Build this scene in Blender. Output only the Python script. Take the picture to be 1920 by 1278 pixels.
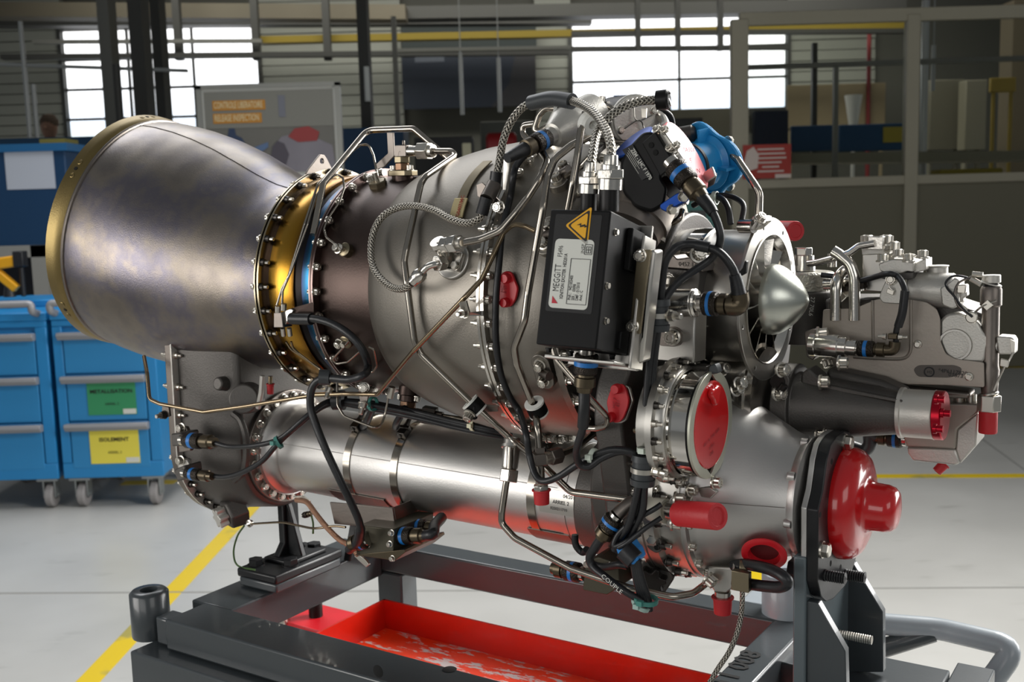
import bpy, bmesh, math, random
from mathutils import Vector as V, Matrix
random.seed(7)
C = bpy.context.scene.collection
PI = math.pi
for _o in list(bpy.data.objects): bpy.data.objects.remove(_o)

# ---------------------------------------------------------------- camera, world, lights, exposure
FPX, TILT, ROLL, CAMH = 2010.85, 0.129324, 0.028834, 1.4
def cam_axes():
    ct, st = math.cos(TILT), math.sin(TILT)
    fw, up, r = V((0, ct, -st)), V((0, st, ct)), V((1, 0, 0))
    c, s = math.cos(ROLL), math.sin(ROLL)
    return r*c - up*s, r*s + up*c, fw
CR, CU, CF = cam_axes()
CAM = V((0, 0, CAMH))
cd = bpy.data.cameras.new('camera'); co = bpy.data.objects.new('camera', cd); C.objects.link(co)
cd.sensor_width = 36; cd.lens = 36*FPX/1920; cd.clip_start = .05; cd.clip_end = 100
co.matrix_world = Matrix(((CR.x, CU.x, -CF.x, 0), (CR.y, CU.y, -CF.y, 0), (CR.z, CU.z, -CF.z, CAMH), (0, 0, 0, 1)))
cd.dof.use_dof = True; cd.dof.focus_distance = 1.14; cd.dof.aperture_fstop = 11
bpy.context.scene.camera = co

w = bpy.data.worlds.new('hall_daylight'); bpy.context.scene.world = w; w.use_nodes = True
w.node_tree.nodes['Background'].inputs[0].default_value = (.92, .97, 1, 1)
w.node_tree.nodes['Background'].inputs[1].default_value = 0.2

def area(name, loc, target, sx, sy, power, col=(1, 1, 1), spread=180):
    l = bpy.data.lights.new(name, 'AREA'); l.shape = 'RECTANGLE'; l.size = sx; l.size_y = sy
    l.energy = power; l.color = col; l.spread = math.radians(spread)
    o = bpy.data.objects.new(name, l); C.objects.link(o); o.location = loc
    o.rotation_euler = (V(target)-V(loc)).to_track_quat('-Z', 'Y').to_euler()
    return o
area('rooflight_right', (1.9, 2.5, 2.75), (.25, 1.2, 1.25), 1.4, 1.1, 150, (1, .985, .95))
area('window_light_right', (4.2, 3.0, 1.55), (.1, 1.4, 1.0), 2.2, 1.9, 110, (1, .99, .97))
area('hall_light_left', (-2.2, .55, 1.35), (-.1, 1.4, 1.15), 1.3, .9, 22, (1, .97, .93))
area('fill_camera_side', (-1.5, -1.4, 1.6), (.2, 1.3, 1.2), 1.8, 1.0, 12, (1, .98, .95))  # added soft fill behind the viewer, brightens faces turned this way
area('fill_camera_right', (1.6, -1.5, 2.2), (.4, 1.2, 1.2), 1.6, 1.2, 12, (1, .98, .95))  # added fill from the viewer's right, source unseen
area('overhead_fill', (-1.5, 4.6, 4.2), (-1.2, 4.0, 0), 3.2, 2.2, 75, (.97, .98, 1), 120)  # added overhead fill for the hall floor, source unseen
area('overhead_fill_right', (3.0, 4.4, 4.2), (2.0, 3.8, 0), 2.0, 1.5, 6, (1, .98, .94))  # added weak overhead fill over the floor at the right
area('far_wall_fill', (0, 11.2, 5.3), (0, 13.5, 1.5), 9.0, 1.5, 230, (1, .98, .9), 110)  # added fill that brightens the back wall and its cladding
vs = bpy.context.scene.view_settings
vs.view_transform = 'Standard'; vs.look = 'None'; vs.gamma = 1; vs.use_curve_mapping = False
vs.exposure = 0.0

# ---------------------------------------------------------------- frames: where a thing seen at a pixel stands, given its depth
class Frame:
    def __init__(s, d, q, w, o):
        s.d, s.q, s.w, s.o = V(d), V(q), V(w), V(o)
        s.M = Matrix(((s.d.x, s.q.x, s.w.x, s.o.x), (s.d.y, s.q.y, s.w.y, s.o.y), (s.d.z, s.q.z, s.w.z, s.o.z), (0, 0, 0, 1)))
        e = CAM-s.o; s.e = V((e@s.d, e@s.q, e@s.w)) if False else V((e.dot(s.d), e.dot(s.q), e.dot(s.w)))
    def ray(s, px, py):
        D = CR*((px-960)/FPX) - CU*((py-639)/FPX) + CF
        return V((D.dot(s.d), D.dot(s.q), D.dot(s.w)))
    def x(s, px, py, x):
        D = s.ray(px, py); return s.e + D*((x-s.e.x)/D.x)
    def y(s, px, py, y):
        D = s.ray(px, py); return s.e + D*((y-s.e.y)/D.y)
    def z(s, px, py, z):
        D = s.ray(px, py); return s.e + D*((z-s.e.z)/D.z)
    def cyl(s, px, py, R, cy=0, cz=0):
        D = s.ray(px, py); a = D.y**2+D.z**2; b = (s.e.y-cy)*D.y+(s.e.z-cz)*D.z
        c = (s.e.y-cy)**2+(s.e.z-cz)**2-R*R; h = b*b-a*c
        return s.e + D*((-b-math.sqrt(max(h, 0)))/a)
    def prof(s, px, py, prof, dr=0):
        D = s.ray(px, py); best = (9, 1); last = None; k = .8
        def g(k):
            P = s.e+D*k; return math.hypot(P.y, P.z)-pr(prof, P.x)-dr
        while k < 2.2:
            v = g(k)
            if v < best[0]: best = (v, k)
            if v <= 0:
                a, b = k-.01, k
                for _ in range(18):
                    m = (a+b)/2
                    if g(m) > 0: a = m
                    else: b = m
                return s.e+D*b
            k += .01
        return s.e+D*best[1]
def pr(prof, t):
    if t <= prof[0][0]: return prof[0][1]
    for (a, ra), (b, rb) in zip(prof, prof[1:]):
        if t <= b: return ra+(rb-ra)*(t-a)/max(b-a, 1e-9)
    return prof[-1][1]
TH, INC = 0.581725, 0.0174125
_d = V((math.cos(TH)*math.cos(INC), -math.sin(TH)*math.cos(INC), -math.sin(INC)))
_q = V((math.sin(TH), math.cos(TH), 0)); _w = _d.cross(_q)
EO = V((0, 1.3, CAMH-.103878))
E = Frame(_d, _q, _w, EO)                                   # engine: x along the shaft, y away from the viewer, z up
S = Frame((math.cos(TH), -math.sin(TH), 0), _q, (0, 0, 1), EO)   # stand: same heading, level
W = Frame((1, 0, 0), (0, 1, 0), (0, 0, 1), (0, 0, 0))       # hall

# ---------------------------------------------------------------- mesh builder
def perp(d):
    d = V(d).normalized(); a = V((0, 0, 1)) if abs(d.z) < .9 else V((0, 1, 0))
    u = d.cross(a).normalized(); return u, d.cross(u).normalized()
class MB:
    def __init__(s): s.v = []; s.f = []; s.uv = []; s.mi = []; s.cur = 0
    def add(s, vs, fs, uvs=None):
        b = len(s.v); s.v += [tuple(p) for p in vs]
        for i, f in enumerate(fs):
            s.f.append(tuple(b+k for k in f)); s.uv.append(uvs[i] if uvs else None); s.mi.append(s.cur)
        return s
    def rev(s, prof, org=(0, 0, 0), d=(1, 0, 0), n=48, a0=0, a1=2*PI, u=None, close=False):
        """surface of revolution: prof = (distance along d, radius); radius 0 closes the end"""
        d = V(d).normalized(); org = V(org)
        if u is None: u, w_ = perp(d)
        else:
            u = V(u); u = (u-d*u.dot(d)).normalized(); w_ = d.cross(u)
        full = abs(a1-a0-2*PI) < 1e-6; m = n if full else n+1
        vs, fs, rings, uvs = [], [], [], []
        if close: prof = list(prof)+[prof[0]]
        for (t, r) in prof:
            if r < 1e-7: rings.append([len(vs)]); vs.append(org+d*t)
            else:
                rings.append(list(range(len(vs), len(vs)+m)))
                for i in range(m):
                    a = a0+(a1-a0)*i/n; vs.append(org+d*t+(u*math.cos(a)+w_*math.sin(a))*r)
        for A, B in zip(rings, rings[1:]):
            if len(A) == 1 and len(B) == 1: continue
            for i in range(n):
                j = (i+1) % m
                if len(A) == 1: fs.append((A[0], B[j], B[i]))
                elif len(B) == 1: fs.append((A[i], A[j], B[0]))
                else: fs.append((A[i], A[j], B[j], B[i]))
        return s.add(vs, fs)
    def cyl(s, p0, p1, r, r1=None, n=16, cap=True):
        p0, p1 = V(p0), V(p1); L = (p1-p0).length; r1 = r if r1 is None else r1
        pr_ = [(0, 0), (0, r), (L, r1), (L, 0)] if cap else [(0, r), (L, r1)]
        return s.rev(pr_, p0, p1-p0, n)
    def sweep(s, pts, r, n=10, cap=True, vscale=1.0):
        pts = [V(p) for p in pts]; vs, fs, uvs = [], [], []
        T = [(pts[min(i+1, len(pts)-1)]-pts[max(i-1, 0)]).normalized() for i in range(len(pts))]
        u, _ = perp(T[0]); L = 0
        rr = r if callable(r) else (lambda k: r)
        Ls = []
        for i, p in enumerate(pts):
            if i: L += (p-pts[i-1]).length
            Ls.append(L); u = (u-T[i]*u.dot(T[i])).normalized(); w_ = T[i].cross(u)
            R = rr(i/(len(pts)-1))
            for k in range(n):
                a = 2*PI*k/n; vs.append(p+(u*math.cos(a)+w_*math.sin(a))*R)
        for i in range(len(pts)-1):
            for k in range(n):
                j = (k+1) % n
                fs.append((i*n+k, i*n+j, (i+1)*n+j, (i+1)*n+k))
                uvs.append(((k/n, Ls[i]), ((k+1)/n, Ls[i]), ((k+1)/n, Ls[i+1]), (k/n, Ls[i+1])))
        if cap:
            fs.append(tuple(range(n-1, -1, -1))); uvs.append(tuple((.5, 0) for _ in range(n)))
            b = (len(pts)-1)*n; fs.append(tuple(range(b, b+n))); uvs.append(tuple((.5, L) for _ in range(n)))
        return s.add(vs, fs, uvs)
    def box(s, c, size, R=None):
        c = V(c); h = V(size)/2; vs = []
        for x in (-1, 1):
            for y in (-1, 1):
                for z in (-1, 1):
                    p = V((x*h.x, y*h.y, z*h.z)); vs.append(c+(R@p if R else p))
        return s.add(vs, [(0, 1, 3, 2), (4, 6, 7, 5), (0, 4, 5, 1), (2, 3, 7, 6), (0, 2, 6, 4), (1, 5, 7, 3)])
    def bx(s, lo, hi): return s.box((V(lo)+V(hi))/2, V(hi)-V(lo))
    def prism(s, pts, n):
        pts = [V(p) for p in pts]; n = V(n); m = len(pts)
        fs = [tuple(range(m-1, -1, -1)), tuple(range(m, 2*m))]+[(i, (i+1) % m, m+(i+1) % m, m+i) for i in range(m)]
        return s.add(pts+[p+n for p in pts], fs)
    def plate(s, outer, holes, n):
        """flat plate with round holes: outer polygon and hole polygons (lists of points), thickness vector n"""
        n = V(n); bm = bmesh.new(); edges = []
        for loop in [outer]+list(holes):
            vv = [bm.verts.new(V(p)) for p in loop]
            edges += [bm.edges.new((vv[i], vv[(i+1) % len(vv)])) for i in range(len(vv))]
        bmesh.ops.triangle_fill(bm, use_beauty=True, use_dissolve=False, edges=edges, normal=n.normalized())
        bm.verts.index_update(); b = len(s.v); m = len(bm.verts)
        base = [v.co.copy() for v in bm.verts]; fs = [tuple(v.index for v in f.verts) for f in bm.faces]
        bd = [tuple(v.index for v in e.verts) for e in bm.edges if len(e.link_faces) == 1]; bm.free()
        return s.add(base+[p+n for p in base], fs+[tuple(m+i for i in reversed(f)) for f in fs]+[(a, c, m+c, m+a) for a, c in bd])
    def loft(s, rings, cap0=False, cap1=False):
        n = len(rings[0]); vs = [p for r in rings for p in r]; fs = []
        for i in range(len(rings)-1):
            for k in range(n):
                j = (k+1) % n; fs.append((i*n+k, i*n+j, (i+1)*n+j, (i+1)*n+k))
        if cap0: fs.append(tuple(range(n-1, -1, -1)))
        if cap1: b = (len(rings)-1)*n; fs.append(tuple(range(b, b+n)))
        return s.add(vs, fs)
    def mesh(s, name, mats, smooth=35, off=None):
        me = bpy.data.meshes.new(name)
        vs = [tuple(V(p)-off) for p in s.v] if off is not None else s.v
        me.from_pydata(vs, [], s.f)
        if any(u is not None for u in s.uv):
            lay = me.uv_layers.new(name='UVMap'); k = 0
            for f, u in zip(s.f, s.uv):
                for i in range(len(f)):
                    if u: lay.data[k].uv = u[i]
                    k += 1
        for m in (mats if isinstance(mats, (list, tuple)) else [mats]): me.materials.append(m)
        if any(s.mi): me.polygons.foreach_set('material_index', s.mi)
        bm = bmesh.new(); bm.from_mesh(me); bmesh.ops.recalc_face_normals(bm, faces=bm.faces); bm.to_mesh(me); bm.free()
        if smooth:
            me.polygons.foreach_set('use_smooth', [True]*len(me.polygons))
            me.set_sharp_from_angle(angle=math.radians(smooth))
        me.update(); return me
def fillet(pts, R, seg=6):
    pts = [V(p) for p in pts]; out = [pts[0]]
    for a, b, c in zip(pts, pts[1:], pts[2:]):
        d0, d1 = (a-b), (c-b); l = min(d0.length, d1.length)*.48; d0.normalize(); d1.normalize()
        ang = d0.angle(d1, PI)
        if ang > PI-.02: out.append(b); continue
        k = min(R/math.tan(ang/2), l); p0, p1 = b+d0*k, b+d1*k
        for i in range(seg+1):
            t = i/seg; out.append(p0*(1-t)**2+b*2*t*(1-t)+p1*t*t)
    out.append(pts[-1]); return out
def smooth(pts, seg=7):
    P = [V(p) for p in pts]; P = [P[0]*2-P[1]]+P+[P[-1]*2-P[-2]]; out = []
    for i in range(1, len(P)-2):
        a, b, c, d = P[i-1:i+3]
        for k in range(seg):
            t = k/seg; out.append(.5*((2*b)+(c-a)*t+(2*a-5*b+4*c-d)*t*t+(3*b-a-3*c+d)*t**3))
    out.append(P[-2]); return out
def circ(c, r, u, w_, n=24, a0=0): return [V(c)+(V(u)*math.cos(a0+2*PI*i/n)+V(w_)*math.sin(a0+2*PI*i/n))*r for i in range(n)]

# ---------------------------------------------------------------- materials
def lin(h):
    h = h.lstrip('#'); c = [int(h[i:i+2], 16)/255 for i in (0, 2, 4)]
    return tuple((x/12.92 if x <= .04045 else ((x+.055)/1.055)**2.4) for x in c)+(1,)
def nodes(m):
    m.use_nodes = True; nt = m.node_tree; return nt, nt.nodes['Principled BSDF'], nt.nodes, nt.links
def mat(name, col, metal=0., rough=.5, var=0., vs=8., bump=0., bs=200., rvar=0., coat=0., spec=.5, stretch=None, emit=0):
    m = bpy.data.materials.new(name); nt, b, N, L = nodes(m)
    c = lin(col) if isinstance(col, str) else tuple(col)+(1,)
    b.inputs['Base Color'].default_value = c; b.inputs['Metallic'].default_value = metal
    b.inputs['Roughness'].default_value = rough; b.inputs['Coat Weight'].default_value = coat
    b.inputs['Specular IOR Level'].default_value = spec
    if emit: b.inputs['Emission Color'].default_value = c; b.inputs['Emission Strength'].default_value = emit
    if var or bump or rvar:
        tc = N.new('ShaderNodeTexCoord'); src = tc.outputs['Object']
        if stretch:
            mp = N.new('ShaderNodeMapping'); mp.inputs['Scale'].default_value = stretch; L.new(src, mp.inputs[0]); src = mp.outputs[0]
    if var or rvar:
        nz = N.new('ShaderNodeTexNoise'); nz.inputs['Scale'].default_value = vs; nz.inputs['Detail'].default_value = 6; L.new(src, nz.inputs['Vector'])
    if var:
        mx = N.new('ShaderNodeMix'); mx.data_type = 'RGBA'; L.new(nz.outputs['Fac'], mx.inputs['Factor'])
        mx.inputs['A'].default_value = tuple(x*(1-var) for x in c[:3])+(1,); mx.inputs['B'].default_value = tuple(min(1, x*(1+var)) for x in c[:3])+(1,)
        L.new(mx.outputs['Result'], b.inputs['Base Color'])
    if rvar:
        mr = N.new('ShaderNodeMapRange'); L.new(nz.outputs['Fac'], mr.inputs[0]); mr.inputs[1].default_value = .3; mr.inputs[2].default_value = .7
        mr.inputs[3].default_value = max(.03, rough-rvar); mr.inputs[4].default_value = min(1, rough+rvar); L.new(mr.outputs[0], b.inputs['Roughness'])
    if bump:
        n2 = N.new('ShaderNodeTexNoise'); n2.inputs['Scale'].default_value = bs; n2.inputs['Detail'].default_value = 3; L.new(src, n2.inputs['Vector'])
        bp = N.new('ShaderNodeBump'); bp.inputs['Strength'].default_value = bump; bp.inputs['Distance'].default_value = .002
        L.new(n2.outputs['Fac'], bp.inputs['Height']); L.new(bp.outputs[0], b.inputs['Normal'])
    return m
def ramp(N, stops, interp='LINEAR'):
    r = N.new('ShaderNodeValToRGB'); r.color_ramp.interpolation = interp; e = r.color_ramp.elements
    while len(e) < len(stops): e.new(.5)
    for el, (p, c) in zip(e, stops): el.position = p; el.color = lin(c) if isinstance(c, str) else c
    return r
M = {}
M['steel'] = mat('polished_steel', '#c9c5be', 1, .2, bump=.04, bs=300)
M['pipe'] = mat('stainless_pipe', '#a39c92', 1, .2, var=.12, vs=30)
M['pipe_bronze'] = mat('heat_browned_pipe', '#8f7f68', 1, .24, var=.15, vs=25)
M['bolt'] = mat('bolt_steel', '#cfcac0', 1, .3)
M['nut'] = mat('dark_nut', '#4a4744', 1, .4)
M['satin'] = mat('satin_aluminium', '#c6c4c1', 1, .42, bump=.06, bs=500, var=.04, vs=12)
M['machined'] = mat('machined_aluminium', '#bab7b1', 1, .34, var=.05, vs=20)
M['shield'] = mat('brushed_heat_shield', '#9b938a', .75, .45, var=.1, vs=14, bump=.06, bs=300)
M['grey_case'] = mat('blasted_grey_casing', '#8a857d', 1, .45, var=.08, vs=7, bump=.1, bs=600)
M['brown_case'] = mat('heat_browned_casing', '#4b403c', 1, .38, var=.22, vs=9, bump=.05, bs=400)
M['cast'] = mat('dark_cast_housing', '#595653', .75, .5, var=.12, vs=9, bump=.15, bs=500)
M['cast_light'] = mat('light_cast_housing', '#c2bfb8', .6, .42, bump=.12, bs=500)
M['plate'] = mat('grey_sheet_metal', '#7b746e', 1, .42, var=.12, vs=14, bump=.06, bs=300)
M['black'] = mat('black_paint', '#0a0a0b', 0, .5, spec=.2, bump=.05, bs=900)
M['rubber'] = mat('black_rubber', '#16171a', 0, .42, bump=.15, bs=150)
M['black_metal'] = mat('black_anodised', '#1c1b1b', .6, .4, bump=.05, bs=700)
M['olive'] = mat('olive_plated_connector', '#5a5142', .9, .35, var=.15, vs=40)
M['olive_box'] = mat('olive_box_paint', '#4c483c', .6, .45)
M['conn_dark'] = mat('dark_connector', '#2b2826', .7, .38)
M['blue_band'] = mat('blue_band', '#1a70bc', 0, .4)
M['blue_anod'] = mat('blue_anodised', '#15408f', .7, .4)
M['blue_plastic'] = mat('blue_plastic_cover', '#1f8fcf', 0, .35, coat=.3)
M['red_gloss'] = mat('red_gloss_rubber', '#c41418', 0, .2, coat=.5, var=.08, vs=12, bump=.03, bs=60)
M['red'] = mat('red_plastic', '#c01722', 0, .38, var=.06, vs=20)
M['red_soft'] = mat('red_soft_cap', '#b51f26', 0, .5, bump=.15, bs=250)
M['pink'] = mat('translucent_red_cover', '#d8666c', 0, .35)
M['red_anod'] = mat('red_anodised', '#a80f25', .8, .28)
M['white'] = mat('white_nylon', '#dcdcd6', 0, .4)
M['green_tie'] = mat('green_tie', '#3f7f76', 0, .45)
M['white_tie'] = mat('clear_tie', '#c9d3c6', 0, .35)
M['clamp_rubber'] = mat('grey_clamp', '#3a3d3f', .2, .4)
M['label'] = mat('label_white', '#cfd0c8', 0, .5)
M['ink'] = mat('black_ink', '#141416', 0, .6)
M['yellow_ink'] = mat('warning_yellow', '#e0a408', 0, .5)
M['red_ink'] = mat('red_ink', '#b5152b', 0, .5)
M['engrave'] = mat('etched_marking', '#5c5853', .5, .6)
M['stamp'] = mat('dark_stamp', '#8f1d24', 0, .6)
M['chrome'] = mat('chrome_band', '#d5d2cc', 1, .1)
M['gold'] = mat('gold_bracket', '#857b66', 1, .35)
M['hole'] = mat('deep_hole', '#050505', 0, .9)
M['copper'] = mat('copper_spring', '#7d6350', 1, .35)
M['stand'] = mat('stand_grey_paint', '#3a3f42', 0, .3, coat=.25, var=.08, vs=10, bump=.05, bs=120)
M['stand_light'] = mat('stand_light_grey_paint', '#8e959b', 0, .35, coat=.2, bump=.05, bs=150)
M['post'] = mat('post_lit_grey', '#566064', 0, .32, coat=.2, bump=.05, bs=120)  # lighter copy of the stand grey, light on the post face put into colour
M['stand_black'] = mat('stand_black_steel', '#17181a', 0, .36, spec=.4, bump=.06, bs=250)
M['tie_wire'] = mat('lock_wire', '#b0aca4', 1, .3)
def braid():
    m = bpy.data.materials.new('steel_braid'); nt, b, N, L = nodes(m)
    uv = N.new('ShaderNodeTexCoord'); sp = N.new('ShaderNodeSeparateXYZ'); L.new(uv.outputs['UV'], sp.inputs[0])
    def math_(op, a, c=None):
        n = N.new('ShaderNodeMath'); n.operation = op
        for i, v in enumerate((a, c)):
            if v is None: continue
            if isinstance(v, (int, float)): n.inputs[i].default_value = v
            else: L.new(v, n.inputs[i])
        return n.outputs[0]
    u = math_('MULTIPLY', sp.outputs[0], 2*PI*6); v = math_('MULTIPLY', sp.outputs[1], 2*PI*210)
    h = math_('MAXIMUM', math_('SINE', math_('ADD', u, v)), math_('SINE', math_('SUBTRACT', u, v)))
    r = ramp(N, [(0, '#45423c'), (.45, '#857f76'), (1, '#b9b4a9')])
    mr = N.new('ShaderNodeMapRange'); L.new(h, mr.inputs[0]); mr.inputs[1].default_value = -.6; mr.inputs[2].default_value = 1
    L.new(mr.outputs[0], r.inputs[0]); L.new(r.outputs[0], b.inputs['Base Color'])
    b.inputs['Metallic'].default_value = 1; b.inputs['Roughness'].default_value = .34
    bp = N.new('ShaderNodeBump'); bp.inputs['Strength'].default_value = .8; bp.inputs['Distance'].default_value = .0008
    L.new(h, bp.inputs['Height']); L.new(bp.outputs[0], b.inputs['Normal']); return m
M['braid'] = braid()
def knurl(name, col, k=700):
    m = bpy.data.materials.new(name); nt, b, N, L = nodes(m)
    b.inputs['Base Color'].default_value = lin(col); b.inputs['Metallic'].default_value = .8; b.inputs['Roughness'].default_value = .4
    tc = N.new('ShaderNodeTexCoord'); vo = N.new('ShaderNodeTexVoronoi'); vo.inputs['Scale'].default_value = k; L.new(tc.outputs['Object'], vo.inputs['Vector'])
    bp = N.new('ShaderNodeBump'); bp.inputs['Strength'].default_value = .6; bp.inputs['Distance'].default_value = .001
    L.new(vo.outputs['Distance'], bp.inputs['Height']); L.new(bp.outputs[0], b.inputs['Normal']); return m
M['knurl_dark'] = knurl('knurled_dark_ring', '#35302b')
M['knurl_steel'] = knurl('knurled_steel_ring', '#a8a59a', 420)
def nozzle_mat():
    m = bpy.data.materials.new('heat_stained_nozzle'); nt, b, N, L = nodes(m)
    tc = N.new('ShaderNodeTexCoord'); nz = N.new('ShaderNodeTexNoise'); nz.inputs['Scale'].default_value = 7; nz.inputs['Detail'].default_value = 7; nz.inputs['Roughness'].default_value = .6
    L.new(tc.outputs['Object'], nz.inputs['Vector'])
    r = ramp(N, [(.3, '#6c6666'), (.45, '#857d74'), (.55, '#706c74'), (.68, '#968b7a')]); L.new(nz.outputs['Fac'], r.inputs[0]); L.new(r.outputs[0], b.inputs['Base Color'])
    b.inputs['Metallic'].default_value = 1
    n2 = N.new('ShaderNodeTexNoise'); n2.inputs['Scale'].default_value = 700; L.new(tc.outputs['Object'], n2.inputs['Vector'])
    n3 = N.new('ShaderNodeTexNoise'); n3.inputs['Scale'].default_value = 11; n3.inputs['Detail'].default_value = 2; L.new(tc.outputs['Object'], n3.inputs['Vector'])
    mr = N.new('ShaderNodeMapRange'); L.new(n3.outputs['Fac'], mr.inputs[0]); mr.inputs[1].default_value = .3; mr.inputs[2].default_value = .7; mr.inputs[3].default_value = .3; mr.inputs[4].default_value = .46; L.new(mr.outputs[0], b.inputs['Roughness'])
    bp = N.new('ShaderNodeBump'); bp.inputs['Strength'].default_value = .18; bp.inputs['Distance'].default_value = .001; L.new(n2.outputs['Fac'], bp.inputs['Height'])
    b2 = N.new('ShaderNodeBump'); b2.inputs['Strength'].default_value = .12; b2.inputs['Distance'].default_value = .006; L.new(n3.outputs['Fac'], b2.inputs['Height']); L.new(bp.outputs[0], b2.inputs['Normal'])
    L.new(b2.outputs[0], b.inputs['Normal']); return m
M['nozzle'] = nozzle_mat()
def tint(name, stops, x0, x1, rough=.25, axis=0):
    """heat tint: oxide colour of the metal changing along the shaft"""
    m = bpy.data.materials.new(name); nt, b, N, L = nodes(m)
    tc = N.new('ShaderNodeTexCoord'); sp = N.new('ShaderNodeSeparateXYZ'); L.new(tc.outputs['Object'], sp.inputs[0])
    mp = N.new('ShaderNodeMapping'); mp.inputs['Scale'].default_value = (220, 6, 6); L.new(tc.outputs['Object'], mp.inputs[0])
    nz = N.new('ShaderNodeTexNoise'); nz.inputs['Scale'].default_value = 4; nz.inputs['Detail'].default_value = 5; L.new(mp.outputs[0], nz.inputs['Vector'])
    mr = N.new('ShaderNodeMapRange'); L.new(sp.outputs[axis], mr.inputs[0]); mr.inputs[1].default_value = x0; mr.inputs[2].default_value = x1
    ad = N.new('ShaderNodeMath'); ad.operation = 'MULTIPLY_ADD'; L.new(nz.outputs['Fac'], ad.inputs[0]); ad.inputs[1].default_value = .1; L.new(mr.outputs[0], ad.inputs[2])
    r = ramp(N, stops); L.new(ad.outputs[0], r.inputs[0]); L.new(r.outputs[0], b.inputs['Base Color'])
    b.inputs['Metallic'].default_value = 1; b.inputs['Roughness'].default_value = rough
    bp = N.new('ShaderNodeBump'); bp.inputs['Strength'].default_value = .06; bp.inputs['Distance'].default_value = .001; L.new(nz.outputs['Fac'], bp.inputs['Height']); L.new(bp.outputs[0], b.inputs['Normal'])
    return m
M['gold_band'] = tint('straw_tinted_steel', [(0, '#7d6a3a'), (.3, '#b48a35'), (.75, '#9c7327'), (1, '#6b4a22')], -.272, -.222, .25)
M['blue_tint'] = tint('blue_tinted_steel', [(0, '#2a1f38'), (.3, '#24455e'), (.55, '#2b6d92'), (.8, '#234d70'), (1, '#3b2b46')], -.2155, -.19, .24)
M['black_band'] = mat('scorched_steel', '#1d1a1a', .9, .35)
M['lip_gold'] = mat('straw_tinted_lip', '#80704a', 1, .4, var=.25, vs=16, bump=.1, bs=500)
M['flange'] = mat('browned_flange_steel', '#a3977f', 1, .25, var=.1, vs=20)
M['flange_pink'] = mat('violet_tinted_flange', '#7b6a66', 1, .28, var=.2, vs=14)

# ---------------------------------------------------------------- things, parts, sub-parts
class T:                                     # a placed object together with the frame its parts are measured in
    def __init__(s, o, off): s.o, s.off = o, V(off)
def tagit(o, label=None, cat=None, group=None, kind=None):
    if label: o['label'] = label
    if cat: o['category'] = cat
    if group: o['group'] = group
    if kind: o['kind'] = kind
def thing(name, label, cat, p, fr=E, group=None):
    o = bpy.data.objects.new(name, None); C.objects.link(o); o.empty_display_size = .02
    o.matrix_world = fr.M @ Matrix.Translation(V(p)); tagit(o, label, cat, group); return T(o, p)
def part(name, mb, m, par, label=None, bev=0, smooth=35, kind=None, seg=2):
    """a mesh of its own under par (a thing or a part); its points are in the frame of the thing"""
    me = mb.mesh(name, m, smooth) if isinstance(mb, MB) else mb
    o = bpy.data.objects.new(name, me); C.objects.link(o); o.parent = par.o; o.location = -par.off
    tagit(o, label, kind=kind)
    if bev:
        b = o.modifiers.new('edge', 'BEVEL'); b.width = bev; b.segments = seg; b.limit_method = 'ANGLE'; b.angle_limit = math.radians(40)
    return T(o, (0, 0, 0))
def one(name, mb, m, label, cat, p, fr=E, group=None, bev=0, smooth=35, kind=None):
    """a thing that is a single mesh"""
    me = mb.mesh(name, m, smooth, off=V(p)); o = bpy.data.objects.new(name, me); C.objects.link(o)
    o.matrix_world = fr.M @ Matrix.Translation(V(p)); tagit(o, label, cat, group, kind)
    if bev:
        b = o.modifiers.new('edge', 'BEVEL'); b.width = bev; b.segments = 2; b.limit_method = 'ANGLE'; b.angle_limit = math.radians(40)
    return T(o, p)
def inst(name, me, par, p, d=(1, 0, 0), s=1., roll=0.):
    """a copy of a shared mesh (built along +X) at p pointing along d"""
    d = V(d).normalized(); u, w_ = perp(d); R = Matrix((d, u, w_)).transposed().to_4x4() @ Matrix.Rotation(roll, 4, 'X')
    o = bpy.data.objects.new(name, me); C.objects.link(o); o.parent = par.o
    o.matrix_local = Matrix.Translation(V(p)-par.off) @ R @ Matrix.Scale(s, 4); return o
def text_mesh(body, size, m, align='LEFT', extrude=0.0, sx=1.0, bold=0.0):
    cu = bpy.data.curves.new('lettering', 'FONT'); cu.body = body; cu.size = size; cu.align_x = align; cu.align_y = 'CENTER'
    cu.resolution_u = 2; cu.extrude = extrude; cu.offset = bold
    o = bpy.data.objects.new('lettering', cu); C.objects.link(o); bpy.context.view_layer.update()
    me = bpy.data.meshes.new_from_object(o.evaluated_get(bpy.context.evaluated_depsgraph_get()))
    bpy.data.objects.remove(o)
    if sx != 1: me.transform(Matrix.Diagonal((sx, 1, 1, 1)))
    me.materials.clear(); me.materials.append(m); return me
def text(name, body, size, m, par, p, right, up, align='LEFT', label=None, sx=1.0, bold=0.0, extrude=0.0):
    me = text_mesh(body, size, m, align, extrude, sx, bold)
    r = V(right).normalized(); u = V(up); u = (u-r*u.dot(r)).normalized(); n = r.cross(u)
    me.transform(Matrix.Translation(V(p)) @ Matrix((r, u, n)).transposed().to_4x4())
    return part(name, me, m, par, label)
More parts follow.
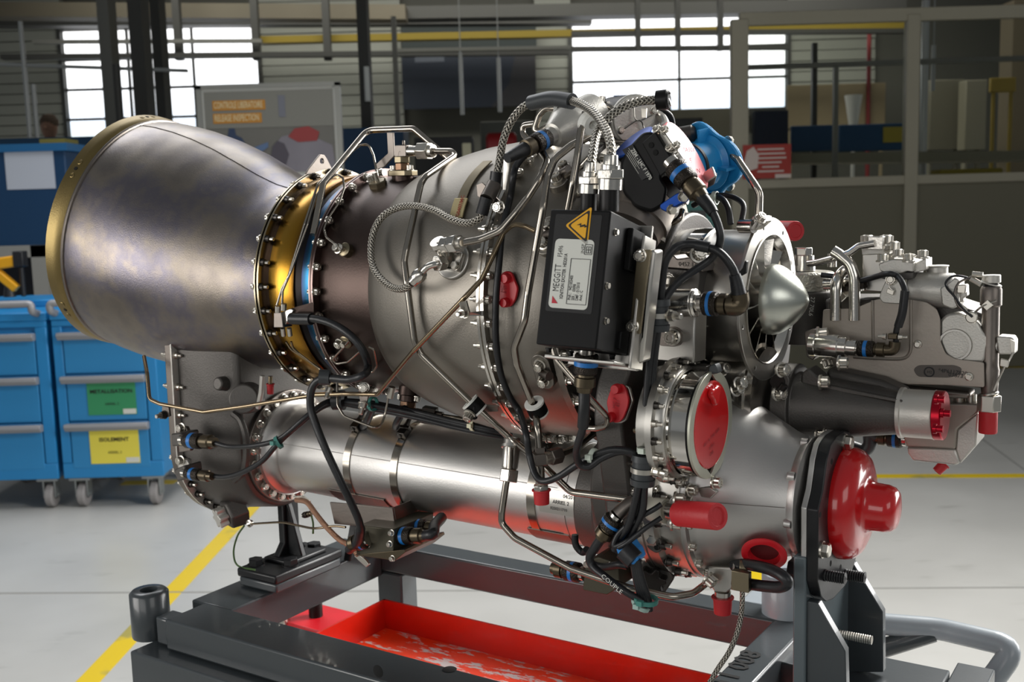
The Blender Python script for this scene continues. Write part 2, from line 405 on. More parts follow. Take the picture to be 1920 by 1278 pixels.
# shared fasteners, built along +X
def bolt12(R=.0042, h=.0062):
    b = MB(); b.rev([(0, 0), (0, R*1.3), (.0012, R*1.3), (.0016, R)], n=16)
    vs = []; n = 24
    for x in (.0016, h):
        for i in range(n):
            r = R*(1.0 if i % 2 else .86); a = 2*PI*i/n; vs.append((x, r*math.cos(a), r*math.sin(a)))
    b.add(vs, [(i, (i+1) % n, n+(i+1) % n, n+i) for i in range(n)]+[tuple(range(n, 2*n))])
    b.rev([(h, R*.8), (h+.0005, R*.62), (h+.0005, R*.4), (h-.001, R*.36), (h-.001, 0)], n=12)
    return b.mesh('bolt_head', M['bolt'], 25)
def nutstud(mt=None):
    b = MB(); b.rev([(0, 0), (0, .0052), (.001, .0052), (.001, .0044), (.0058, .004), (.0058, 0)], n=12); b.cur = 1
    b.rev([(.0055, .0024), (.0118, .0024), (.0124, .0018), (.0124, 0)], n=10)
    return b.mesh('nut', [mt or M['nut'], M['bolt']], 25)
def hexbolt(R=.01, h=.008, m=None):
    b = MB(); b.rev([(0, 0), (0, R*1.15), (.0015, R*1.15), (.0015, R)], n=20); b.rev([(.0015, R), (h, R), (h+.0008, R*.85), (h+.0008, 0)], n=6)
    return b.mesh('hex_bolt', m or M['bolt'], 25)
BOLT, NUT, NUTL = bolt12(), nutstud(), nutstud(M['bolt'])
HEX, HEXB = hexbolt(.005, .005), hexbolt(.0105, .009, M['stand_black'])
def bolt_ring(par, t, R, n, ph, sgn=1, cy=0, cz=0, me=None, name='bolt', s=1., only=None):
    for i in range(n):
        a = ph+2*PI*i/n
        if only and not only(a): continue
        inst(name, me or BOLT, par, (t, cy-R*math.cos(a), cz+R*math.sin(a)), (sgn, 0, 0), s, random.random()*3)
# ================================================================= the hall
def floor_mat():
    m = bpy.data.materials.new('grey_epoxy_floor'); nt, b, N, L = nodes(m)
    tc = N.new('ShaderNodeTexCoord'); nz = N.new('ShaderNodeTexNoise'); nz.inputs['Scale'].default_value = 1.3; nz.inputs['Detail'].default_value = 6; L.new(tc.outputs['Object'], nz.inputs[0])
    r = ramp(N, [(.3, '#a09f9b'), (.7, '#b3b2ae')]); L.new(nz.outputs['Fac'], r.inputs[0])
    n2 = N.new('ShaderNodeTexNoise'); n2.inputs['Scale'].default_value = 3.5; n2.inputs['Detail'].default_value = 8; mp = N.new('ShaderNodeMapping'); mp.inputs['Scale'].default_value = (1, 3, 1); L.new(tc.outputs['Object'], mp.inputs[0]); L.new(mp.outputs[0], n2.inputs[0])
    r2 = ramp(N, [(.62, (1, 1, 1, 1)), (.75, (.6, .6, .58, 1))]); L.new(n2.outputs['Fac'], r2.inputs[0])
    mx = N.new('ShaderNodeMix'); mx.data_type = 'RGBA'; mx.blend_type = 'MULTIPLY'; mx.inputs['Factor'].default_value = .5; L.new(r.outputs[0], mx.inputs['A']); L.new(r2.outputs[0], mx.inputs['B'])
    L.new(mx.outputs['Result'], b.inputs['Base Color']); b.inputs['Roughness'].default_value = .32; return m
def wsolid(name, mb, m, kind='structure', par=None, bev=0):
    me = mb.mesh(name, m, 35); o = bpy.data.objects.new(name, me); C.objects.link(o)
    if kind: o['kind'] = kind
    if par: o.parent = par
    return o
fl = wsolid('floor', MB().bx((-9, -4, -.1), (10, 16, 0)), floor_mat())
def stripe(pts, wdt, m, name='line'):
    b = MB(); a, c = V(pts[0]), V(pts[1]); d = (c-a).normalized(); n = V((-d.y, d.x, 0))*wdt/2
    b.prism([a-n, c-n, c+n, a+n], (0, 0, .0015)); o = wsolid(name, b, m, None, fl); return o
def worn(name, col, dark, thr=.62):
    m = bpy.data.materials.new(name); nt, b, N, L = nodes(m); tc = N.new('ShaderNodeTexCoord')
    nz = N.new('ShaderNodeTexNoise'); nz.inputs['Scale'].default_value = 5; nz.inputs['Detail'].default_value = 8; L.new(tc.outputs['Object'], nz.inputs[0])
    r = ramp(N, [(thr-.05, col), (thr+.04, dark)]); L.new(nz.outputs['Fac'], r.inputs[0]); L.new(r.outputs[0], b.inputs['Base Color']); b.inputs['Roughness'].default_value = .4; return m
YL = worn('yellow_floor_paint', '#cdb01c', '#9a8f4a', .6)
a, c = W.z(440, 985, 0), W.z(165, 1278, 0)
d_ = (a-c).normalized()
stripe((c-d_*1.6, a+d_*.75), .075, YL, 'yellow_line')
stripe((W.z(1500, 893, 0), W.z(2400, 890, 0)), .07, YL, 'yellow_line')
stripe((W.z(1500, 692, 0), W.z(2300, 684, 0)), .09, YL, 'yellow_line')
p_ = W.z(1425, 1060, 0); q_ = W.z(1440, 1190, 0)
stripe((p_+(p_-q_)*.6, q_-(p_-q_)*1.2), .075, YL, 'yellow_line')
stripe((W.z(230, 905, 0), W.z(330, 903, 0)), .08, YL, 'yellow_line')
JM = mat('floor_joint', '#8b8a86', 0, .6)
stripe((W.z(-200, 1113, 0), W.z(2100, 1100, 0)), .012, JM, 'floor_joint')
stripe((W.z(1780, 778, 0), W.z(1990, 930, 0)), .012, JM, 'floor_joint')
# back wall with horizontal cladding boards, two windows
YB = 14.5
CL = mat('grey_cladding', '#8d8f86', .1, .6, var=.06, vs=3)
wallm = mat('hall_wall_paint', '#54544d', 0, .8)
wb = wsolid('wall_back', MB().bx((-9, YB+.15, 0), (10, YB+.3, 5.6)), wallm)
def at(px, py, Y): return W.y(px, py, Y)
zt, zb = 4.75, 2.05; bh = .135
bm_mesh = {}
for (x0, x1) in ((490, 755), (1005, 1072), (1476, 1640), (-60, 122)):
    X0, X1 = at(x0, 150, YB).x, at(x1, 150, YB).x
    k = 0; z = zb
    b = MB(); b.bx((X0, YB, 0), (X1, YB+.13, bh-.012)); me = b.mesh('cladding_board', CL, 0)
    while z < zt:
        o = bpy.data.objects.new('cladding_board', me); C.objects.link(o); o.parent = wb; o.location = (0, 0 if k % 2 else -.012, z); z += bh; k += 1
def glow(name, col, s):
    m = bpy.data.materials.new(name); nt, b, N, L = nodes(m); b.inputs['Base Color'].default_value = (0, 0, 0, 1)
    b.inputs['Emission Color'].default_value = lin(col); b.inputs['Emission Strength'].default_value = s; return m
def skyglass():
    """daylight and the pale yard seen through the panes"""
    m = bpy.data.materials.new('daylit_glass'); nt, b, N, L = nodes(m); tc = N.new('ShaderNodeTexCoord'); sp = N.new('ShaderNodeSeparateXYZ'); L.new(tc.outputs['Object'], sp.inputs[0])
    r = ramp(N, [(0, '#b9c0a8'), (.3, '#cfdcec'), (.5, '#f2f6fb'), (1, '#ffffff')]); mr = N.new('ShaderNodeMapRange'); L.new(sp.outputs[2], mr.inputs[0]); mr.inputs[1].default_value = 2.2; mr.inputs[2].default_value = 3.4
    L.new(mr.outputs[0], r.inputs[0]); L.new(r.outputs[0], b.inputs['Emission Color']); b.inputs['Emission Strength'].default_value = 2.2; b.inputs['Base Color'].default_value = (0, 0, 0, 1); b.inputs['Roughness'].default_value = .9; return m
GL = skyglass(); FR = mat('dark_window_frame', '#3a3b38', .2, .5)
def window(n, x0, x1, y0, y1, nx, ny):
    P0, P1 = at(x0, (y0+y1)/2, YB), at(x1, (y0+y1)/2, YB); zt_, zb_ = at((x0+x1)/2, y0, YB).z, at((x0+x1)/2, y1, YB).z
    b = MB(); f = .05
    b.bx((P0.x-f, YB-.06, zt_), (P1.x+f, YB+.1, zt_+f*2)); b.bx((P0.x-f, YB-.06, zb_-f*2), (P1.x+f, YB+.1, zb_))
    b.bx((P0.x-f, YB-.06, zb_), (P0.x, YB+.1, zt_)); b.bx((P1.x, YB-.06, zb_), (P1.x+f, YB+.1, zt_))
    win = wsolid('window_%d' % n, b, FR)
    g = .018
    for i in range(nx):
        for j in range(ny):
            xa, xb = P0.x+(P1.x-P0.x)*i/nx, P0.x+(P1.x-P0.x)*(i+1)/nx; za, zc = zb_+(zt_-zb_)*j/ny, zb_+(zt_-zb_)*(j+1)/ny
            wsolid('pane', MB().bx((xa+g, YB, za+g), (xb-g, YB+.02, zc-g)), GL, None, win)
    for i in range(1, nx): wsolid('mullion', MB().bx((P0.x+(P1.x-P0.x)*i/nx-g, YB-.03, zb_), (P0.x+(P1.x-P0.x)*i/nx+g, YB+.05, zt_)), FR, None, win)
    for j in range(1, ny): wsolid('transom', MB().bx((P0.x, YB-.03, zb_+(zt_-zb_)*j/ny-g), (P1.x, YB+.05, zb_+(zt_-zb_)*j/ny+g)), FR, None, win)
window(1, 124, 487, 52, 275, 3, 4)
window(2, 1072, 1474, 30, 208, 2, 3)
wsolid('ceiling', MB().bx((-9, 6.2, 5.6), (10, 16, 5.75)), mat('dark_roof', '#4a463c', 0, .8))
def obj_w(name, mb, m, label, cat, p=None, group=None, bev=0):
    p = p or V(mb.v[0]); return one(name, mb, m, label, cat, p, W, group, bev)
def hbar(px0, px1, py0, py1, Y, hpx, m, name, label, cat, dep=.12, group=None):
    a, c = at(px0, py0, Y), at(px1, py1, Y); h = hpx*Y/FPX/2; b = MB()
    v = []
    for P in (a, c):
        for dy in (0, dep):
            for s in (-1, 1): v.append((P.x, Y+dy, P.z+s*h))
    b.add(v, [(0, 1, 3, 2), (4, 6, 7, 5), (0, 4, 5, 1), (2, 3, 7, 6), (0, 2, 6, 4), (1, 5, 7, 3)])
    return obj_w(name, b, m, label, cat, a, group)
def vbar(px, py0, py1, Y, wpx, m, name, label, cat, dep=.1, z0=None, z1=None, rnd=False, group=None, wire=False):
    a, c = at(px, py0, Y), at(px, py1, Y); h = wpx*Y/FPX/2; b = MB(); zt_ = a.z if z1 is None else z1; zb_ = c.z if z0 is None else z0; X = (a.x+c.x)/2
    if rnd: b.cyl((X, Y, zb_), (X, Y, zt_), h, n=14)
    else: b.bx((X-h, Y, zb_), (X+h, Y+dep, zt_))
    if wire: b.cyl((X, Y, zt_), (X, Y, 5.6), .006, n=6)
    return obj_w(name, b, m, label, cat, V((X, Y, zb_)), group)
dk = mat('dark_grey_steelwork', '#3d3d3a', .3, .55); mid = mat('grey_steelwork', '#70706a', .3, .5); lightp = mat('galvanised_tube', '#9b9d9b', .7, .35)
beamm = mat('beige_roof_beam', '#544e40', 0, .7); yel = mat('yellow_rail_paint', '#75641a', .1, .5)
hbar(-150, 760, 16, 22, 12.5, 26, beamm, 'roof_beam', 'beige roof beam over the left half of the hall', 'beam', .3)
hbar(700, 1700, 24, 8, 12.8, 22, dk, 'roof_beam', 'dark roof beam over the right half of the hall', 'beam', .3)
hbar(-60, 1110, 42, 37, 13.4, 12, dk, 'cable_tray', 'long dark cable tray under the roof beam left of the right window', 'tray', .25)
hbar(488, 1705, 74, 48, 12.2, 12, yel, 'crane_rail', 'yellow crane rail running across the far hall', 'rail', .15)
hbar(60, 490, 78, 76, 12.0, 7, mid, 'lamp_rail', 'thin perforated grey lamp rail in front of the left window', 'rail', .06)
hbar(0, 1066, 106, 97, 12.0, 9, dk, 'overhead_rail', 'dark lower overhead rail left of the right window', 'rail', .12)
hbar(1072, 1480, 91, 88, 12.0, 8, dk, 'overhead_rail', 'dark lower overhead rail across the right window', 'rail', .1)
hbar(1072, 1700, 62, 57, 12.05, 8, dk, 'overhead_rail', 'dark upper overhead rail across the right window', 'rail', .1)
hbar(745, 1070, 94, 88, 11.6, 6, mid, 'overhead_rail', 'thin grey overhead rail below the yellow crane rail', 'rail', .1)
for x, l in ((332, 'dark roof hanger before the right part of the left window'), (478, 'dark roof hanger at the right edge of the left window'), (612, 'dark roof hanger above the right end of the information board')): vbar(x, 30, 112, 12.1, 13, dk, 'rail_hanger', l, 'hanger', z1=5.6, group='rail hangers')
for x, l in ((1197, 'left of three dark hangers in front of the right window'), (1272, 'middle of three dark hangers in front of the right window'), (1352, 'right of three dark hangers in front of the right window')): vbar(x, 20, 94, 11.85, 9, dk, 'rail_hanger', l, 'hanger', z1=5.6, group='rail hangers')
vbar(199, 40, 190, 9.5, 21, mid, 'steel_column', 'grey steel column in front of the left window', 'column', .2, z0=0, z1=5.6)
vbar(258, 0, 215, 8.8, 25, dk, 'steel_column', 'dark steel column just left of the nozzle top', 'column', .2, z0=0, z1=5.6)
vbar(296, 0, 240, 9.8, 17, dk, 'steel_column', 'dark slim steel column behind the nozzle top', 'column', .2, z0=0, z1=5.6)
vbar(682, 0, 240, 10, 19, dk, 'steel_column', 'dark steel column right of the information board', 'column', .2, z0=0, z1=5.6)
vbar(688, 125, 190, 9.974, 10, mat('white_tube_cover', '#d9dcd8', 0, .4), 'tube_lamp_cover', 'white tube cover on the dark column right of the information board', 'lamp', .05, rnd=True)
vbar(742, 30, 260, 11, 9, mid, 'cable_conduit', 'thin grey conduit left of the dark blue banner', 'conduit', .06, z0=0)
for x, y0, y1, l in ((865, 96, 215, 'left of two pale metal tubes hanging before the dark blue banner'), (936, 108, 210, 'right of two pale metal tubes hanging before the dark blue banner')): vbar(x, y0, y1, 11.62, 7, lightp, 'hanging_tube', l, 'tube', rnd=True, group='tubes before the banner', wire=True)
vbar(48, 40, 275, 9, 8, lightp, 'cable_conduit', 'pale vertical conduit near the left edge', 'conduit', rnd=True, z0=0)
vbar(66, 158, 262, 9, 8, lightp, 'lamp_post', 'short pale metal post near the left edge', 'post', rnd=True, z0=0)
vbar(221, 120, 235, 8.5, 13, dk, 'arm_lamp', 'dark slim lamp arm before the left window', 'lamp', rnd=True, z0=0)
hbar(-60, 350, 118, 132, 9.6, 6, lightp, 'lamp_rail', 'pale thin rail crossing before the left window', 'rail', .05)
# banner on the back wall
def banner():
    b = MB(); p0, p1 = at(752, 96, YB-.2), at(1006, 198, YB-.2); b.bx((p0.x, YB-.2, p1.z), (p1.x, YB-.17, p0.z))
    t = obj_w('wall_banner', b, mat('banner_dark_blue', '#16202f', 0, .6), 'dark blue banner hung on the back wall', 'banner', V((p0.x, YB-.2, p1.z)))
    b = MB(); u = p1-p0
    pts = [(x, YB-.204, z) for x, z in ((p0.x+u.x*.66, p1.z), (p0.x+u.x*.8, p1.z-u.z*.4), (p0.x+u.x*.86, p0.z), (p1.x, p0.z), (p1.x, p1.z))]
    b.prism(pts, (0, .003, 0)); part('banner_print', b, mat('banner_grey', '#2c2c30', 0, .6), t)
    b = MB(); b.bx((p0.x+u.x*.1, YB-.204, p0.z+u.z*.2), (p0.x+u.x*.32, YB-.2, p0.z+u.z*.1)); part('banner_lettering', b, mat('banner_pale', '#565c66', 0, .6), t)
banner()
b = MB(); p0, p1 = at(752, 46, YB-.3), at(1006, 88, YB-.3); b.bx((p0.x, YB-.3, p1.z), (p1.x, YB-.26, p0.z)); obj_w('wall_panel', b, mat('dark_panel_teal', '#28302f', 0, .7), 'dark painted panel above the blue banner', 'panel')
# low furniture along the back, between the engine and the wall
def crate(x0, x1, y0, y1, Y, m, name, label, cat, dep=.5, group=None, foot=False):
    a, c = at(x0, y0, Y), at(x1, y1, Y); b = MB(); b.bx((a.x, Y, 0 if y1 >= 700 else c.z), (c.x, Y+dep, a.z))
    if foot:
        for fx in (a.x+.02, c.x-.06): b.bx((fx, Y+dep*.3, 0), (fx+.04, Y+dep*.7, c.z))
    return obj_w(name, b, m, label, cat, V((a.x, Y, c.z)), group, bev=.008)
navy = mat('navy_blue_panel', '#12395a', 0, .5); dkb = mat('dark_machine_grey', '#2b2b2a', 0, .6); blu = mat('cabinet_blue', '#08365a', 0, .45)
crate(640, 775, 240, 700, 9.5, navy, 'tool_cabinet', 'navy blue cabinet behind the top pipes of the engine', 'cabinet')
crate(776, 900, 258, 700, 9.3, dkb, 'machine_cabinet', 'dark machine cabinet left of the red drum', 'cabinet')
crate(900, 1010, 228, 700, 10.5, mat('grey_green_box', '#4a4c45', 0, .6), 'machine_cabinet', 'grey machine cabinet behind the braided hoses', 'cabinet')
b = MB(); a = at(912, 278, 8.6); b.rev([(0, 0), (0, .1), (.02, .12), (.22, .12), (.24, .1), (.24, 0)], a, (1, 0, 0), 20); b.bx((a.x+.04, a.y-.06, 0), (a.x+.2, a.y+.06, a.z-.1)); obj_w('hose_drum', b, mat('drum_red', '#7d1518', 0, .45), 'dark red drum on the far cabinet behind the engine', 'drum')
crate(866, 884, 268, 300, 8.4, mat('pale_cloth', '#b9b59a', 0, .8), 'cleaning_cloth', 'pale cloth hanging beside the red drum', 'cloth', .05, foot=True)
crate(1150, 1180, 178, 260, 9, mat('sign_blue', '#1d4e8c', 0, .5), 'blue_sign_panel', 'small blue panel below the right window', 'panel', .05, foot=True)
crate(1180, 1260, 182, 330, 9.2, mat('machine_grey', '#6b6a5c', 0, .6), 'machine_housing', 'grey machine housing below the right window', 'machine', .4, foot=True)
crate(1258, 1372, 205, 700, 10.4, mat('beige_partition', '#9a957f', 0, .7), 'desk_partition', 'beige desk partition left of the white post', 'partition', .1)
crate(1262, 1318, 222, 245, 8.9, dkb, 'monitor', 'dark computer monitor beyond the blue cover', 'monitor', .05, foot=True)
crate(1272, 1345, 378, 432, 6.2, mat('teal_case', '#2d5a55', 0, .5), 'tool_case', 'teal tool case behind the inlet duct', 'case', .3, foot=True)
crate(1236, 1280, 410, 432, 6.0, mat('yellow_case', '#a59318', 0, .5), 'tool_case', 'small yellow case behind the black valve', 'case', .2, foot=True)
crate(1298, 1325, 395, 440, 5.9, dkb, 'tool_holder', 'dark tool holder before the teal case', 'holder', .1, foot=True)
# the information board
def board():
    Y = 6.6; p0, p1 = at(374, 171, Y), at(640, 345, Y); p0.z += .01
    zb = p1.z-.3
    t = thing('information_board', 'information board with orange title bars and a workshop photo, behind the nozzle', 'board', (p0.x, Y, 0), W)
    wh = mat('board_white', '#b9b9b2', 0, .5); b = MB(); b.bx((p0.x, Y, zb), (p1.x, Y+.02, p0.z)); part('panel', b, wh, t)
    fr = mat('board_frame', '#8c8c86', .6, .4); b = MB()
    for lo, hi in (((p0.x-.02, Y-.012, zb-.03), (p0.x+.012, Y+.03, p0.z+.02)), ((p1.x-.012, Y-.012, zb-.03), (p1.x+.02, Y+.03, p0.z+.02)), ((p0.x-.02, Y-.012, p0.z), (p1.x+.02, Y+.03, p0.z+.025))): b.bx(lo, hi)
    part('frame', b, fr, t)
    for x in (p0.x+.1, p1.x-.1):
        b = MB(); b.bx((x-.02, Y+.01, 0), (x+.02, Y+.05, zb+.02)); b.bx((x-.03, Y-.25, 0), (x+.03, Y+.3, .03)); part('leg', b, fr, t)
    def q(u, v): return V((p0.x+(p1.x-p0.x)*u, Y-.003, p0.z+(p1.z-p0.z)*v))
    def flat(name, pts, m, par, d=.002):
        b = MB(); b.prism([q(u, v)-V((0, d, 0)) for u, v in pts], (0, .0015, 0)); return part(name, b, m, par)
    ph = flat('photo_print', [(.03, .03), (.97, .03), (.97, .86), (.03, .86)], mat('photo_ground', '#5b5953', 0, .5, var=.2, vs=3), t)
    R = lambda x0, y0, x1, y1: [(x0, y0), (x1, y0), (x1, y1), (x0, y1)]
    flat('photo_wall', R(.03, .03, .97, .4), mat('photo_wall_tone', '#6d6c64', 0, .5), ph, .004)
    flat('photo_window', R(.57, .08, .62, .3), mat('photo_window_tone', '#62646c', 0, .5), ph, .006)
    flat('photo_machine', [(.5, .75), (.52, .6), (.58, .5), (.68, .47), (.8, .5), (.95, .6), (.97, .86), (.6, .86)], mat('photo_engine_tone', '#6e6a70', 0, .5, var=.2, vs=6), ph, .006)
    flat('photo_machine_mouth', [(.495, .7), (.51, .6), (.55, .54), (.6, .57), (.63, .68), (.6, .8), (.54, .84), (.5, .79)], mat('photo_dark_tone', '#413c44', 0, .5), ph, .008)
    flat('photo_machine_top', [(.63, .5), (.68, .42), (.78, .4), (.86, .46), (.84, .55), (.7, .56)], mat('photo_red_tone', '#7e2b2a', 0, .5), ph, .008)
    flat('photo_figure', [(.17, .75), (.16, .52), (.19, .47), (.2, .4), (.24, .4), (.25, .47), (.29, .5), (.34, .62), (.3, .66), (.28, .75)], mat('photo_navy_tone', '#20304a', 0, .5), ph, .006)
    flat('photo_table', [(.3, .64), (.48, .55), (.48, .6), (.35, .72)], mat('photo_bench_tone', '#4a5f7e', 0, .5), ph, .006)
    flat('photo_cart', R(.09, .55, .15, .72), mat('photo_cart_tone', '#5d2f2e', 0, .5), ph, .006)
    om = mat('title_orange', '#a5701f', 0, .5)
    for (v0, v1, u1, s) in ((.12, .22, .475, 'CONTROLE LIBERATOIRE'), (.25, .35, .445, 'RELEASE INSPECTION')):
        tb = flat('title_bar', R(.09, v0, u1, v1), om, t, .006)
        text('title_lettering', s, .062*.9, mat('title_cream', '#cfc39a', 0, .5), tb, q(.1, (v0+v1)/2)-V((0, .008, 0)), (1, 0, 0), (0, 0, 1), sx=.46 if v0 < .2 else .5)
    flat('caption_lines', R(.4, .9, .75, .915), mat('caption_grey', '#8a8a84', 0, .6), t); flat('caption_lines', R(.4, .95, .82, .965), M['engrave'], t)
board()
# blue bench cabinet at the left, behind the drawer carts
def bench():
    Y = 6.4; p0, p1 = at(-70, 278, Y), at(136, 460, Y)
    t = thing('bench_cabinet', 'dark blue bench cabinet with a white sheet of paper, behind the drawer carts', 'cabinet', (p0.x, Y, 0), W)
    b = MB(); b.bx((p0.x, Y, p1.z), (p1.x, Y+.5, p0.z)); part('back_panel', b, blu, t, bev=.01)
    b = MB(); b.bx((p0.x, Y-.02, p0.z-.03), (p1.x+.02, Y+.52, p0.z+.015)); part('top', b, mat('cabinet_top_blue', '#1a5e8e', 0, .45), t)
    a, c = at(8, 285, Y), at(105, 353, Y); b = MB(); b.bx((a.x, Y-.004, c.z), (c.x, Y, a.z)); part('paper_sheet', b, mat('paper_white', '#b7bcc6', 0, .7), t)
    gf = mat('bench_grey_frame', '#8d8c86', 0, .5); b = MB(); a, c = at(-70, 463, Y), at(100, 560, Y)
    b.bx((a.x, Y-.05, a.z-.07), (c.x, Y+.5, a.z)); b.bx((c.x-.09, Y-.05, 0), (c.x, Y+.5, a.z)); part('bench_frame', b, gf, t)
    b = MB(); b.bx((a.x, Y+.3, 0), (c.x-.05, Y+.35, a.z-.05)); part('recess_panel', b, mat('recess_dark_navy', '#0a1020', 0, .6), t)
    a, c = at(60, 262, Y), at(110, 278, Y); b = MB(); b.bx((a.x, Y+.1, p0.z+.0155), (c.x, Y+.3, a.z+.01)); obj_w('yellow_tray', b, mat('dull_yellow_tray', '#7d7635', 0, .6), 'small dull yellow tray on top of the dark blue bench cabinet', 'tray')
bench()
crate(-70, 340, 262, 700, 8.0, mat('far_blue_screen', '#0c3b5c', 0, .6), 'blue_screen', 'dark blue screen wall behind the exhaust nozzle', 'screen', .05)
def worker():
    """a worker seen over the cabinet: head and shoulders"""
    Y = 10.5; h = at(92, 236, Y); b = MB(); s = .085
    hc = h
    rings = [(-1.35, .42), (-1.1, .5), (-.85, .62), (-.5, .84), (-.1, .93), (.3, .9), (.65, .7), (.9, .4), (1, 0)]
    b.rev([(-.62+.0, 1.95), (-.55, 1.8), (-.46, .9), (-.4, .5)][:0] or [(z*.115, r*s) for z, r in rings], hc, (0, 0, 1), 18)
    t = thing('person', 'worker in blue overalls standing behind the blue cabinet at far left', 'person', (h.x, Y, 0), W)
    part('head', b, mat('skin_tone', '#8d6a55', 0, .6), t)
    b = MB(); b.rev([(.0, 0), (0, .1), (.45, .11), (.8, .13), (.95, .17), (1.1, .19), (1.3, .2), (h.z-.235, .2), (h.z-.19, .16), (h.z-.15, .07), (h.z-.15, 0)], (h.x, Y, 0), (0, 0, 1), 20); part('overalls', b, mat('overall_blue', '#1c4a86', 0, .8), t)
    b = MB(); b.rev([(-.0, .084), (.05, .088), (.1, .06), (.122, 0)], hc+V((0, .01, 0)), (0, 0, 1), 18); part('hair', b, mat('short_hair', '#4f4033', 0, .8), t)
    b = MB(); b.cyl(hc+V((0, -.085, -.01)), hc+V((0, -.1, -.03)), .016, .012, 8); part('nose', b, bpy.data.materials['skin_tone'], t)
worker()
# drawer carts
CB = mat('cart_blue', '#1f7db8', 0, .38, var=.03, vs=3); CBd = mat('cart_blue_drawer', '#2780b8', 0, .4); CH = mat('cart_handle_grey', '#8f8f92', .2, .45); RUB = mat('caster_grey', '#8d8988', 0, .6); ZN = mat('zinc_bracket', '#9fa3a2', .8, .35)
def caster(par, x, y):
    b = MB(); b.bx((x-.05, y-.045, .135), (x+.05, y+.045, .145)); b.bx((x-.03, y-.03, .05), (x-.024, y+.03, .137)); b.bx((x+.024, y-.03, .05), (x+.03, y+.03, .137)); b.cyl((x-.035, y, .058), (x+.035, y, .058), .008, n=8)
    f = part('caster_fork', b, ZN, par)
    b = MB(); b.rev([(-.019, .02), (-.019, .05), (-.013, .058), (.013, .058), (.019, .05), (.019, .02)], (x, y, .058), (1, 0, 0), 24); part('caster_wheel', b, RUB, f)
def cart(xl, xr, label, signs, group='drawer carts'):
    Y = 5.0; X0, X1 = xl, xr; z0, z1 = .15, at(110, 600, Y).z
    t = thing('drawer_cart', label, 'tool cart', (X0, Y, 0), W)
    b = MB(); b.bx((X0, Y+.015, z0), (X1, Y+.62, z1)); part('cabinet', b, CB, t, bev=.006)
    b = MB(); b.bx((X0-.005, Y-.005, z0), (X1+.005, Y+.014, z0+.075)); b.bx((X0-.005, Y-.005, z0+.0752), (X0+.04, Y+.014, z1-.0302)); b.bx((X1-.05, Y-.005, z0+.0752), (X1+.005, Y+.014, z1-.0302)); b.bx((X0-.005, Y-.005, z1-.03), (X1+.005, Y+.014, z1)); part('front_frame', b, CB, t, bev=.004)
    b = MB(); b.bx((X0-.01, Y-.01, z1), (X1+.01, Y+.63, z1+.04)); b.bx((X0-.01, Y+.3, z1+.04), (X1+.01, Y+.63, z1+.075)); part('top_tray', b, CB, t, bev=.006)
    zs = [at(200, y, Y).z for y in (618, 700, 789, 878)]
    for k in range(3):
        hi, lo = zs[k], zs[k+1]
        b = MB(); b.bx((X0+.045, Y-.006, lo+.006), (X1-.055, Y+.02, hi-.004)); dr = part('drawer', b, CBd, t, bev=.003)
        if k > 0 or True:
            hz = hi
            b = MB(); b.prism([(X0+.03, Y-.006, hz-.006), (X0+.03, Y-.045, hz-.004), (X0+.03, Y-.05, hz-.02), (X0+.03, Y-.035, hz-.04), (X0+.03, Y-.006, hz-.04)], (X1-X0-.075, 0, 0)); part('drawer_handle', b, CH, dr, bev=.003)
        for (kk, x0, x1, y0, y1, m, a_, s_) in signs:
            if kk == k:
                p, q = at(x0, y0, Y-.01), at(x1, y1, Y-.01); b = MB(); b.bx((p.x, Y-.009, q.z), (q.x, Y-.0065, p.z)); sg = part('drawer_sign', b, m, dr)
                cx = (p.x+q.x)/2; wd = q.x-p.x; hh = p.z-q.z
                text('sign_lettering', a_, .026, M['ink'], dr, (cx, Y-.0105, p.z-hh*.33), (1, 0, 0), (0, 0, 1), 'CENTER', sx=1.05, bold=.0006)
                text('sign_lettering', s_, .017, M['ink'], dr, (cx, Y-.0105, p.z-hh*.69), (1, 0, 0), (0, 0, 1), 'CENTER')
                b = MB(); b.bx((q.x-wd*.28, Y-.0105, q.z+.003), (q.x-.003, Y-.009, q.z+hh*.16)); part('sign_sticker', b, M['label'], dr)
    b = MB(); hp = fillet([(X0+.02, Y+.01, z1+.03), (X0+.02, Y-.06, z1+.05), (X0+.02, Y-.06, z1+.085), (X1-.03, Y-.06, z1+.085), (X1-.03, Y-.06, z1+.05), (X1-.03, Y+.01, z1+.03)], .05, 6)
    b.sweep(hp, .017, 12); part('push_handle', b, CH, t)
    for x in (X0+.06, X1-.06):
        for y in (Y+.06, Y+.56): caster(t, x, y)
    return t
gs = mat('sign_green', '#2f8a5a', 0, .6); ys = mat('sign_yellow', '#e0d24c', 0, .6)
xr0, xr1 = at(106, 700, 5).x, at(300, 800, 5).x; wd_ = xr1-xr0
cart(xr0, xr1, 'blue drawer cart on casters with the green and yellow drawer signs', [(1, 161, 257, 713, 776, gs, 'METALLISATION', 'ARRIEL 2'), (2, 166, 263, 803, 867, ys, 'ISOLEMENT', 'ARRIEL 2')])
cart(xr0-wd_-.035, xr0-.035, 'blue drawer cart on casters with plain drawers at the left edge', [])
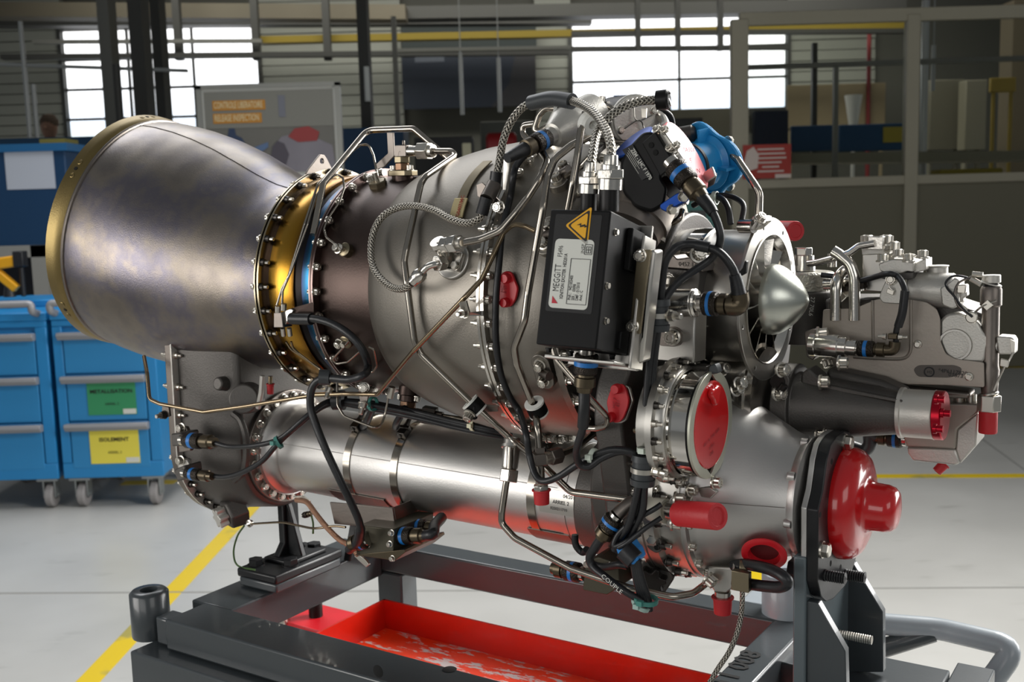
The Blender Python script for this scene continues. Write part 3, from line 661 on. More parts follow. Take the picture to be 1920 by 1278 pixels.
def torque_tool():
    Y = 5.25; p = at(20, 540, Y); t = thing('torque_tool', 'yellow and black torque tool standing on the plain drawer cart', 'tool', (p.x, Y, at(20, 556, Y).z), W)
    yy = mat('tool_yellow', '#d99a10', 0, .4); zb = at(20, 556, Y).z
    b = MB(); b.box(at(10, 492, Y), (.17, .05, .055), Matrix.Rotation(-.12, 3, 'Y')); part('tool_head', b, yy, t, bev=.008)
    b = MB(); b.box(at(12, 525, Y), (.13, .045, .04), Matrix.Rotation(.75, 3, 'Y')); part('tool_arm', b, yy, t, bev=.006)
    b = MB(); a = at(38, 485, Y); b.box(a, (.05, .06, .075)); b.cyl(at(40, 500, Y), (at(40, 500, Y).x, Y, zb), .012, n=10); part('tool_post', b, M['rubber'], t, bev=.004)
    b = MB(); a = at(18, 545, Y); b.cyl((a.x, Y, zb), (a.x, Y, zb+.05), .03, .022, 14); part('tool_foot', b, M['rubber'], t)
torque_tool()
# glazed white partition on the right
def partition():
    Y = 8.25; fr = mat('partition_frame', '#a39d8a', .1, .45); pan = mat('partition_panel', '#6d6957', 0, .55); gm = bpy.data.materials.new('partition_glass'); nt, bb, N, L = nodes(gm)
    bb.inputs['Transmission Weight'].default_value = 1; bb.inputs['Roughness'].default_value = .02; bb.inputs['Base Color'].default_value = (.86, .88, .84, 1); bb.inputs['IOR'].default_value = 1.05
    t = thing('glass_partition', 'glazed partition with pale posts and olive lower panels on the right', 'partition', (at(1388, 300, Y).x, Y, 0), W)
    zT, zM = at(1700, 28, Y).z, at(1700, 337, Y).z; X = [at(1386, 200, Y).x, at(1708, 200, Y).x, at(2040, 200, Y).x, at(2400, 200, Y).x]
    h = 12*Y/FPX
    for k, x in enumerate(X):
        b = MB(); hh = h*1.3 if k == 0 else h; b.bx((x-hh, Y-.04, 0), (x+hh, Y+.04, zT)); part('post', b, fr, t, bev=.006)
    for z, hh in ((zT, .048), (zM, .034)):
        b = MB(); b.bx((X[0], Y-.03, z-hh), (X[-1], Y+.03, z+hh)); part('rail', b, fr, t, bev=.005)
    for x0, x1 in zip(X, X[1:]):
        b = MB(); b.bx((x0+h, Y-.012, .02), (x1-h, Y+.012, zM-.03)); part('panel', b, pan, t)
        b = MB(); b.bx((x0+h, Y-.004, zM+.03), (x1-h, Y+.004, zT-.04)); part('pane', b, gm, t)
    p, q = at(1393, 272, Y-.05), at(1483, 333, Y-.05)
    b = MB(); b.bx((p.x, Y-.05, q.z), (q.x, Y-.042, p.z)); sg = part('notice', b, mat('notice_red', '#a83226', 0, .5), t, 'red notice with lines of white print')
    wm = mat('notice_print', '#d9c9c0', 0, .6)
    for k, (u0, u1) in enumerate(((.3, .85), (.22, .88), (.3, .9), (.25, .8), (.4, .75), (.3, .85))):
        z = p.z+(q.z-p.z)*(.14+.13*k); b = MB(); b.bx((p.x+(q.x-p.x)*u0, Y-.0525, z-.006), (p.x+(q.x-p.x)*u1, Y-.0505, z+.006)); part('print_line', b, wm, sg)
    b = MB(); b.bx((q.x-.12, Y-.0525, q.z), (q.x, Y-.0505, q.z+.03)); part('notice_corner', b, wm, sg)
    b = MB(); a = at(1408, 298, Y-.06); b.prism([a+V((x, 0, z)) for x, z in ((-.06, -.06), (-.02, -.09), (.05, -.07), (.06, .03), (.02, .09), (-.03, .06))], (0, .008, 0)); part('tape_patch', b, wm, sg)
partition()
crate(1415, 1478, 208, 300, 9.6, mat('chair_navy', '#1c2436', 0, .7), 'office_chair', 'dark navy office chair back behind the glass partition', 'chair', .12, foot=True)
crate(1484, 1565, 236, 282, 10.2, mat('screen_blue', '#123e63', 0, .6), 'desk_screen', 'left blue desk screen behind the glass partition', 'screen', .05)
s_ = crate(1574, 1692, 234, 281, 10.3, mat('screen_blue2', '#144369', 0, .6), 'desk_screen', 'right blue desk screen with a yellow sheet behind the glass partition', 'screen', .05)
b = MB(); a, c = at(1657, 238, 10.28), at(1692, 266, 10.28); b.bx((a.x, 10.285, c.z), (c.x, 10.298, a.z)); part('yellow_sheet', b, mat('sheet_yellow', '#a39438', 0, .7), s_)
hbar(1405, 1940, 297, 291, 9.9, 18, mat('pale_worktop', '#7f7b68', 0, .6), 'long_worktop', 'pale long worktop behind the glass partition', 'worktop', .6)
crate(1476, 1660, 160, 236, 12.6, mat('board_beige', '#86795f', 0, .7), 'pin_board', 'beige board standing behind the blue desk screens', 'board', .05, foot=True)
b = MB(); a = at(1600, 212, 11.2); b.rev([(0, 0), (0, .045), (.3, .09), (.3, 0)], a-V((0, 0, .12)), (0, 0, 1), 16); b.cyl((a.x, a.y, 0), (a.x, a.y, a.z-.11), .02, n=8); obj_w('cone_lamp', b, M['white'], 'small white cone lamp behind the partition', 'lamp')
vbar(1528, 80, 240, 10.8, 9, dk, 'steel_post', 'dark slim post behind the left pane of the partition', 'post', .06, z0=0)
vbar(1568, 126, 300, 9.2, 8, mid, 'screen_post', 'grey post of the inner screen behind the partition', 'post', .05, z0=0)
hbar(1400, 1940, 126, 108, 9.3, 9, mid, 'screen_rail', 'grey top rail of the inner screen behind the partition', 'rail', .05)
vbar(1733, 0, 330, 10.7, 13, lightp, 'steel_pipe', 'tall pale pipe behind the right pane of the partition', 'pipe', rnd=True, z0=0)
vbar(1750, 85, 170, 9.6, 7, lightp, 'lamp_tube', 'short bright tube beside the tall pale pipe', 'tube', rnd=True, wire=True)
crate(1812, 1848, 150, 280, 11.5, mat('booth_white', '#8e8a78', 0, .6), 'test_cabinet', 'pale machine panel at the right behind the partition', 'panel', .2, foot=True)
crate(1745, 1806, 150, 280, 11.8, mat('booth_grey', '#6f6c5d', 0, .6), 'test_cabinet', 'grey machine panel behind the partition beside the pale pipe', 'panel', .2, foot=True)
crate(1858, 1905, 146, 172, 11, mat('sign_dull_yellow', '#9a8438', 0, .6), 'yellow_sign', 'dull yellow sign high behind the partition', 'sign', .05, foot=True)
crate(1762, 1880, 318, 330, 9.0, mat('yellow_box', '#8a7a20', 0, .6), 'yellow_case', 'flat yellow case low behind the partition', 'case', .2, foot=True)
crate(1900, 1990, 0, 345, 12, mat('far_column_beige', '#6e6450', 0, .7), 'wide_column', 'wide beige column at the far right', 'column', .3)
vbar(1629, 60, 170, 12.55, 8, mat('pipe_dark_red', '#6d2526', 0, .5), 'red_pipe', 'dark red vertical pipe behind the partition', 'pipe', rnd=True, z0=0)
# ================================================================= the engine
ENG = thing('turboshaft_engine', 'stripped turboshaft helicopter engine with flared exhaust nozzle bolted on a grey stand', 'engine', (0, 0, -.34))
Y = E.y
NP = V((-math.cos(-.176)*math.cos(.2294), math.sin(-.176)*math.cos(.2294), math.sin(.2294)))   # the mouth of the nozzle looks up and back
LC = V((-.692, -.002, .0637))
BC = LC-NP*.0257
def nozzle():
    rings = []; n = 72
    prof = [(0, .1245), (.1, .1255), (.2, .131), (.3, .1405), (.42, .1535), (.55, .1655), (.68, .1735), (.8, .1772), (.9, .1775), (.96, .1762), (1, .1735)]
    P0, P1, P2, P3 = V((-.285, 0, 0)), V((-.41, 0, .0)), BC-NP*.13, BC
    def cen(s):
        return P0*(1-s)**3+P1*3*s*(1-s)**2+P2*3*s*s*(1-s)+P3*s**3
    def ax(s):
        a = (P1-P0)*3*(1-s)**2+(P2-P1)*6*s*(1-s)+(P3-P2)*3*s*s; return a.normalized()
    m = 30
    for i in range(m+1):
        s = i/m; d = ax(s) if i < m else NP; u = V((0, -1, 0)); u = (u-d*u.dot(d)).normalized(); w_ = u.cross(d)
        rings.append(circ(cen(s), pr(prof, s), u, w_, n))
    inner = [[p-(p-cen(i/m)).normalized()*.0016 for p in rings[i]] for i in range(m, -1, -1)]
    b = MB(); b.loft(rings+inner); nz = part('exhaust_nozzle', b, M['nozzle'], ENG, smooth=50)
    b = MB(); b.rev([(-.0255, .1735), (-.02, .1776), (-.012, .1788), (0, .1792), (0, .1772), (-.025, .1715)], LC, NP, 72, close=True); lip = part('mouth_band', b, M['lip_gold'], nz, 'straw coloured heat tinted band round the mouth')
    b = MB(); tor = []
    for k in range(9):
        a = 2*PI*k/8; tor.append((-.027+.0032*math.sin(a), .1745+.0028*math.cos(a)))
    b.rev(tor, LC, NP, 72); part('mouth_bead', b, M['plate'], nz, 'bright rolled bead behind the band')
    # welded seam
    seam = []
    for i in range(1, m+1):
        s = i/m; d = ax(s); u = V((0, -1, 0)); u = (u-d*u.dot(d)).normalized(); w_ = u.cross(d); a = -1.30
        seam.append(cen(s)+(u*math.cos(a)+w_*math.sin(a))*(pr(prof, s)+.0002))
    b = MB(); b.sweep(seam, .0006, 6); part('weld_seam', b, M['nozzle'], nz)
    u = V((0, -1, 0)); u = (u-NP*u.dot(NP)).normalized(); w_ = u.cross(NP)
    dimple = MB().rev([(0, .0012), (.0006, .0024), (.0006, .0032), (0, .004)], n=14).mesh('rivet', M['lip_gold']); hole = MB().rev([(0, .003), (.0004, .0026), (.0004, 0)], n=14).mesh('rivet_hole', M['hole'])
    for a0 in (-.62, .62, -1.5):
        for k in (-1, 0, 1):
            a = a0+k*.062; d = u*math.cos(a)+w_*math.sin(a)
            inst('rivet' if k else 'rivet_hole', dimple if k else hole, nz, LC-NP*.0115+d*.1787, d)
nozzle()
# exhaust flange pair
def ring(name, m, prof, par=ENG, org=(0, 0, 0), n=96, label=None, smooth=35, d=(1, 0, 0)):
    b = MB(); b.rev(prof, org, d, n, close=True); return part(name, b, m, par, label, smooth=smooth)
f1 = ring('exhaust_flange', M['flange'], [(-.2835, .128), (-.2835, .1497), (-.2812, .1497), (-.2812, .128)])
f1b = ring('exhaust_flange', M['flange'], [(-.2785, .128), (-.2785, .1493), (-.2758, .1493), (-.2758, .128)])
bolt_ring(f1, -.2835, .1455, 30, .02, -1); bolt_ring(f1b, -.2758, .1448, 30, .02, 1, me=NUT, name='nut')
ring('dark_gap_ring', M['black_band'], [(-.2812, .128), (-.2812, .1455), (-.2785, .1455), (-.2785, .128)])  # black ring stands in for the dark gap between the flange plates
ring('turbine_neck', M['flange_pink'], [(-.2758, .128), (-.2758, .1372), (-.2685, .1372), (-.2685, .128)])
ring('gold_band', M['gold_band'], [(-.2688, .128), (-.2688, .1388), (-.2678, .1393), (-.2275, .1393), (-.2262, .1386), (-.2262, .128)], label='straw gold heat tinted band')
ring('scorched_groove', M['black_band'], [(-.2262, .128), (-.2262, .1366), (-.2165, .1352), (-.2165, .128)])
ring('blue_band', M['blue_tint'], [(-.2165, .128), (-.2165, .1352), (-.2145, .1368), (-.2, .1368), (-.197, .1405), (-.1925, .1405), (-.1925, .128)], label='blue heat tinted band')
f2 = ring('turbine_flange', M['flange_pink'], [(-.1932, .128), (-.1932, .1475), (-.1905, .1475), (-.1905, .1468), (-.187, .1468), (-.187, .128)])
bolt_ring(f2, -.187, .1428, 30, .0, 1); bolt_ring(f2, -.1932, .1428, 30, .0, -1, me=BOLT, name='bolt', s=.7)
ring('turbine_casing', M['brown_case'], [(-.187, .12), (-.187, .1365), (-.183, .1378), (-.14, .1372), (-.1085, .1364), (-.1085, .12)], smooth=50)
ring('combustion_casing', M['grey_case'], [(-.1085, .12), (-.1085, .137), (-.102, .142), (-.09, .1475), (-.07, .1545), (-.04, .1625), (-.01, .169), (.03, .1738), (.06, .1752), (.0745, .1752), (.0745, .12)], smooth=50)
f3 = ring('casing_flange', M['steel'], [(.0745, .15), (.0745, .1792), (.0775, .1792), (.0775, .1765), (.0795, .1765), (.0795, .1792), (.0835, .1792), (.0835, .15)])
bolt_ring(f3, .0835, .1752, 44, .03, 1); bolt_ring(f3, .0745, .1752, 44, .03, -1, me=NUTL, name='nut', s=.85)
ring('compressor_casing', M['grey_case'], [(.0835, .14), (.0835, .1705), (.09, .1685), (.11, .168), (.145, .1668), (.155, .163), (.158, .163), (.158, .14)], smooth=50)
f4 = ring('compressor_flange', M['grey_case'], [(.158, .12), (.158, .1725), (.166, .1725), (.166, .12)])
bolt_ring(f4, .166, .1675, 36, .05, 1)
ring('compressor_front_case', M['cast'], [(.166, .06), (.166, .158), (.172, .152), (.185, .125), (.2, .098), (.212, .088), (.218, .086), (.218, .06)], smooth=50)
# inlet duct
def inlet():
    D = ring('inlet_duct', M['machined'], [(.185, .05), (.185, .062), (.19, .0655), (.2, .0695), (.212, .072), (.2375, .0722), (.2375, .0735), (.243, .074), (.2465, .0735), (.2465, .0722), (.268, .0722), (.269, .0716), (.27, .0722), (.31, .0725), (.3215, .0728), (.3215, .066), (.3, .0635), (.26, .062), (.26, .05)], smooth=40)
    ring('clamp_band', M['chrome'], [(.2475, .0722), (.2475, .0742), (.2665, .0742), (.2665, .0722)], par=D)
    out = circ((.3215, 0, 0), .0855, (0, -1, 0), (0, 0, 1), 72); inn = circ((.3215, 0, 0), .0675, (0, -1, 0), (0, 0, 1), 60)
    hs = [circ((.3215, -.0775*math.cos(a), .0775*math.sin(a)), .0022, (0, -1, 0), (0, 0, 1), 10) for a in [PI/8+.12+i*PI/4 for i in range(8)]]
    b = MB(); b.plate(out, [inn]+hs, (.0035, 0, 0)); R = part('inlet_ring', b, M['machined'], ENG, 'flat machined inlet ring with small holes', bev=.0005)
    ring('inlet_lip', M['steel'], [(.318, .0635), (.3215, .066), (.3265, .0685), (.3268, .0675), (.322, .0645), (.318, .0625)], par=R)
    # hub, vanes, spinner
    hub = [(.27, .0), (.27, .036), (.3, .0365), (.3265, .037), (.3265, 0)]
    b = MB(); b.rev(hub, n=40); H = part('inlet_hub', b, M['steel'], ENG)
    sp = [(.3265, .0372), (.33, .0372)]
    for i in range(1, 15):
        k = i/14; sp.append((.33+.0375*k, .0372*(1-k**1.6)**.75 if i < 14 else 0))
    b = MB(); b.rev(sp, n=56); part('spinner', b, mat('spun_aluminium_spinner', '#c3c6bd', 1, .3, bump=.05, bs=200, stretch=(40, 1, 1)), ENG, 'bullet shaped pale spinner', smooth=60)
    n = 13; vb = MB(); rows = []
    for j in range(5):
        r = .036+(.0655-.036)*j/4; k_ = 1+.32*j; rows.append([(.3225, r, -.0075*k_), (.305, r, .001*k_), (.284, r, .0155*k_), (.2835, r, .0145*k_), (.305, r, -.0005*k_), (.3222, r, -.0086*k_)])
    vb.loft([[V(p) for p in r] for r in rows]); vm = vb.mesh('guide_vane', M['steel'], 30)
    for i in range(n):
        a = 2*PI*i/n+.1; o = bpy.data.objects.new('guide_vane', vm); C.objects.link(o); o.parent = D.o; o.matrix_local = Matrix.Rotation(a, 4, 'X')
    ring('duct_bulkhead', M['black_metal'], [(.262, .03), (.262, .063), (.266, .063), (.266, .03)], par=D)
inlet()
# lower shaft tube
TY, TZ = .005, -.2434
def shaft_tube():
    R = .0607
    b = MB(); b.rev([(-.382, .05), (-.382, .068), (-.377, .0675), (-.373, .062), (-.36, .0575), (-.355, .0595), (-.35, R), (.098, R), (.0985, .0615), (.106, .0615), (.1065, R), (.15, R), (.15, .05)], (0, TY, TZ), (1, 0, 0), 80); tb = part('shaft_tube', b, M['satin'], ENG, 'smooth satin shaft tube', smooth=45)
    a = .33
    b = MB(); b.sweep([V((x, TY-(R)*math.cos(a), TZ+(R)*math.sin(a))) for x in (-.345, -.2, -.05, .095)], .0005, 6); part('tube_seam', b, M['satin'], tb)
    for x in (-.226, -.1465, .0605):
        st = ring('band_clamp', M['pipe'], [(x-.0055, R), (x-.0055, R+.0014), (x+.0055, R+.0014), (x+.0055, R)], org=(0, TY, TZ), n=80)
        a = .98; p = V((x, TY-(R+.005)*math.cos(a), TZ+(R+.005)*math.sin(a))); up = V((0, -math.cos(a), math.sin(a))); tg = V((0, math.sin(a), math.cos(a)))
        Rm = Matrix((V((1, 0, 0)), tg, up)).transposed()
        b = MB(); b.box(p, (.013, .015, .009), Rm); b.box(p+up*.003+tg*.004, (.016, .005, .006), Rm); b.cyl(p-tg*.009+V((-.003, 0, 0)), p+tg*.012+V((-.003, 0, 0)), .004, n=10); part('clamp_housing', b, M['nut'], st, bev=.001)
        b = MB(); b.sweep([p+up*.003+tg*.008, p+up*.006+tg*.02, p+up*.008+tg*.032+V((.006, 0, 0))], .003, 8); part('clamp_lever', b, M['nut'], st)
    # data plate
    p0 = E.cyl(1028, 935, R+.001, TY, TZ); p1 = E.cyl(1086, 945, R+.001, TY, TZ)
    def cpt(x, a, r): return V((x, TY-r*math.cos(a), TZ+r*math.sin(a)))
    a0 = math.asin((E.cyl(1030, 960, R, TY, TZ).z-TZ)/R); a1 = math.asin((E.cyl(1040, 918, R, TY, TZ).z-TZ)/R); x0, x1 = E.cyl(1012, 945, R, TY, TZ).x, E.cyl(1084, 945, R, TY, TZ).x
    b = MB(); rows = [[cpt(x, a0+(a1-a0)*k/6, R+r) for r in (.0006, .0016)] for x in (x0,) for k in range(7)]
    ring_ = lambda x: [cpt(x, a0+(a1-a0)*k/6, R+.0016) for k in range(7)]+[cpt(x, a0+(a1-a0)*k/6, R+.0004) for k in range(6, -1, -1)]
    b.loft([ring_(x0), ring_(x1)], True, True); dp = part('data_plate', b, M['machined'], tb, 'small stamped data plate')
    am = (a0+a1)/2; r_ = V((1, 0, 0)); up = V((0, math.sin(am), math.cos(am)))
    for k, (s, sz, dx) in enumerate((('04/2015', .0062, .62), ('ARRIEL 2', .0062, .36), ('0250211710', .005, .3))):
        text('plate_lettering', s, sz, M['ink'], dp, cpt(x0+(x1-x0)*dx, a1+(a0-a1)*(.2+.28*k), R+.0021), r_, V((0, math.sin(a1+(a0-a1)*(.2+.28*k)), math.cos(a1+(a0-a1)*(.2+.28*k)))), sx=.9)
    # sheet saddles hugging the tube bottom
    def saddle(xa, xb, a0, a1, name):
        q = lambda x: [cpt(x, a0+(a1-a0)*k/12, R+.0022) for k in range(13)]+[cpt(x, a0+(a1-a0)*k/12, R+.0008) for k in range(12, -1, -1)]
        b = MB(); b.loft([q(xa), q(xb)], True, True); return part(name, b, M['plate'], ENG)
    saddle(-.268, -.172, -.62, -2.4, 'saddle_plate'); saddle(.048, .105, -.66, -2.4, 'saddle_plate')
    return tb
TUBE = shaft_tube()
# rear gearbox: deep housing joining the shaft tube to the turbine
def stadium(x, r, zc, ztop, yc=TY, n=24, grow=0):
    pts = []
    for i in range(n+1):
        a = PI+PI*i/n; pts.append(V((x, yc+(r+grow)*math.cos(a), zc+(r+grow)*math.sin(a))))
    pts += [V((x, yc+(r+grow), ztop)), V((x, yc-(r+grow), ztop))]; return pts
def rear_gearbox():
    tz = -.075
    b = MB(); b.loft([stadium(-.497, .104, TZ, tz), stadium(-.49, .104, TZ, tz), stadium(-.4, .092, TZ+.002, tz), stadium(-.392, .086, TZ, tz), stadium(-.392, .06, TZ, tz)], True, True); g = part('rear_gearbox', b, M['cast'], ENG, 'dark cast rear gearbox under the nozzle', bev=.003)
    b = MB(); b.loft([stadium(-.513, .112, TZ, tz+.01), stadium(-.4985, .112, TZ, tz+.01)], True, True); fl_ = part('gearbox_cover', b, M['plate'], g, bev=.002)
    b = MB(); b.loft([stadium(-.4985, .1135, TZ, tz+.012), stadium(-.496, .1135, TZ, tz+.012)], True, True); part('gearbox_gasket', b, M['cast_light'], g)
    n = 16
    for i in range(n):
        a = PI+PI*(i+.5)/n
        if PI+.35 < a < PI+.95 and False: continue
        p = (TY+.106*math.cos(a), TZ+.106*math.sin(a)); inst('nut', NUT, fl_, (-.496, *p), (1, 0, 0)); inst('bolt', BOLT, fl_, (-.513, *p), (-1, 0, 0))
    for z in (-.105, -.15, -.19):
        inst('nut', NUTL, fl_, (-.496, TY-.106, z), (1, 0, 0)); inst('bolt', NUTL, fl_, (-.513, TY-.106, z), (-1, 0, 0))
    b = MB(); b.rev([(-.4, .06), (-.4, .0815), (-.386, .0815), (-.386, .06)], (0, TY, TZ), (1, 0, 0), 64, close=True); tf = part('tube_flange', b, M['plate'], ENG, bev=.001)
    bolt_ring(tf, -.386, .0735, 24, .1, 1, TY, TZ, s=1.05)
    b = MB(); b.rev([(-.388, .066), (-.382, .066), (-.38, .07), (-.388, .07)], (0, TY, TZ), (1, 0, 0), 64, close=True); part('tube_collar', b, M['satin'], tf)
    # ribs and bosses of the casting
    b = MB(); p = Y(468, 745, -.07); b.cyl(p, p+V((.02, -.03, .005)), .022, .02, 24); p = Y(420, 722, -.09); b.cyl(p+V((0, .02, 0)), p+V((0, -.012, .004)), .012, .009, 18); part('casting_boss', b, M['cast'], g, bev=.002)
    b = MB(); pts = [Y(x, y, -.095) for x, y in ((437, 775), (452, 790), (462, 830), (458, 880), (440, 900))]; b.sweep(smooth(pts), .005, 8); part('casting_rib', b, M['cast'], g)
    b = MB(); pts = [Y(492, 704, -.09), Y(490, 735, -.09), Y(484, 765, -.09)]; b.sweep(pts, .0035, 8); part('edge_strip', b, M['cast_light'], g)
    # drain boss with star plug
    p = Y(430, 962, -.05); d = V((-.35, -1, -.25)).normalized()
    b = MB(); b.rev([(-.02, .026), (.004, .023), (.006, .02), (.006, 0)], p, d, 6); bs = part('drain_boss', b, M['cast'], g, bev=.002)
    b = MB(); rr = []; q = p+d*.006; u, w_ = perp(d)
    for i in range(24):
        a = 2*PI*i/24; r = .0155 if (i % 4) < 2 else .0105; rr.append(q+(u*math.cos(a)+w_*math.sin(a))*r)
    b.prism(rr, d*.014); part('star_plug', b, M['cast_light'], bs, 'pale star shaped plug', bev=.001)
    return g
RG = rear_gearbox()
# front accessory case and reduction gear
KP = .945
PO = E.e+(V((.2943, -.0774, -.123))-E.e)*KP; PY, PZ = PO.y, PO.z          # bleed port axis
CY, CZ = -.0335, -.197          # reduction gear axis
def hull_ring(x, circles, n=48, cut=None):
    """outline of several circles joined in the plane across the shaft: support points of the union's hull"""
    out = []
    for i in range(n):
        a = 2*PI*i/n; d = V((0, math.cos(a), math.sin(a))); best = max((V((0, cy, cz)).dot(d)+r, cy, cz, r) for cy, cz, r in circles)
        out.append(V((x, best[1]+best[3]*math.cos(a), best[2]+best[3]*math.sin(a))))
    return out
def front_case():
    c1 = [(.02, .0, .09), (-.087, -.108, .069), (CY, CZ, .1), (.1, -.05, .07)]
    b = MB(); b.loft([hull_ring(.2, c1), hull_ring(.232, c1)], True, True); fc = part('front_case', b, M['cast'], ENG, 'dark cast front accessory case', bev=.003)
    c2 = [(CY+.02, CZ-.03, .07), (TY, TZ, .075), (CY, CZ, .085)]
    b = MB(); b.loft([hull_ring(.12, [(TY, TZ, .066)]), hull_ring(.15, [(TY, TZ, .072)]), hull_ring(.175, c2), hull_ring(.24, c2)], True, True); lc = part('lower_case', b, M['cast'], ENG, 'dark cast lower gear case', bev=.003)
    # tube end flange
    b = MB(); b.rev([(.148, .05), (.148, .068), (.156, .068), (.156, .05)], (0, TY, TZ), (1, 0, 0), 64, close=True); tf = part('tube_end_flange', b, M['satin'], ENG, bev=.001); bolt_ring(tf, .148, .065, 20, .2, -1, TY, TZ, s=.8)
    return fc, lc
FC, LCASE = front_case()
def bleed_port():
    o = (0, PY, PZ)
    def q(p): return [(PO.x+(t-.2943)*KP, r*KP) for t, r in p]
    X = lambda t: PO.x+(t-.2943)*KP
    b = MB(); b.rev(q([(.236, .04), (.236, .0565), (.25, .0565), (.25, .0655), (.257, .0655), (.258, .0595), (.2645, .0585), (.2665, .0565), (.2665, .04)]), o, (1, 0, 0), 72, close=True); h = part('bleed_port_housing', b, M['machined'], ENG, 'machined bleed port housing', smooth=40)
    for k in range(14):
        a = -1.9+k*3.8/13; inst('nut', NUTL if k % 2 else NUT, h, (X(.257), PY-.0622*KP*math.cos(a), PZ+.0622*KP*math.sin(a)), (1, 0, 0), .8)
    b = MB(); b.rev(q([(.2665, .04), (.2665, .0545), (.271, .0555), (.271, .0515), (.2735, .0515), (.2735, .0545), (.289, .0545), (.289, .04)]), o, (1, 0, 0), 72, close=True); part('chrome_collar', b, M['chrome'], h, 'mirror bright collar', smooth=40)
    b = MB(); b.rev(q([(.289, .048), (.289, .0535), (.2915, .0535), (.2915, .048)]), o, (1, 0, 0), 72, close=True); part('seal_ring', b, M['black_metal'], h)
    # pale split ring on the face
    segs = []
    outer = circ((X(.2915), PY, PZ), .0555*KP, (0, -1, 0), (0, 0, 1), 72); inner = []
    for i in range(72):
        a = 2*PI*i/72; r = .0452
        for a0 in (PI/2, -PI/2):
            dd = abs((a-a0+PI) % (2*PI)-PI)
            if dd < .22: r = .0452+.007*(1-dd/.22)
        inner.append(V((X(.2915), PY-r*KP*math.cos(a), PZ+r*KP*math.sin(a))))
    b = MB(); b.plate(outer, [inner], (.0028, 0, 0)); part('port_ring', b, mat('pale_cast_ring', '#bdbdae', .7, .42, var=.06, vs=60), h, 'pale flat ring around the red cover', bev=.0004)
bleed_port()
def reduction_gear():
    o = (0, CY, CZ)
    # flange pair with studs
    b = MB(); b.rev([(.236, .06), (.236, .1035), (.2415, .1035), (.2425, .1015), (.244, .1035), (.256, .1035), (.258, .098), (.259, .0965), (.2785, .0965), (.28, .1), (.2835, .1), (.2835, .06)], o, (1, 0, 0), 96, close=True); fl_ = part('gear_flange', b, M['machined'], ENG, 'machined reduction gear flange', smooth=40)
    bolt_ring(fl_, .236, .099, 22, .08, -1, CY, CZ, s=.95, only=lambda a: math.sin(a) < .75)
    bolt_ring(fl_, .258, .0995, 22, .08, 1, CY, CZ, me=NUT, name='nut', s=1.05, only=lambda a: math.sin(a) < .6)
    b = MB(); b.rev([(.2835, .06), (.2835, .0985), (.289, .0985), (.29, .094), (.29, .06)], o, (1, 0, 0), 96, close=True); f2_ = part('gear_cover_flange', b, M['satin'], ENG, smooth=40)
    bolt_ring(f2_, .289, .0945, 22, .08, 1, CY, CZ, s=.95, only=lambda a: math.sin(a) < .6)
    # cone, taller on top where it carries the upper mount
    rings = []; n = 72
    for (x, r, up, dz) in ((.2895, .0935, 0, 0), (.294, .0895, 0, 0), (.2965, .0885, .0105, .001), (.31, .0845, .01, .001), (.3365, .0735, .006, .0005), (.362, .0645, .002, 0), (.38, .0595, 0, 0), (.386, .0585, 0, 0), (.386, .05, 0, 0)):
        ring_ = []
        for i in range(n):
            a = 2*PI*i/n; k = max(0, math.sin(a)); e = up*max(0, math.cos((a-PI/2-.15)*1.0))**3
            ring_.append(V((x, CY-(r+e)*math.cos(a), CZ+dz+(r+e)*math.sin(a))))
        rings.append(ring_)
    b = MB(); b.loft(rings, True, True); cn = part('gear_cone', b, mat('satin_cone_aluminium', '#bdbbb8', 1, .44, bump=.05, bs=500), ENG, 'satin conical reduction gear cover', smooth=50)
    b = MB(); b.rev([(.378, .05), (.379, .0605), (.384, .0625), (.3865, .0625), (.3865, .05)], o, (1, 0, 0), 72, close=True); part('cone_rim', b, M['satin'], cn)
    pg = MB(); pg.rev([(0, .0042), (.006, .0042), (.0068, .0036), (.0068, 0)], n=14); pm = pg.mesh('rim_stud', M['satin'], 30)
    for k in range(8): 
        a = -.2+k*.78; inst('rim_stud', pm, cn, (.3845, CY-.0605*math.cos(a), CZ+.0605*math.sin(a)), (-1, 0, 0), 1.1)
    a = .06; b = MB(); b.sweep([V((.298, CY-.0888*math.cos(a), CZ+.0888*math.sin(a))), V((.378, CY-.0607*math.cos(a), CZ+.0607*math.sin(a)))], .0003, 6); part('cone_seam', b, M['plate'], cn)
    return cn
CONE = reduction_gear()
# ================================================================= the stand and what lies on it
STD = thing('engine_stand', 'dark grey welded steel engine trolley frame with upright mounting post', 'stand', (-.05, 0, -CAMH+.1039), S)
ZT = -.437
def beam(name, lo, hi, m=None, par=STD, bev=.003): 
    b = MB(); b.bx(lo, hi); return part(name, b, m or M['stand'], par, bev=bev)
beam('front_beam', (-.44, -.197, ZT-.042), (.56, -.128, ZT))
beam('rear_beam', (-.42, .19, ZT-.045), (.3, .235, ZT), M['stand'])
beam('cross_beam', (-.468, -.128, ZT-.052), (-.388, .19, ZT-.001))
beam('cross_beam', (.262, -.128, ZT-.045), (.305, .24, ZT-.0005))
beam('lower_front_beam', (-.485, -.222, ZT-.15), (.6, -.165, ZT-.0445))
beam('lower_rear_beam', (-.42, .18, -1.22), (.3, .225, -1.17))
for (x, y) in ((-.4, .19), (.262, .2), (-.46, -.215), (.32, -.2)): beam('leg', (x, y, -1.25), (x+.05, y+.04, ZT-.046 if y > 0 else ZT-.151))
beam('socket_web', (-.468, -.19, ZT-.042), (-.4402, -.16, ZT-.004))
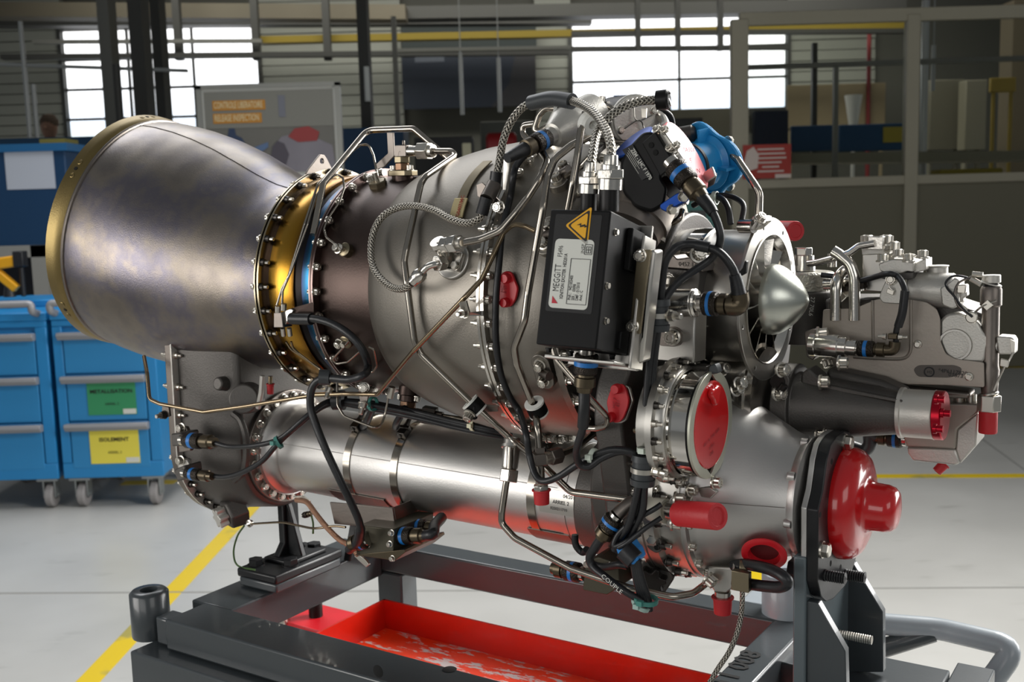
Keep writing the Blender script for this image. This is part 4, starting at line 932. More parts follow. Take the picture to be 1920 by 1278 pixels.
def boss(p, r, h, m, name='corner_socket'):
    b = MB(); b.rev([(0, 0), (0, r*.97), (.003, r), (h-.004, r), (h, r-.004), (h, r*.45), (h-.03, r*.42), (h-.03, 0)], p, (0, 0, 1), 40); return part(name, b, m, STD, smooth=50)
boss(S.z(285, 1190, ZT-.045)+V((.0, 0.0, 0)), .0265, .066, M['stand'])
boss(S.z(1474, 1071, ZT+.055)-V((0, 0, .085)), .031, .085, M['stand_light'])
beam('boss_arm', (.2, .235, ZT-.03), (.262, .3, ZT), M['stand_light'])
for px, py in ((709, 1258),):
    p = S.y(px, py, -.1975); b = MB(); b.rev([(0, .0075), (.0006, .0065), (.0006, 0)], p, (0, -1, 0), 16); part('bolt_hole', b, M['hole'], STD)
p = S.z(843, 1254, ZT+.0006); b = MB(); b.rev([(0, .0085), (.0003, .008), (.0003, 0)], p, (0, 0, 1), 18); part('bolt_hole', b, M['hole'], STD)
# black foot under the rear gearbox
def foot():
    c = S.z(545, 1045, ZT+.024)
    b = MB(); b.bx((c.x-.03, c.y-.075, ZT), (c.x+.045, c.y+.06, ZT+.014)); ft = part('foot_block', b, M['stand'], STD, bev=.003)
    b = MB(); b.bx((c.x-.032, c.y-.077, ZT+.014), (c.x+.047, c.y+.062, ZT+.027)); part('foot_plate', b, M['stand_black'], ft, bev=.003)
    for dx, dy in ((-.015, -.055), (.01, .04), (.03, -.03)): inst('hex_bolt', HEXB, ft, (c.x+dx, c.y+dy, ZT+.027), (0, 0, 1), 1.05, .3)
    b = MB(); b.prism([(c.x-.01, c.y-.03, ZT+.027), (c.x-.01, c.y+.035, ZT+.027), (c.x-.01, c.y+.02, ZT+.05), (c.x-.01, c.y+.02, TZ-.07), (c.x-.01, c.y-.012, TZ-.07), (c.x-.01, c.y-.012, ZT+.05)], (.012, 0, 0)); b.bx((c.x-.02, c.y-.035, ZT+.027), (c.x+.035, c.y+.04, ZT+.033)); b.prism([(c.x+.002, c.y-.006, ZT+.03), (c.x+.03, c.y-.006, ZT+.03), (c.x+.008, c.y-.006, TZ-.09), (c.x+.002, c.y-.006, TZ-.08)], (0, .01, 0)); part('foot_bracket', b, M['stand_black'], ft, bev=.002)
    c2 = c+V((.03, .13, 0)); b = MB(); b.prism([(c2.x, c2.y-.05, ZT), (c2.x, c2.y+.05, ZT), (c2.x, c2.y+.02, ZT+.11), (c2.x, c2.y-.01, ZT+.11)], (.014, 0, 0)); part('rear_gusset', b, M['stand_black'], STD, bev=.002)
foot()
# upright post with the black adapter plate on the right
def post():
    y0, y1 = -.085, .075
    b = MB(); b.bx((.38, y0, ZT-.2), (.393, y1, -.25)); pp = part('post_plate', b, M['post'], STD, bev=.002)
    b = MB(); b.prism([S.y(x, yy, y1-.012) for x, yy in ((1583, 1053), (1600, 1056), (1655, 1147), (1656, 1260), (1583, 1260))], (0, .012, 0)); part('post_gusset', b, M['stand'], pp, bev=.001)
    b = MB(); b.prism([S.y(x, yy, y0+.004) for x, yy in ((1512, 1126), (1533, 1130), (1585, 1221), (1588, 1330), (1512, 1330))], (0, .012, 0)); part('post_gusset', b, M['stand'], pp, bev=.001)
    b = MB(); b.bx((.386, -.1, ZT-.045), (.49, .12, ZT+.012)); b.bx((.4902, -.16, ZT-.09), (.53, .16, ZT+.006)); part('base_beam', b, M['stand'], pp, bev=.002)
    b = MB(); b.bx((.3, -.157, ZT-.06), (.56, -.12, ZT-.02)); b.bx((.3, .1, ZT-.05), (.5, .14, ZT-.012)); part('side_beam', b, M['stand'], pp, bev=.002)
    # adapter plate: lobed top, straight flanks, rounded foot
    cy, cz = -.012, -.207
    half = [(.012, .068), (.034, .063), (.046, .05), (.05, .04), (.058, .022), (.072, .006), (.072, -.066), (.06, -.085), (.042, -.096), (.02, -.101)]
    def pl(x): return [(x, cy-y, cz+z) for y, z in half]+[(x, cy+y, cz+z) for y, z in reversed(half)]
    b = MB(); b.prism(pl(.393), (.0115, 0, 0)); ap = part('adapter_plate', b, M['stand_black'], STD, 'black bolted adapter plate', bev=.0012)
    hs = [(y, max(z, -.06)) for y, z in half]
    b = MB(); b.prism([(.3868, cy-y*.98, cz+z) for y, z in half[:6]]+[(.3868, cy-.07, cz-.05), (.3868, cy+.07, cz-.05)]+[(.3868, cy+y*.98, cz+z) for y, z in reversed(half[:6])], (.006, 0, 0)); part('spacer_plate', b, M['satin'], ap, bev=.0008)
    for y, z in ((-.062, -.036), (.012, .056), (.05, .03)): inst('hex_bolt', HEX, ap, (.4045, cy+y, cz+z), (1, 0, 0), 1.5)
    for y, z in ((-.05, -.066), (.022, -.088)):
        b = MB(); prof = [(0, .0062)]+[(.0012*i, .0062 if i % 2 else .0052) for i in range(1, 18)]+[(.022, 0)]; b.rev(prof, (.4045, cy+y, cz+z), (1, 0, 0), 14); part('threaded_stud', b, M['stand_black'], ap, smooth=0)
        inst('hex_bolt', HEXB, pp, (.38, cy+y, cz+z), (-1, 0, 0), 1.15)
    for y, z in ((-.03, .045), (.032, .056), (-.066, .0), (-.03, -.06), (.005, -.075), (.036, -.06)):
        b = MB(); b.rev([(0, .0032), (.0003, .0028), (.0003, 0)], (.4045, cy+y, cz+z), (1, 0, 0), 12); part('plate_hole', b, M['hole'], ap)
    b = MB(); prof = [(0, .005)]+[(.0012*i, .005 if i % 2 else .0042) for i in range(1, 30)]+[(.036, 0)]; b.rev(prof, (.393, .03, -.37), (1, 0, 0), 14); part('threaded_stud', b, M['bolt'], pp, smooth=0)
post()
# push handle
hp = [S.z(1640, 1168, -.43), S.z(1760, 1178, -.43), S.z(1905, 1212, -.43), S.z(1860, 1275, -.47), S.z(1800, 1330, -.52)]
b = MB(); b.sweep(fillet(hp, .06, 8), .0135, 18); part('push_handle', b, M['stand_light'], STD, 'pale grey tubular push handle', smooth=60)
b = MB(); b.sweep([S.z(1655, 1215, -.46), S.z(1750, 1185, -.435)], .012, 14); part('handle_brace', b, M['stand'], STD)
# stencilled number on the right cross beam
q0 = S.z(1395, 1240, ZT)
text('stencil_number', 'N\u00b0 211 008', .034, M['hole'], STD, V((.276, -.09, ZT+.0006)), (0, 1, 0), (-1, 0, 0), sx=1.1, bold=.0008)
# drip tray
def tray():
    z0 = -.56; m = bpy.data.materials.new('worn_red_tray'); nt, bb, N, L = nodes(m); tc = N.new('ShaderNodeTexCoord'); mp = N.new('ShaderNodeMapping'); mp.inputs['Scale'].default_value = (4, 15, 15); mp.inputs['Rotation'].default_value = (0, 0, .5)
    L.new(tc.outputs['Object'], mp.inputs[0]); n1 = N.new('ShaderNodeTexNoise'); n1.inputs['Scale'].default_value = 5; n1.inputs['Detail'].default_value = 11; n1.inputs['Roughness'].default_value = .72; L.new(mp.outputs[0], n1.inputs[0])
    n2 = N.new('ShaderNodeTexNoise'); n2.inputs['Scale'].default_value = 3.2; n2.inputs['Detail'].default_value = 3; L.new(tc.outputs['Object'], n2.inputs[0])
    sp = N.new('ShaderNodeSeparateXYZ'); L.new(tc.outputs['Object'], sp.inputs[0]); g = N.new('ShaderNodeMapRange'); L.new(sp.outputs[0], g.inputs[0]); g.inputs[1].default_value = 0; g.inputs[2].default_value = .6; g.inputs[3].default_value = -.1; g.inputs[4].default_value = .06
    a = N.new('ShaderNodeMath'); L.new(n1.outputs['Fac'], a.inputs[0]); L.new(g.outputs[0], a.inputs[1]); a2 = N.new('ShaderNodeMath'); a2.operation = 'MULTIPLY_ADD'; L.new(n2.outputs['Fac'], a2.inputs[0]); a2.inputs[1].default_value = .25; L.new(a.outputs[0], a2.inputs[2])
    r = ramp(N, [(.585, '#f03f12'), (.6, '#ec4814'), (.615, '#cbc6c4')]); L.new(a2.outputs[0], r.inputs[0]); L.new(r.outputs[0], bb.inputs['Base Color']); bb.inputs['Roughness'].default_value = .35
    zr = z0+.05
    A_, B_, C_ = S.z(720, 1122, zr), S.z(590, 1188, zr), S.z(1345, 1232, zr)
    x0, x1 = A_.x, .34; y1 = A_.y; y0 = -.15
    t = thing('drip_tray', 'worn red steel drip tray lying under the engine', 'tray', (x0, y0, z0), S)
    b = MB(); b.bx((x0, y0, z0), (x1, y1, z0+.004)); part('tray_floor', b, m, t)
    rm = mat('red_tray_rim', '#c8200f', 0, .3, coat=.2)
    for lo, hi in (((x0, y0, z0), (x0+.004, y1, zr)), ((x1-.004, y0, z0), (x1, y1, zr)), ((x0, y1-.004, z0), (x1, y1, zr)), ((x0, y0, z0), (x1, y0+.004, zr))):
        b = MB(); b.bx(lo, hi); part('tray_rim', b, rm, t)
    for (lo, hi) in (((-.41, -.16, z0-.04), (-.37, .19, z0-.001)), ((.25, -.16, z0-.04), (.29, .19, z0-.001))): beam('tray_support', lo, hi)
tray()
# red bracket and hydraulic prop seen below the cross beam
def prop():
    p = S.z(600, 1160, -.66)
    b = MB(); b.box(p, (.12, .1, .008)); br = part('red_bracket', b, M['red'], STD, 'red bracket plate under the cross beam', bev=.002)
    b = MB(); b.cyl(p+V((-.01, 0, -.55)), p+V((-.01, 0, .11)), .013, n=16); b.cyl(p+V((-.01, 0, .06)), p+V((-.01, 0, .11)), .017, n=16); part('prop_tube', b, M['black_metal'], br)
    b = MB(); q = p+V((-.055, -.05, .0)); b.cyl(q+V((0, 0, -.55)), q+V((0, 0, .11)), .012, n=14); part('prop_tube', b, M['black_metal'], br)
    b = MB(); b.rev([(.0, .016), (.0, .019), (.012, .019), (.012, .016)], q+V((0, 0, .0)), (0, 0, 1), 20, close=True); b.rev([(0, .016), (0, .02), (.02, .02), (.02, .016)], q+V((0, 0, .025)), (0, 0, 1), 20, close=True); part('hose_clip', b, M['bolt'], br)
prop()
# ================================================================= accessories, pipes and harness
PROF = [(-.285, .128), (-.2835, .15), (-.273, .15), (-.2685, .1393), (-.19, .1415), (-.186, .14), (-.1085, .137), (-.085, .15), (-.04, .163), (.03, .174), (.07, .177), (.0765, .18), (.0835, .18), (.09, .17), (.155, .167), (.17, .155), (.2, .1), (.22, .09)]
def Sf(px, py, dr=0): return E.prof(px, py, PROF, dr)
def K(p):
    """(px, py, y) or (px, py, 's', distance off the casing)"""
    return Sf(p[0], p[1], p[3]) if p[2] == 's' else Y(*p)
def nrm(p): p = V(p); return V((0, p.y, p.z)).normalized()
def tube(name, pts, r, m, bend=.014, par=ENG, label=None, n=12, curve=False, seg=7):
    P = [K(p) if not isinstance(p, V) else p for p in pts]
    b = MB(); rs = (.76 if m is M['braid'] else .85); b.sweep(smooth(P, seg) if curve else fillet(P, bend), (lambda k: r(k)*rs) if callable(r) else r*rs, n); return part(name, b, m, par, label, smooth=60)
def fit_(par, name, p0, p1, prof, m, n=20, smooth_=30):
    """turned fitting from p0 towards p1; prof as (fraction, radius)"""
    p0, p1 = V(p0), V(p1); L = (p1-p0).length; b = MB(); b.rev([(a*L, r) for a, r in prof], p0, p1-p0, n); return part(name, b, m, par, smooth=smooth_)
def cylp(par, name, p0, p1, r, m, n=20, label=None, r1=None): b = MB(); b.cyl(p0, p1, r, r1, n); return part(name, b, m, par, label)
def hexn(par, name, p0, p1, r, m): b = MB(); b.cyl(p0, p1, r, n=6); return part(name, b, m, par, smooth=20, bev=.0008)
def connector(name, p0, p1, r, tail=None, par=ENG, band=True, elbow=None):
    """circular connector: plug shell, knurled ring with a blue band, backshell"""
    p0, p1 = V(p0), V(p1); L = (p1-p0).length; d = (p1-p0)/L; r *= .87
    b = MB(); b.rev([(0, 0), (0, r*.72), (.16*L, r*.72), (.16*L, 0)], p0, d, 24); c = part(name, b, M['steel'], par)
    b = MB(); b.rev([(.13*L, 0), (.13*L, r*.9), (.17*L, r), (.3*L, r), (.3*L, r*.97), (.4*L, r*.97), (.4*L, r), (.55*L, r), (.58*L, r*.9), (.58*L, 0)], p0, d, 28); part('coupling_ring', b, M['knurl_dark'], c)
    if band: b = MB(); b.rev([(.3*L, r*.96), (.3*L, r*1.015), (.4*L, r*1.015), (.4*L, r*.96)], p0, d, 28, close=True); part('blue_band', b, M['blue_band'], c)
    b = MB(); b.rev([(.57*L, 0), (.57*L, r*.72), (.64*L, r*.75), (.66*L, r*.9), (.86*L, r*.9), (.88*L, r*.7), (L, r*.6), (L, 0)], p0, d, 24); part('backshell', b, M['olive'], c)
    return c
def clip(par, name, p, ax, r, w_, m, lug=None):
    p, ax = V(p), V(ax).normalized(); b = MB(); b.rev([(-w_/2, r), (-w_/2, r*1.25), (w_/2, r*1.25), (w_/2, r)], p, ax, 20, close=True); c = part(name, b, m, par)
    return c
def tie(px, py, y, ax, r, m=None):
    p = K((px, py, y)) if not isinstance(px, V) else px
    b = MB(); b.rev([(-.0022, r), (-.0022, r*1.2), (.0022, r*1.2), (.0022, r)], p, V(ax), 14, close=True); u, w_ = perp(V(ax)); b.box(p-V((0, r*1.3, 0))+V((0, 0, .001)), (.006, .005, .005)); return part('cable_tie', b, m or M['white_tie'], ENG)
def camdir(r, u, t):
    """direction given as right / up / towards the viewer"""
    D = CR*r+CU*u-CF*t; return V((D.dot(E.d), D.dot(E.q), D.dot(E.w))).normalized()

# --- ignition exciter box
def exciter():
    c = V((.2416, -.2375, .0322)); rx, ry, rz = -.2138, .0298, .0883
    R = Matrix.Rotation(rz, 3, 'Z') @ Matrix.Rotation(ry, 3, 'Y') @ Matrix.Rotation(rx, 3, 'X'); w_, d, h = .0582, .0744, .1209
    B = lambda x, y, z: c+R @ V((x, y, z))
    ex, ey, ez = R @ V((1, 0, 0)), R @ V((0, 1, 0)), R @ V((0, 0, 1))
    b = MB(); b.box(c, (w_, d, h), R); bx = part('ignition_exciter', b, M['black'], ENG, 'black ignition exciter box with a warning triangle and data label', bev=.0015)
    F = lambda u, v, o=0: B(-w_/2+u*w_, -d/2-o, -h/2+v*h)
    def flat(name, pts, m, o, th=.0004):
        b = MB(); b.prism([F(u, v, o) for u, v in pts], -ey*th); return part(name, b, m, bx)
    def rrect(u0, v0, u1, v1, r=.06, n=4):
        out = []; ru, rv = r, r*w_/h
        for (cu, cv, a0) in ((u1-ru, v1-rv, 0), (u0+ru, v1-rv, PI/2), (u0+ru, v0+rv, PI), (u1-ru, v0+rv, 1.5*PI)):
            for i in range(n+1):
                a = a0+PI/2*i/n; out.append((cu+ru*math.cos(a), cv+rv*math.sin(a)))
        return out
    flat('recess_panel', rrect(.1, .25, .865, .965, .03), mat('matt_black_panel', '#0c0c0d', 0, .6, bump=.1, bs=900), 0, .0003)
    lb = flat('data_label', rrect(.145, .276, .79, .783, .07), M['label'], .0004, .0003)
    def tri(s, cu=.545, cv=.882):
        k = w_/h; pts = []
        for px_, py_ in ((-.27, .0), (.14, .235), (.14, -.235)): pts.append((cu+px_*s, cv+py_*s*k*1.28))
        return pts
    def rtri(s, r=.05):
        P = [F(u, v, 0) for u, v in tri(s)]; out = []
        for i in range(3):
            a, q, c_ = P[i-1], P[i], P[(i+1) % 3]; d0, d1 = (a-q).normalized(), (c_-q).normalized()
            for t in (0, .33, .67, 1): out.append((q+d0*.0028*(1-t)**2+d1*.0028*t*t))
        return out
    def flatp(name, P, m, o):
        b = MB(); b.prism([p-ey*o for p in P], -ey*.0003); return part(name, b, m, bx)
    flatp('warning_triangle', rtri(1), M['yellow_ink'], .0004); flatp('triangle_border', rtri(.84), M['ink'], .0008); flatp('triangle_field', rtri(.68), M['yellow_ink'], .0012)
    flatp('bolt_symbol', [F(.57+u*.72, .882+v, 0) for u, v in ((-.13, .004), (-.03, .018), (-.03, .002), (.06, .012), (.06, .006), (.13, -.002), (.05, -.014), (.055, -.004), (-.05, -.012), (-.05, .004))], M['ink'], .0016)
    # label print runs upwards
    u0, u1, v0, v1 = .145, .79, .276, .783
    L_ = lambda a, bb: F(u0+(u1-u0)*bb, v0+(v1-v0)*a, .0009)
    def tx(s, a, bb, size, bold=0, sx=1): text('label_lettering', s, size, M['ink'], bx, L_(a, bb), ez, -ex, bold=bold, sx=sx)
    tx('MEGGiTT', .235, .155, .0088, 0, .66); tx('F5496', .735, .165, .0062, 0, .66); tx('IGNITION EXCITER  HE3201A', .135, .315, .0045, .0001, .68)
    for k, s in enumerate(('PNR :   9421003400', 'SER :   03098', 'DMF : 01/2015', 'Amd : C')): tx(s, .125, .525+.095*k, .004, .00008, .66)
    tx('INSP', .8, .73, .0042)
    def line(a0, b0, a1, b1, t=.00022):
        b = MB(); p, q = L_(a0, b0), L_(a1, b1); dd = (q-p).normalized(); nn = dd.cross(ey)*t; b.prism([p-nn, q-nn, q+nn, p+nn], -ey*.0002); part('label_line', b, M['ink'], bx)
    for a0, b0, a1, b1 in ((.07, .46, .07, .955), (.72, .46, .72, .955), (.07, .46, .72, .46), (.07, .955, .72, .955), (.79, .78, .79, .965), (.93, .78, .93, .965), (.79, .78, .93, .78), (.79, .965, .93, .965), (.81, .82, .81, .93), (.9, .82, .9, .93), (.81, .82, .9, .82), (.81, .93, .9, .93), (.855, .82, .855, .93), (.81, .875, .9, .875)): line(a0, b0, a1, b1)
    b = MB(); b.prism([L_(.065, .085), L_(.065, .24), L_(.17, .085)], -ey*.0002); part('label_triangle', b, M['red_ink'], bx)
    # side details
    b = MB(); b.box(B(w_/2+.003, .018, .034), (.006, .03, .038), R); part('side_lug', b, M['black'], bx, bev=.001)
    b = MB(); b.box(B(w_/2+.001, .012, -.048), (.004, .006, .016), R); part('side_tab', b, M['black'], bx, bev=.001)
    for y_, z_ in ((-.024, .044), (-.03, -.004), (-.024, -.034)): inst('hex_bolt', HEX, bx, B(w_/2, y_, z_), ex, .55)
    # mounting tray behind and below the box
    b = MB(); b.box(B(.004, d/2+.004, -.006), (w_+.012, .004, h+.014), R); b.box(B(.004, 0.012, -h/2-.009), (w_+.01, d-.02, .003), R); b.box(B(w_/2+.012, d/2-.008, -.012), (.003, .03, h+.0), R); part('mounting_tray', b, M['machined'], ENG, bev=.0008)
    P = [Y(x, y, -.222) for x, y in ((1195, 467), (1220, 468), (1200, 626), (1179, 624))]; b = MB(); b.prism(P, (0, .003, 0)); g = part('gold_strip', b, M['gold'], ENG, 'gold coloured strip with two bolts', bev=.0006)
    for x, y in ((1202, 479), (1188, 611)): inst('bolt', BOLT, g, Y(x, y, -.222), (0, -1, 0), 1.1)
    P = [Y(x, y, -.216) for x, y in ((1212, 468), (1228, 469), (1203, 682), (1178, 680), (1184, 632), (1200, 628))]; b = MB(); b.prism(P, (0, .02, 0)); part('side_channel', b, M['machined'], ENG, bev=.003)
    for x, y in ((1029, 655), (1070, 662), (1148, 668)): inst('hex_bolt', hexsm, bx, Y(x, y-4, -.225), (0, 0, -1), 1)
    # lower connector and its cable
    yq = -.232; connector('exciter_connector', Y(1101, 652, yq), Y(1095, 735, yq), .0127)
    # upper outlets
    for (x0, x1, yt, yn0, yn1, yc, rx_) in ((1093, 1115, 362, 356, 331, 304, .0075), (1129, 1157, 350, 349, 318, 290, .0088)):
        xm = (x0+x1)/2; y_ = -.232; p0, p1 = Y(xm-1, 396, y_), Y(xm, yt-4, y_); cylp(bx, 'outlet_stub', p0, p1, rx_, M['black_metal'], 24)
        a, bq = Y(xm, yn0+6, y_), Y(xm+1, (yn0+yn1)/2+2, y_); cylp(bx, 'outlet_collar', a, bq, rx_*1.32, M['steel'], 24)
        hexn(bx, 'outlet_nut', bq, Y(xm+1, yn1, y_), rx_*1.5, M['steel'])
        fit_(bx, 'hose_ferrule', Y(xm+1, yn1, y_), Y(xm+3, yc, y_), [(0, rx_*1.0), (.3, rx_*1.0), (.35, rx_*.8), (.9, rx_*.74), (1, rx_*.7), (1, 0)], M['steel'])
hexsm = hexbolt(.0028, .004, M['black_metal'])
exciter()
# --- braided ignition hoses
tube('braided_hose', [(1109, 308, -.232), (1112, 285, -.222), (1120, 248, -.2), (1140, 222, -.19), (1168, 201, -.18), (1200, 190, -.165), (1238, 187, -.15)], .0056, M['braid'], curve=True, n=16)
b = MB(); p = Y(1243, 187, -.148); b.rev([(-.006, .005), (-.006, .009), (.004, .0095), (.006, .008), (.006, 0)], p, camdir(1, 0, .35), 20); part('hose_end_ring', b, M['black_metal'], ENG)
for k in (-1, 1): b = MB(); b.sweep(smooth([Y(1244, 187+6*k, -.148), Y(1252, 180+4*k, -.148), Y(1258, 186+12*k, -.148)], 4), .0009, 6); part('lock_wire', b, M['tie_wire'], ENG)
tube('braided_hose', [(1146, 294, -.232), (1145, 270, -.225), (1136, 243, -.21), (1118, 216, -.19), (1095, 198, -.17), (1072, 189, -.15)], .0056, M['braid'], curve=True, n=16)
tube('hose_sleeve', [(1073, 190, -.15), (1035, 185, -.14), (996, 193, -.13)], .0092, M['clamp_rubber'], curve=True, n=18)
tube('braided_hose', [(998, 192, -.13), (978, 203, -.13), (958, 228, -.135), (944, 262, -.14), (937, 300, -.145), (931, 330, -.15)], .0054, M['braid'], curve=True, n=16)
tube('hose_sleeve', [(931, 322, -.15), (928, 346, -.15)], .0075, M['rubber'], n=16); tube('hose_sleeve', [(912, 371, -.163), (903, 402, -.166)], .0078, M['rubber'], n=16)
p, q = Y(927, 346, -.15), Y(913, 373, -.163); cylp(ENG, 'hose_clip', p, q, .0078, M['plate'], 18)
b = MB(); b.prism([Y(x, y, -.16) for x, y in ((893, 346), (904, 342), (915, 352), (905, 372), (895, 368))], (0, .002, 0)); b.prism([Y(x, y, -.155) for x, y in ((920, 360), (940, 380), (948, 392), (938, 402), (924, 385))], (0, .002, 0)); c_ = part('hose_bracket', b, M['plate'], ENG, bev=.0004); inst('bolt', BOLT, c_, Y(938, 388, -.157), (0, -1, 0), 1.2)
tube('braided_hose', [(904, 400, -.168), (896, 412, 's', .012), (875, 418, 's', .01), (845, 410, 's', .01), (815, 394, 's', .01), (780, 386, 's', .01), (748, 389, 's', .012), (718, 405, 's', .014), (700, 437, 's', .016), (696, 480, 's', .018), (706, 512, 's', .02), (732, 537, 's', .024), (757, 541, 's', .03), (772, 531, 's', .032)], .0052, M['braid'], curve=True, n=16)
# --- igniter boss
def igniter():
    p = Sf(850, 487, .001); n = nrm(p)
    b = MB(); b.rev([(-.004, .0215), (.002, .021), (.003, .02), (.003, 0)], p, n, 40); bs = part('igniter_boss', b, M['machined'], ENG, bev=.0005)
    u = V((1, 0, 0)); w_ = u.cross(n); w_ = w_ if w_.z > 0 else -w_
    q = lambda a, b_, h: p+u*a+w_*b_+n*h
    b = MB(); b.prism([q(-.016, -.01, .003), q(.014, -.014, .003), (q(.018, .006, .003)), q(.0, .016, .003), q(-.015, .012, .003)], n*.007); part('igniter_block', b, M['steel'], bs, bev=.0012)
    for a, b_ in ((.012, -.008), (-.012, .012)): inst('hex_bolt', HEX, bs, q(a, b_, .01), n, .9)
    a0, a1, a2 = K((819, 452, 's', .032)), K((829, 466, 's', .026)), q(.0, .0, .01)
    fit_(bs, 'elbow_fitting', a0, K((835, 478, 's', .016)), [(0, 0), (0, .008), (.25, .009), (.3, .0072), (.9, .0066), (1, .006), (1, 0)], M['steel'])
    p0, p1 = K((826, 461, 's', .028)), K((868, 455, 's', .034)); hexn(bs, 'pipe_nut', p0+(p1-p0)*.15, p0+(p1-p0)*.45, .009, M['steel']); hexn(bs, 'pipe_nut', p0+(p1-p0)*.5, p0+(p1-p0)*.82, .0098, M['steel']); cylp(bs, 'pipe_collar', p0, p1, .0062, M['bolt'])
    p0, p1 = K((775, 528, 's', .032)), K((792, 510, 's', .032)); fit_(bs, 'hose_ferrule', p0, p1, [(0, 0), (0, .0062), (.4, .0068), (.45, .0078), (.8, .0078), (1, .006), (1, 0)], M['steel'])
    tube('igniter_lead', [K((790, 512, 's', .032)), K((803, 499, 's', .032)), K((822, 494, 's', .026)), K((836, 492, 's', .014))], .0042, M['steel'], curve=True, par=bs)
    p0, p1 = K((818, 494, 's', .026)), K((832, 492, 's', .016)); hexn(bs, 'pipe_nut', p0, p1, .0088, M['steel'])
igniter()
# --- rigid pipes, traced from end to end
PI_, PB = M['pipe'], M['pipe_bronze']
tube('fuel_pipe', [(868, 455, 's', .034), (900, 449, 's', .034), (938, 433, 's', .034), (968, 398, 's', .036), (990, 370, 's', .038), (1014, 332, -.17), (1027, 302, -.155), (1018, 287, -.14), (1000, 270, -.12)], .0043, PI_, .02)
tube('fuel_pipe', [(587, 440, 's', .022), (606, 344, 's', .03), (688, 244, -.02), (776, 241, -.02), (852, 306, -.02)], .0046, PI_, .012, label='bright overhead fuel pipe with open left end')
tube('fuel_pipe', [(812, 283, -.03), (848, 283, -.035), (853, 292, -.04), (797, 331, 's', .014), (789, 345, 's', .012), (762, 467, 's', .014), (758, 490, 's', .014), (763, 530, 's', .014), (777, 638, 's', .014), (790, 664, 's', .014), (888, 759, 's', .016), (960, 824, 's', .02), (1010, 864, -.15), (1070, 922, -.15), (1180, 936, -.15)], .0044, PI_, .016, label='long stainless pipe running down across the casing')
tube('scavenge_pipe', [(1003, 433, 's', .01), (985, 424, 's', .014), (962, 419, 's', .016), (943, 437, 's', .018), (925, 478, 's', .02), (903, 524, 's', .022), (871, 558, 's', .022), (776, 657, 's', .025), (708, 739, -.13), (645, 738, -.13), (590, 740, -.135), (455, 762, -.14), (382, 772, -.145), (300, 757, -.15), (280, 748, -.15), (276, 700, -.14), (270, 668, -.12)], .0032, PB, .012, label='thin heat browned pipe zigzagging to the rear gearbox')
tube('long_pipe', [(1112, 253, -.14), (1072, 272, -.155), (1040, 297, -.165), (1027, 330, -.17), (1019, 385, -.185), (1004, 470, 's', .03), (990, 550, 's', .03), (984, 600, 's', .03), (964, 652, 's', .026), (969, 682, 's', .026), (1003, 768, 's', .022), (1008, 800, -.17), (1012, 850, -.17)], .0045, PI_, .02)
tube('air_pipe', [(1104, 227, -.16), (1090, 238, -.17), (1083, 290, -.18), (1074, 345, -.185), (1064, 398, -.18)], .0043, PI_, .014)
tube('air_pipe', [(1118, 262, -.15), (1108, 292, -.15), (1090, 312, -.15), (1062, 330, 's', .012)], .0036, PI_, .012)
tube('air_pipe', [(1046, 202, -.1), (1022, 203, -.1), (1011, 216, -.1), (1002, 243, -.1), (1012, 247, -.1), (1034, 232, -.1)], .0042, PI_, .012)
tube('air_pipe', [(1002, 232, -.09), (980, 235, -.09), (980, 250, -.09), (995, 268, -.1)], .0038, PI_, .01)
tube('air_pipe', [(1074, 212, -.1), (1105, 216, -.1), (1118, 230, -.12), (1122, 250, -.14)], .0042, PI_, .012)
tube('air_pipe', [(1112, 208, -.06), (1122, 200, -.06), (1145, 201, -.06), (1155, 212, -.06)], .0035, PI_, .008)
b = MB(); p, q = Y(1052, 205, -.1), Y(1070, 210, -.1); b.cyl(p, q, .0095, n=20); part('pipe_clamp', b, M['black'], ENG)
for a, c in (((1047, 204), (1053, 205)), ((1069, 210), (1079, 213))): cylp(ENG, 'clamp_cushion', Y(*a, -.1), Y(*c, -.1), .0102, M['white'], 20)
b = MB(); b.rev([(-.004, .0045), (-.004, .0105), (.003, .012), (.006, .0105), (.006, .0045)], Y(1103, 230, -.16), camdir(.6, -.45, .6), 20, close=True); part('clamp_cushion', b, M['white'], ENG)
tube('drain_pipe', [(1012, 862, -.17), (1013, 880, -.17), (1014, 905, -.17)], .0052, PI_)
fit_(ENG, 'tee_fitting', Y(1012, 838, -.17), Y(1013, 872, -.17), [(0, 0), (0, .006), (.3, .006), (.34, .0095), (.9, .0095), (1, .006), (1, 0)], M['plate'], 4); p, q = Y(1020, 860, -.17), Y(1050, 852, -.15); hexn(ENG, 'pipe_nut', p+(q-p)*.35, q, .009, M['plate']); cylp(ENG, 'pipe_collar', p, q, .0065, M['bolt'])
tube('drain_pipe', [(1048, 853, -.15), (1075, 842, -.13), (1110, 815, -.1), (1140, 795, -.08)], .0042, PI_, .01)
hexn(ENG, 'drain_nut', Y(1014, 908, -.17), Y(1015, 922, -.17), .0085, M['steel'])
tube('oil_pipe', [(957, 838, -.14), (955, 885, -.145), (949, 905, -.147), (941, 960, -.15), (940, 980, -.15), (965, 1008, -.15), (1070, 1065, -.145), (1180, 1102, -.14), (1262, 1119, -.12), (1300, 1112, -.1), (1325, 1093, -.08)], .0044, PI_, .02, label='stainless pipe looping below the shaft tube')
fit_(ENG, 'union_body', Y(961, 822, -.125), Y(955, 882, -.14), [(0, 0), (0, .0095), (.2, .0095), (.21, .0115), (.3, .0115), (.31, .0095), (.9, .009), (1, .007), (1, 0)], M['machined']); hexn(ENG, 'union_nut', Y(956, 880, -.143), Y(953, 903, -.147), .0108, M['steel'])
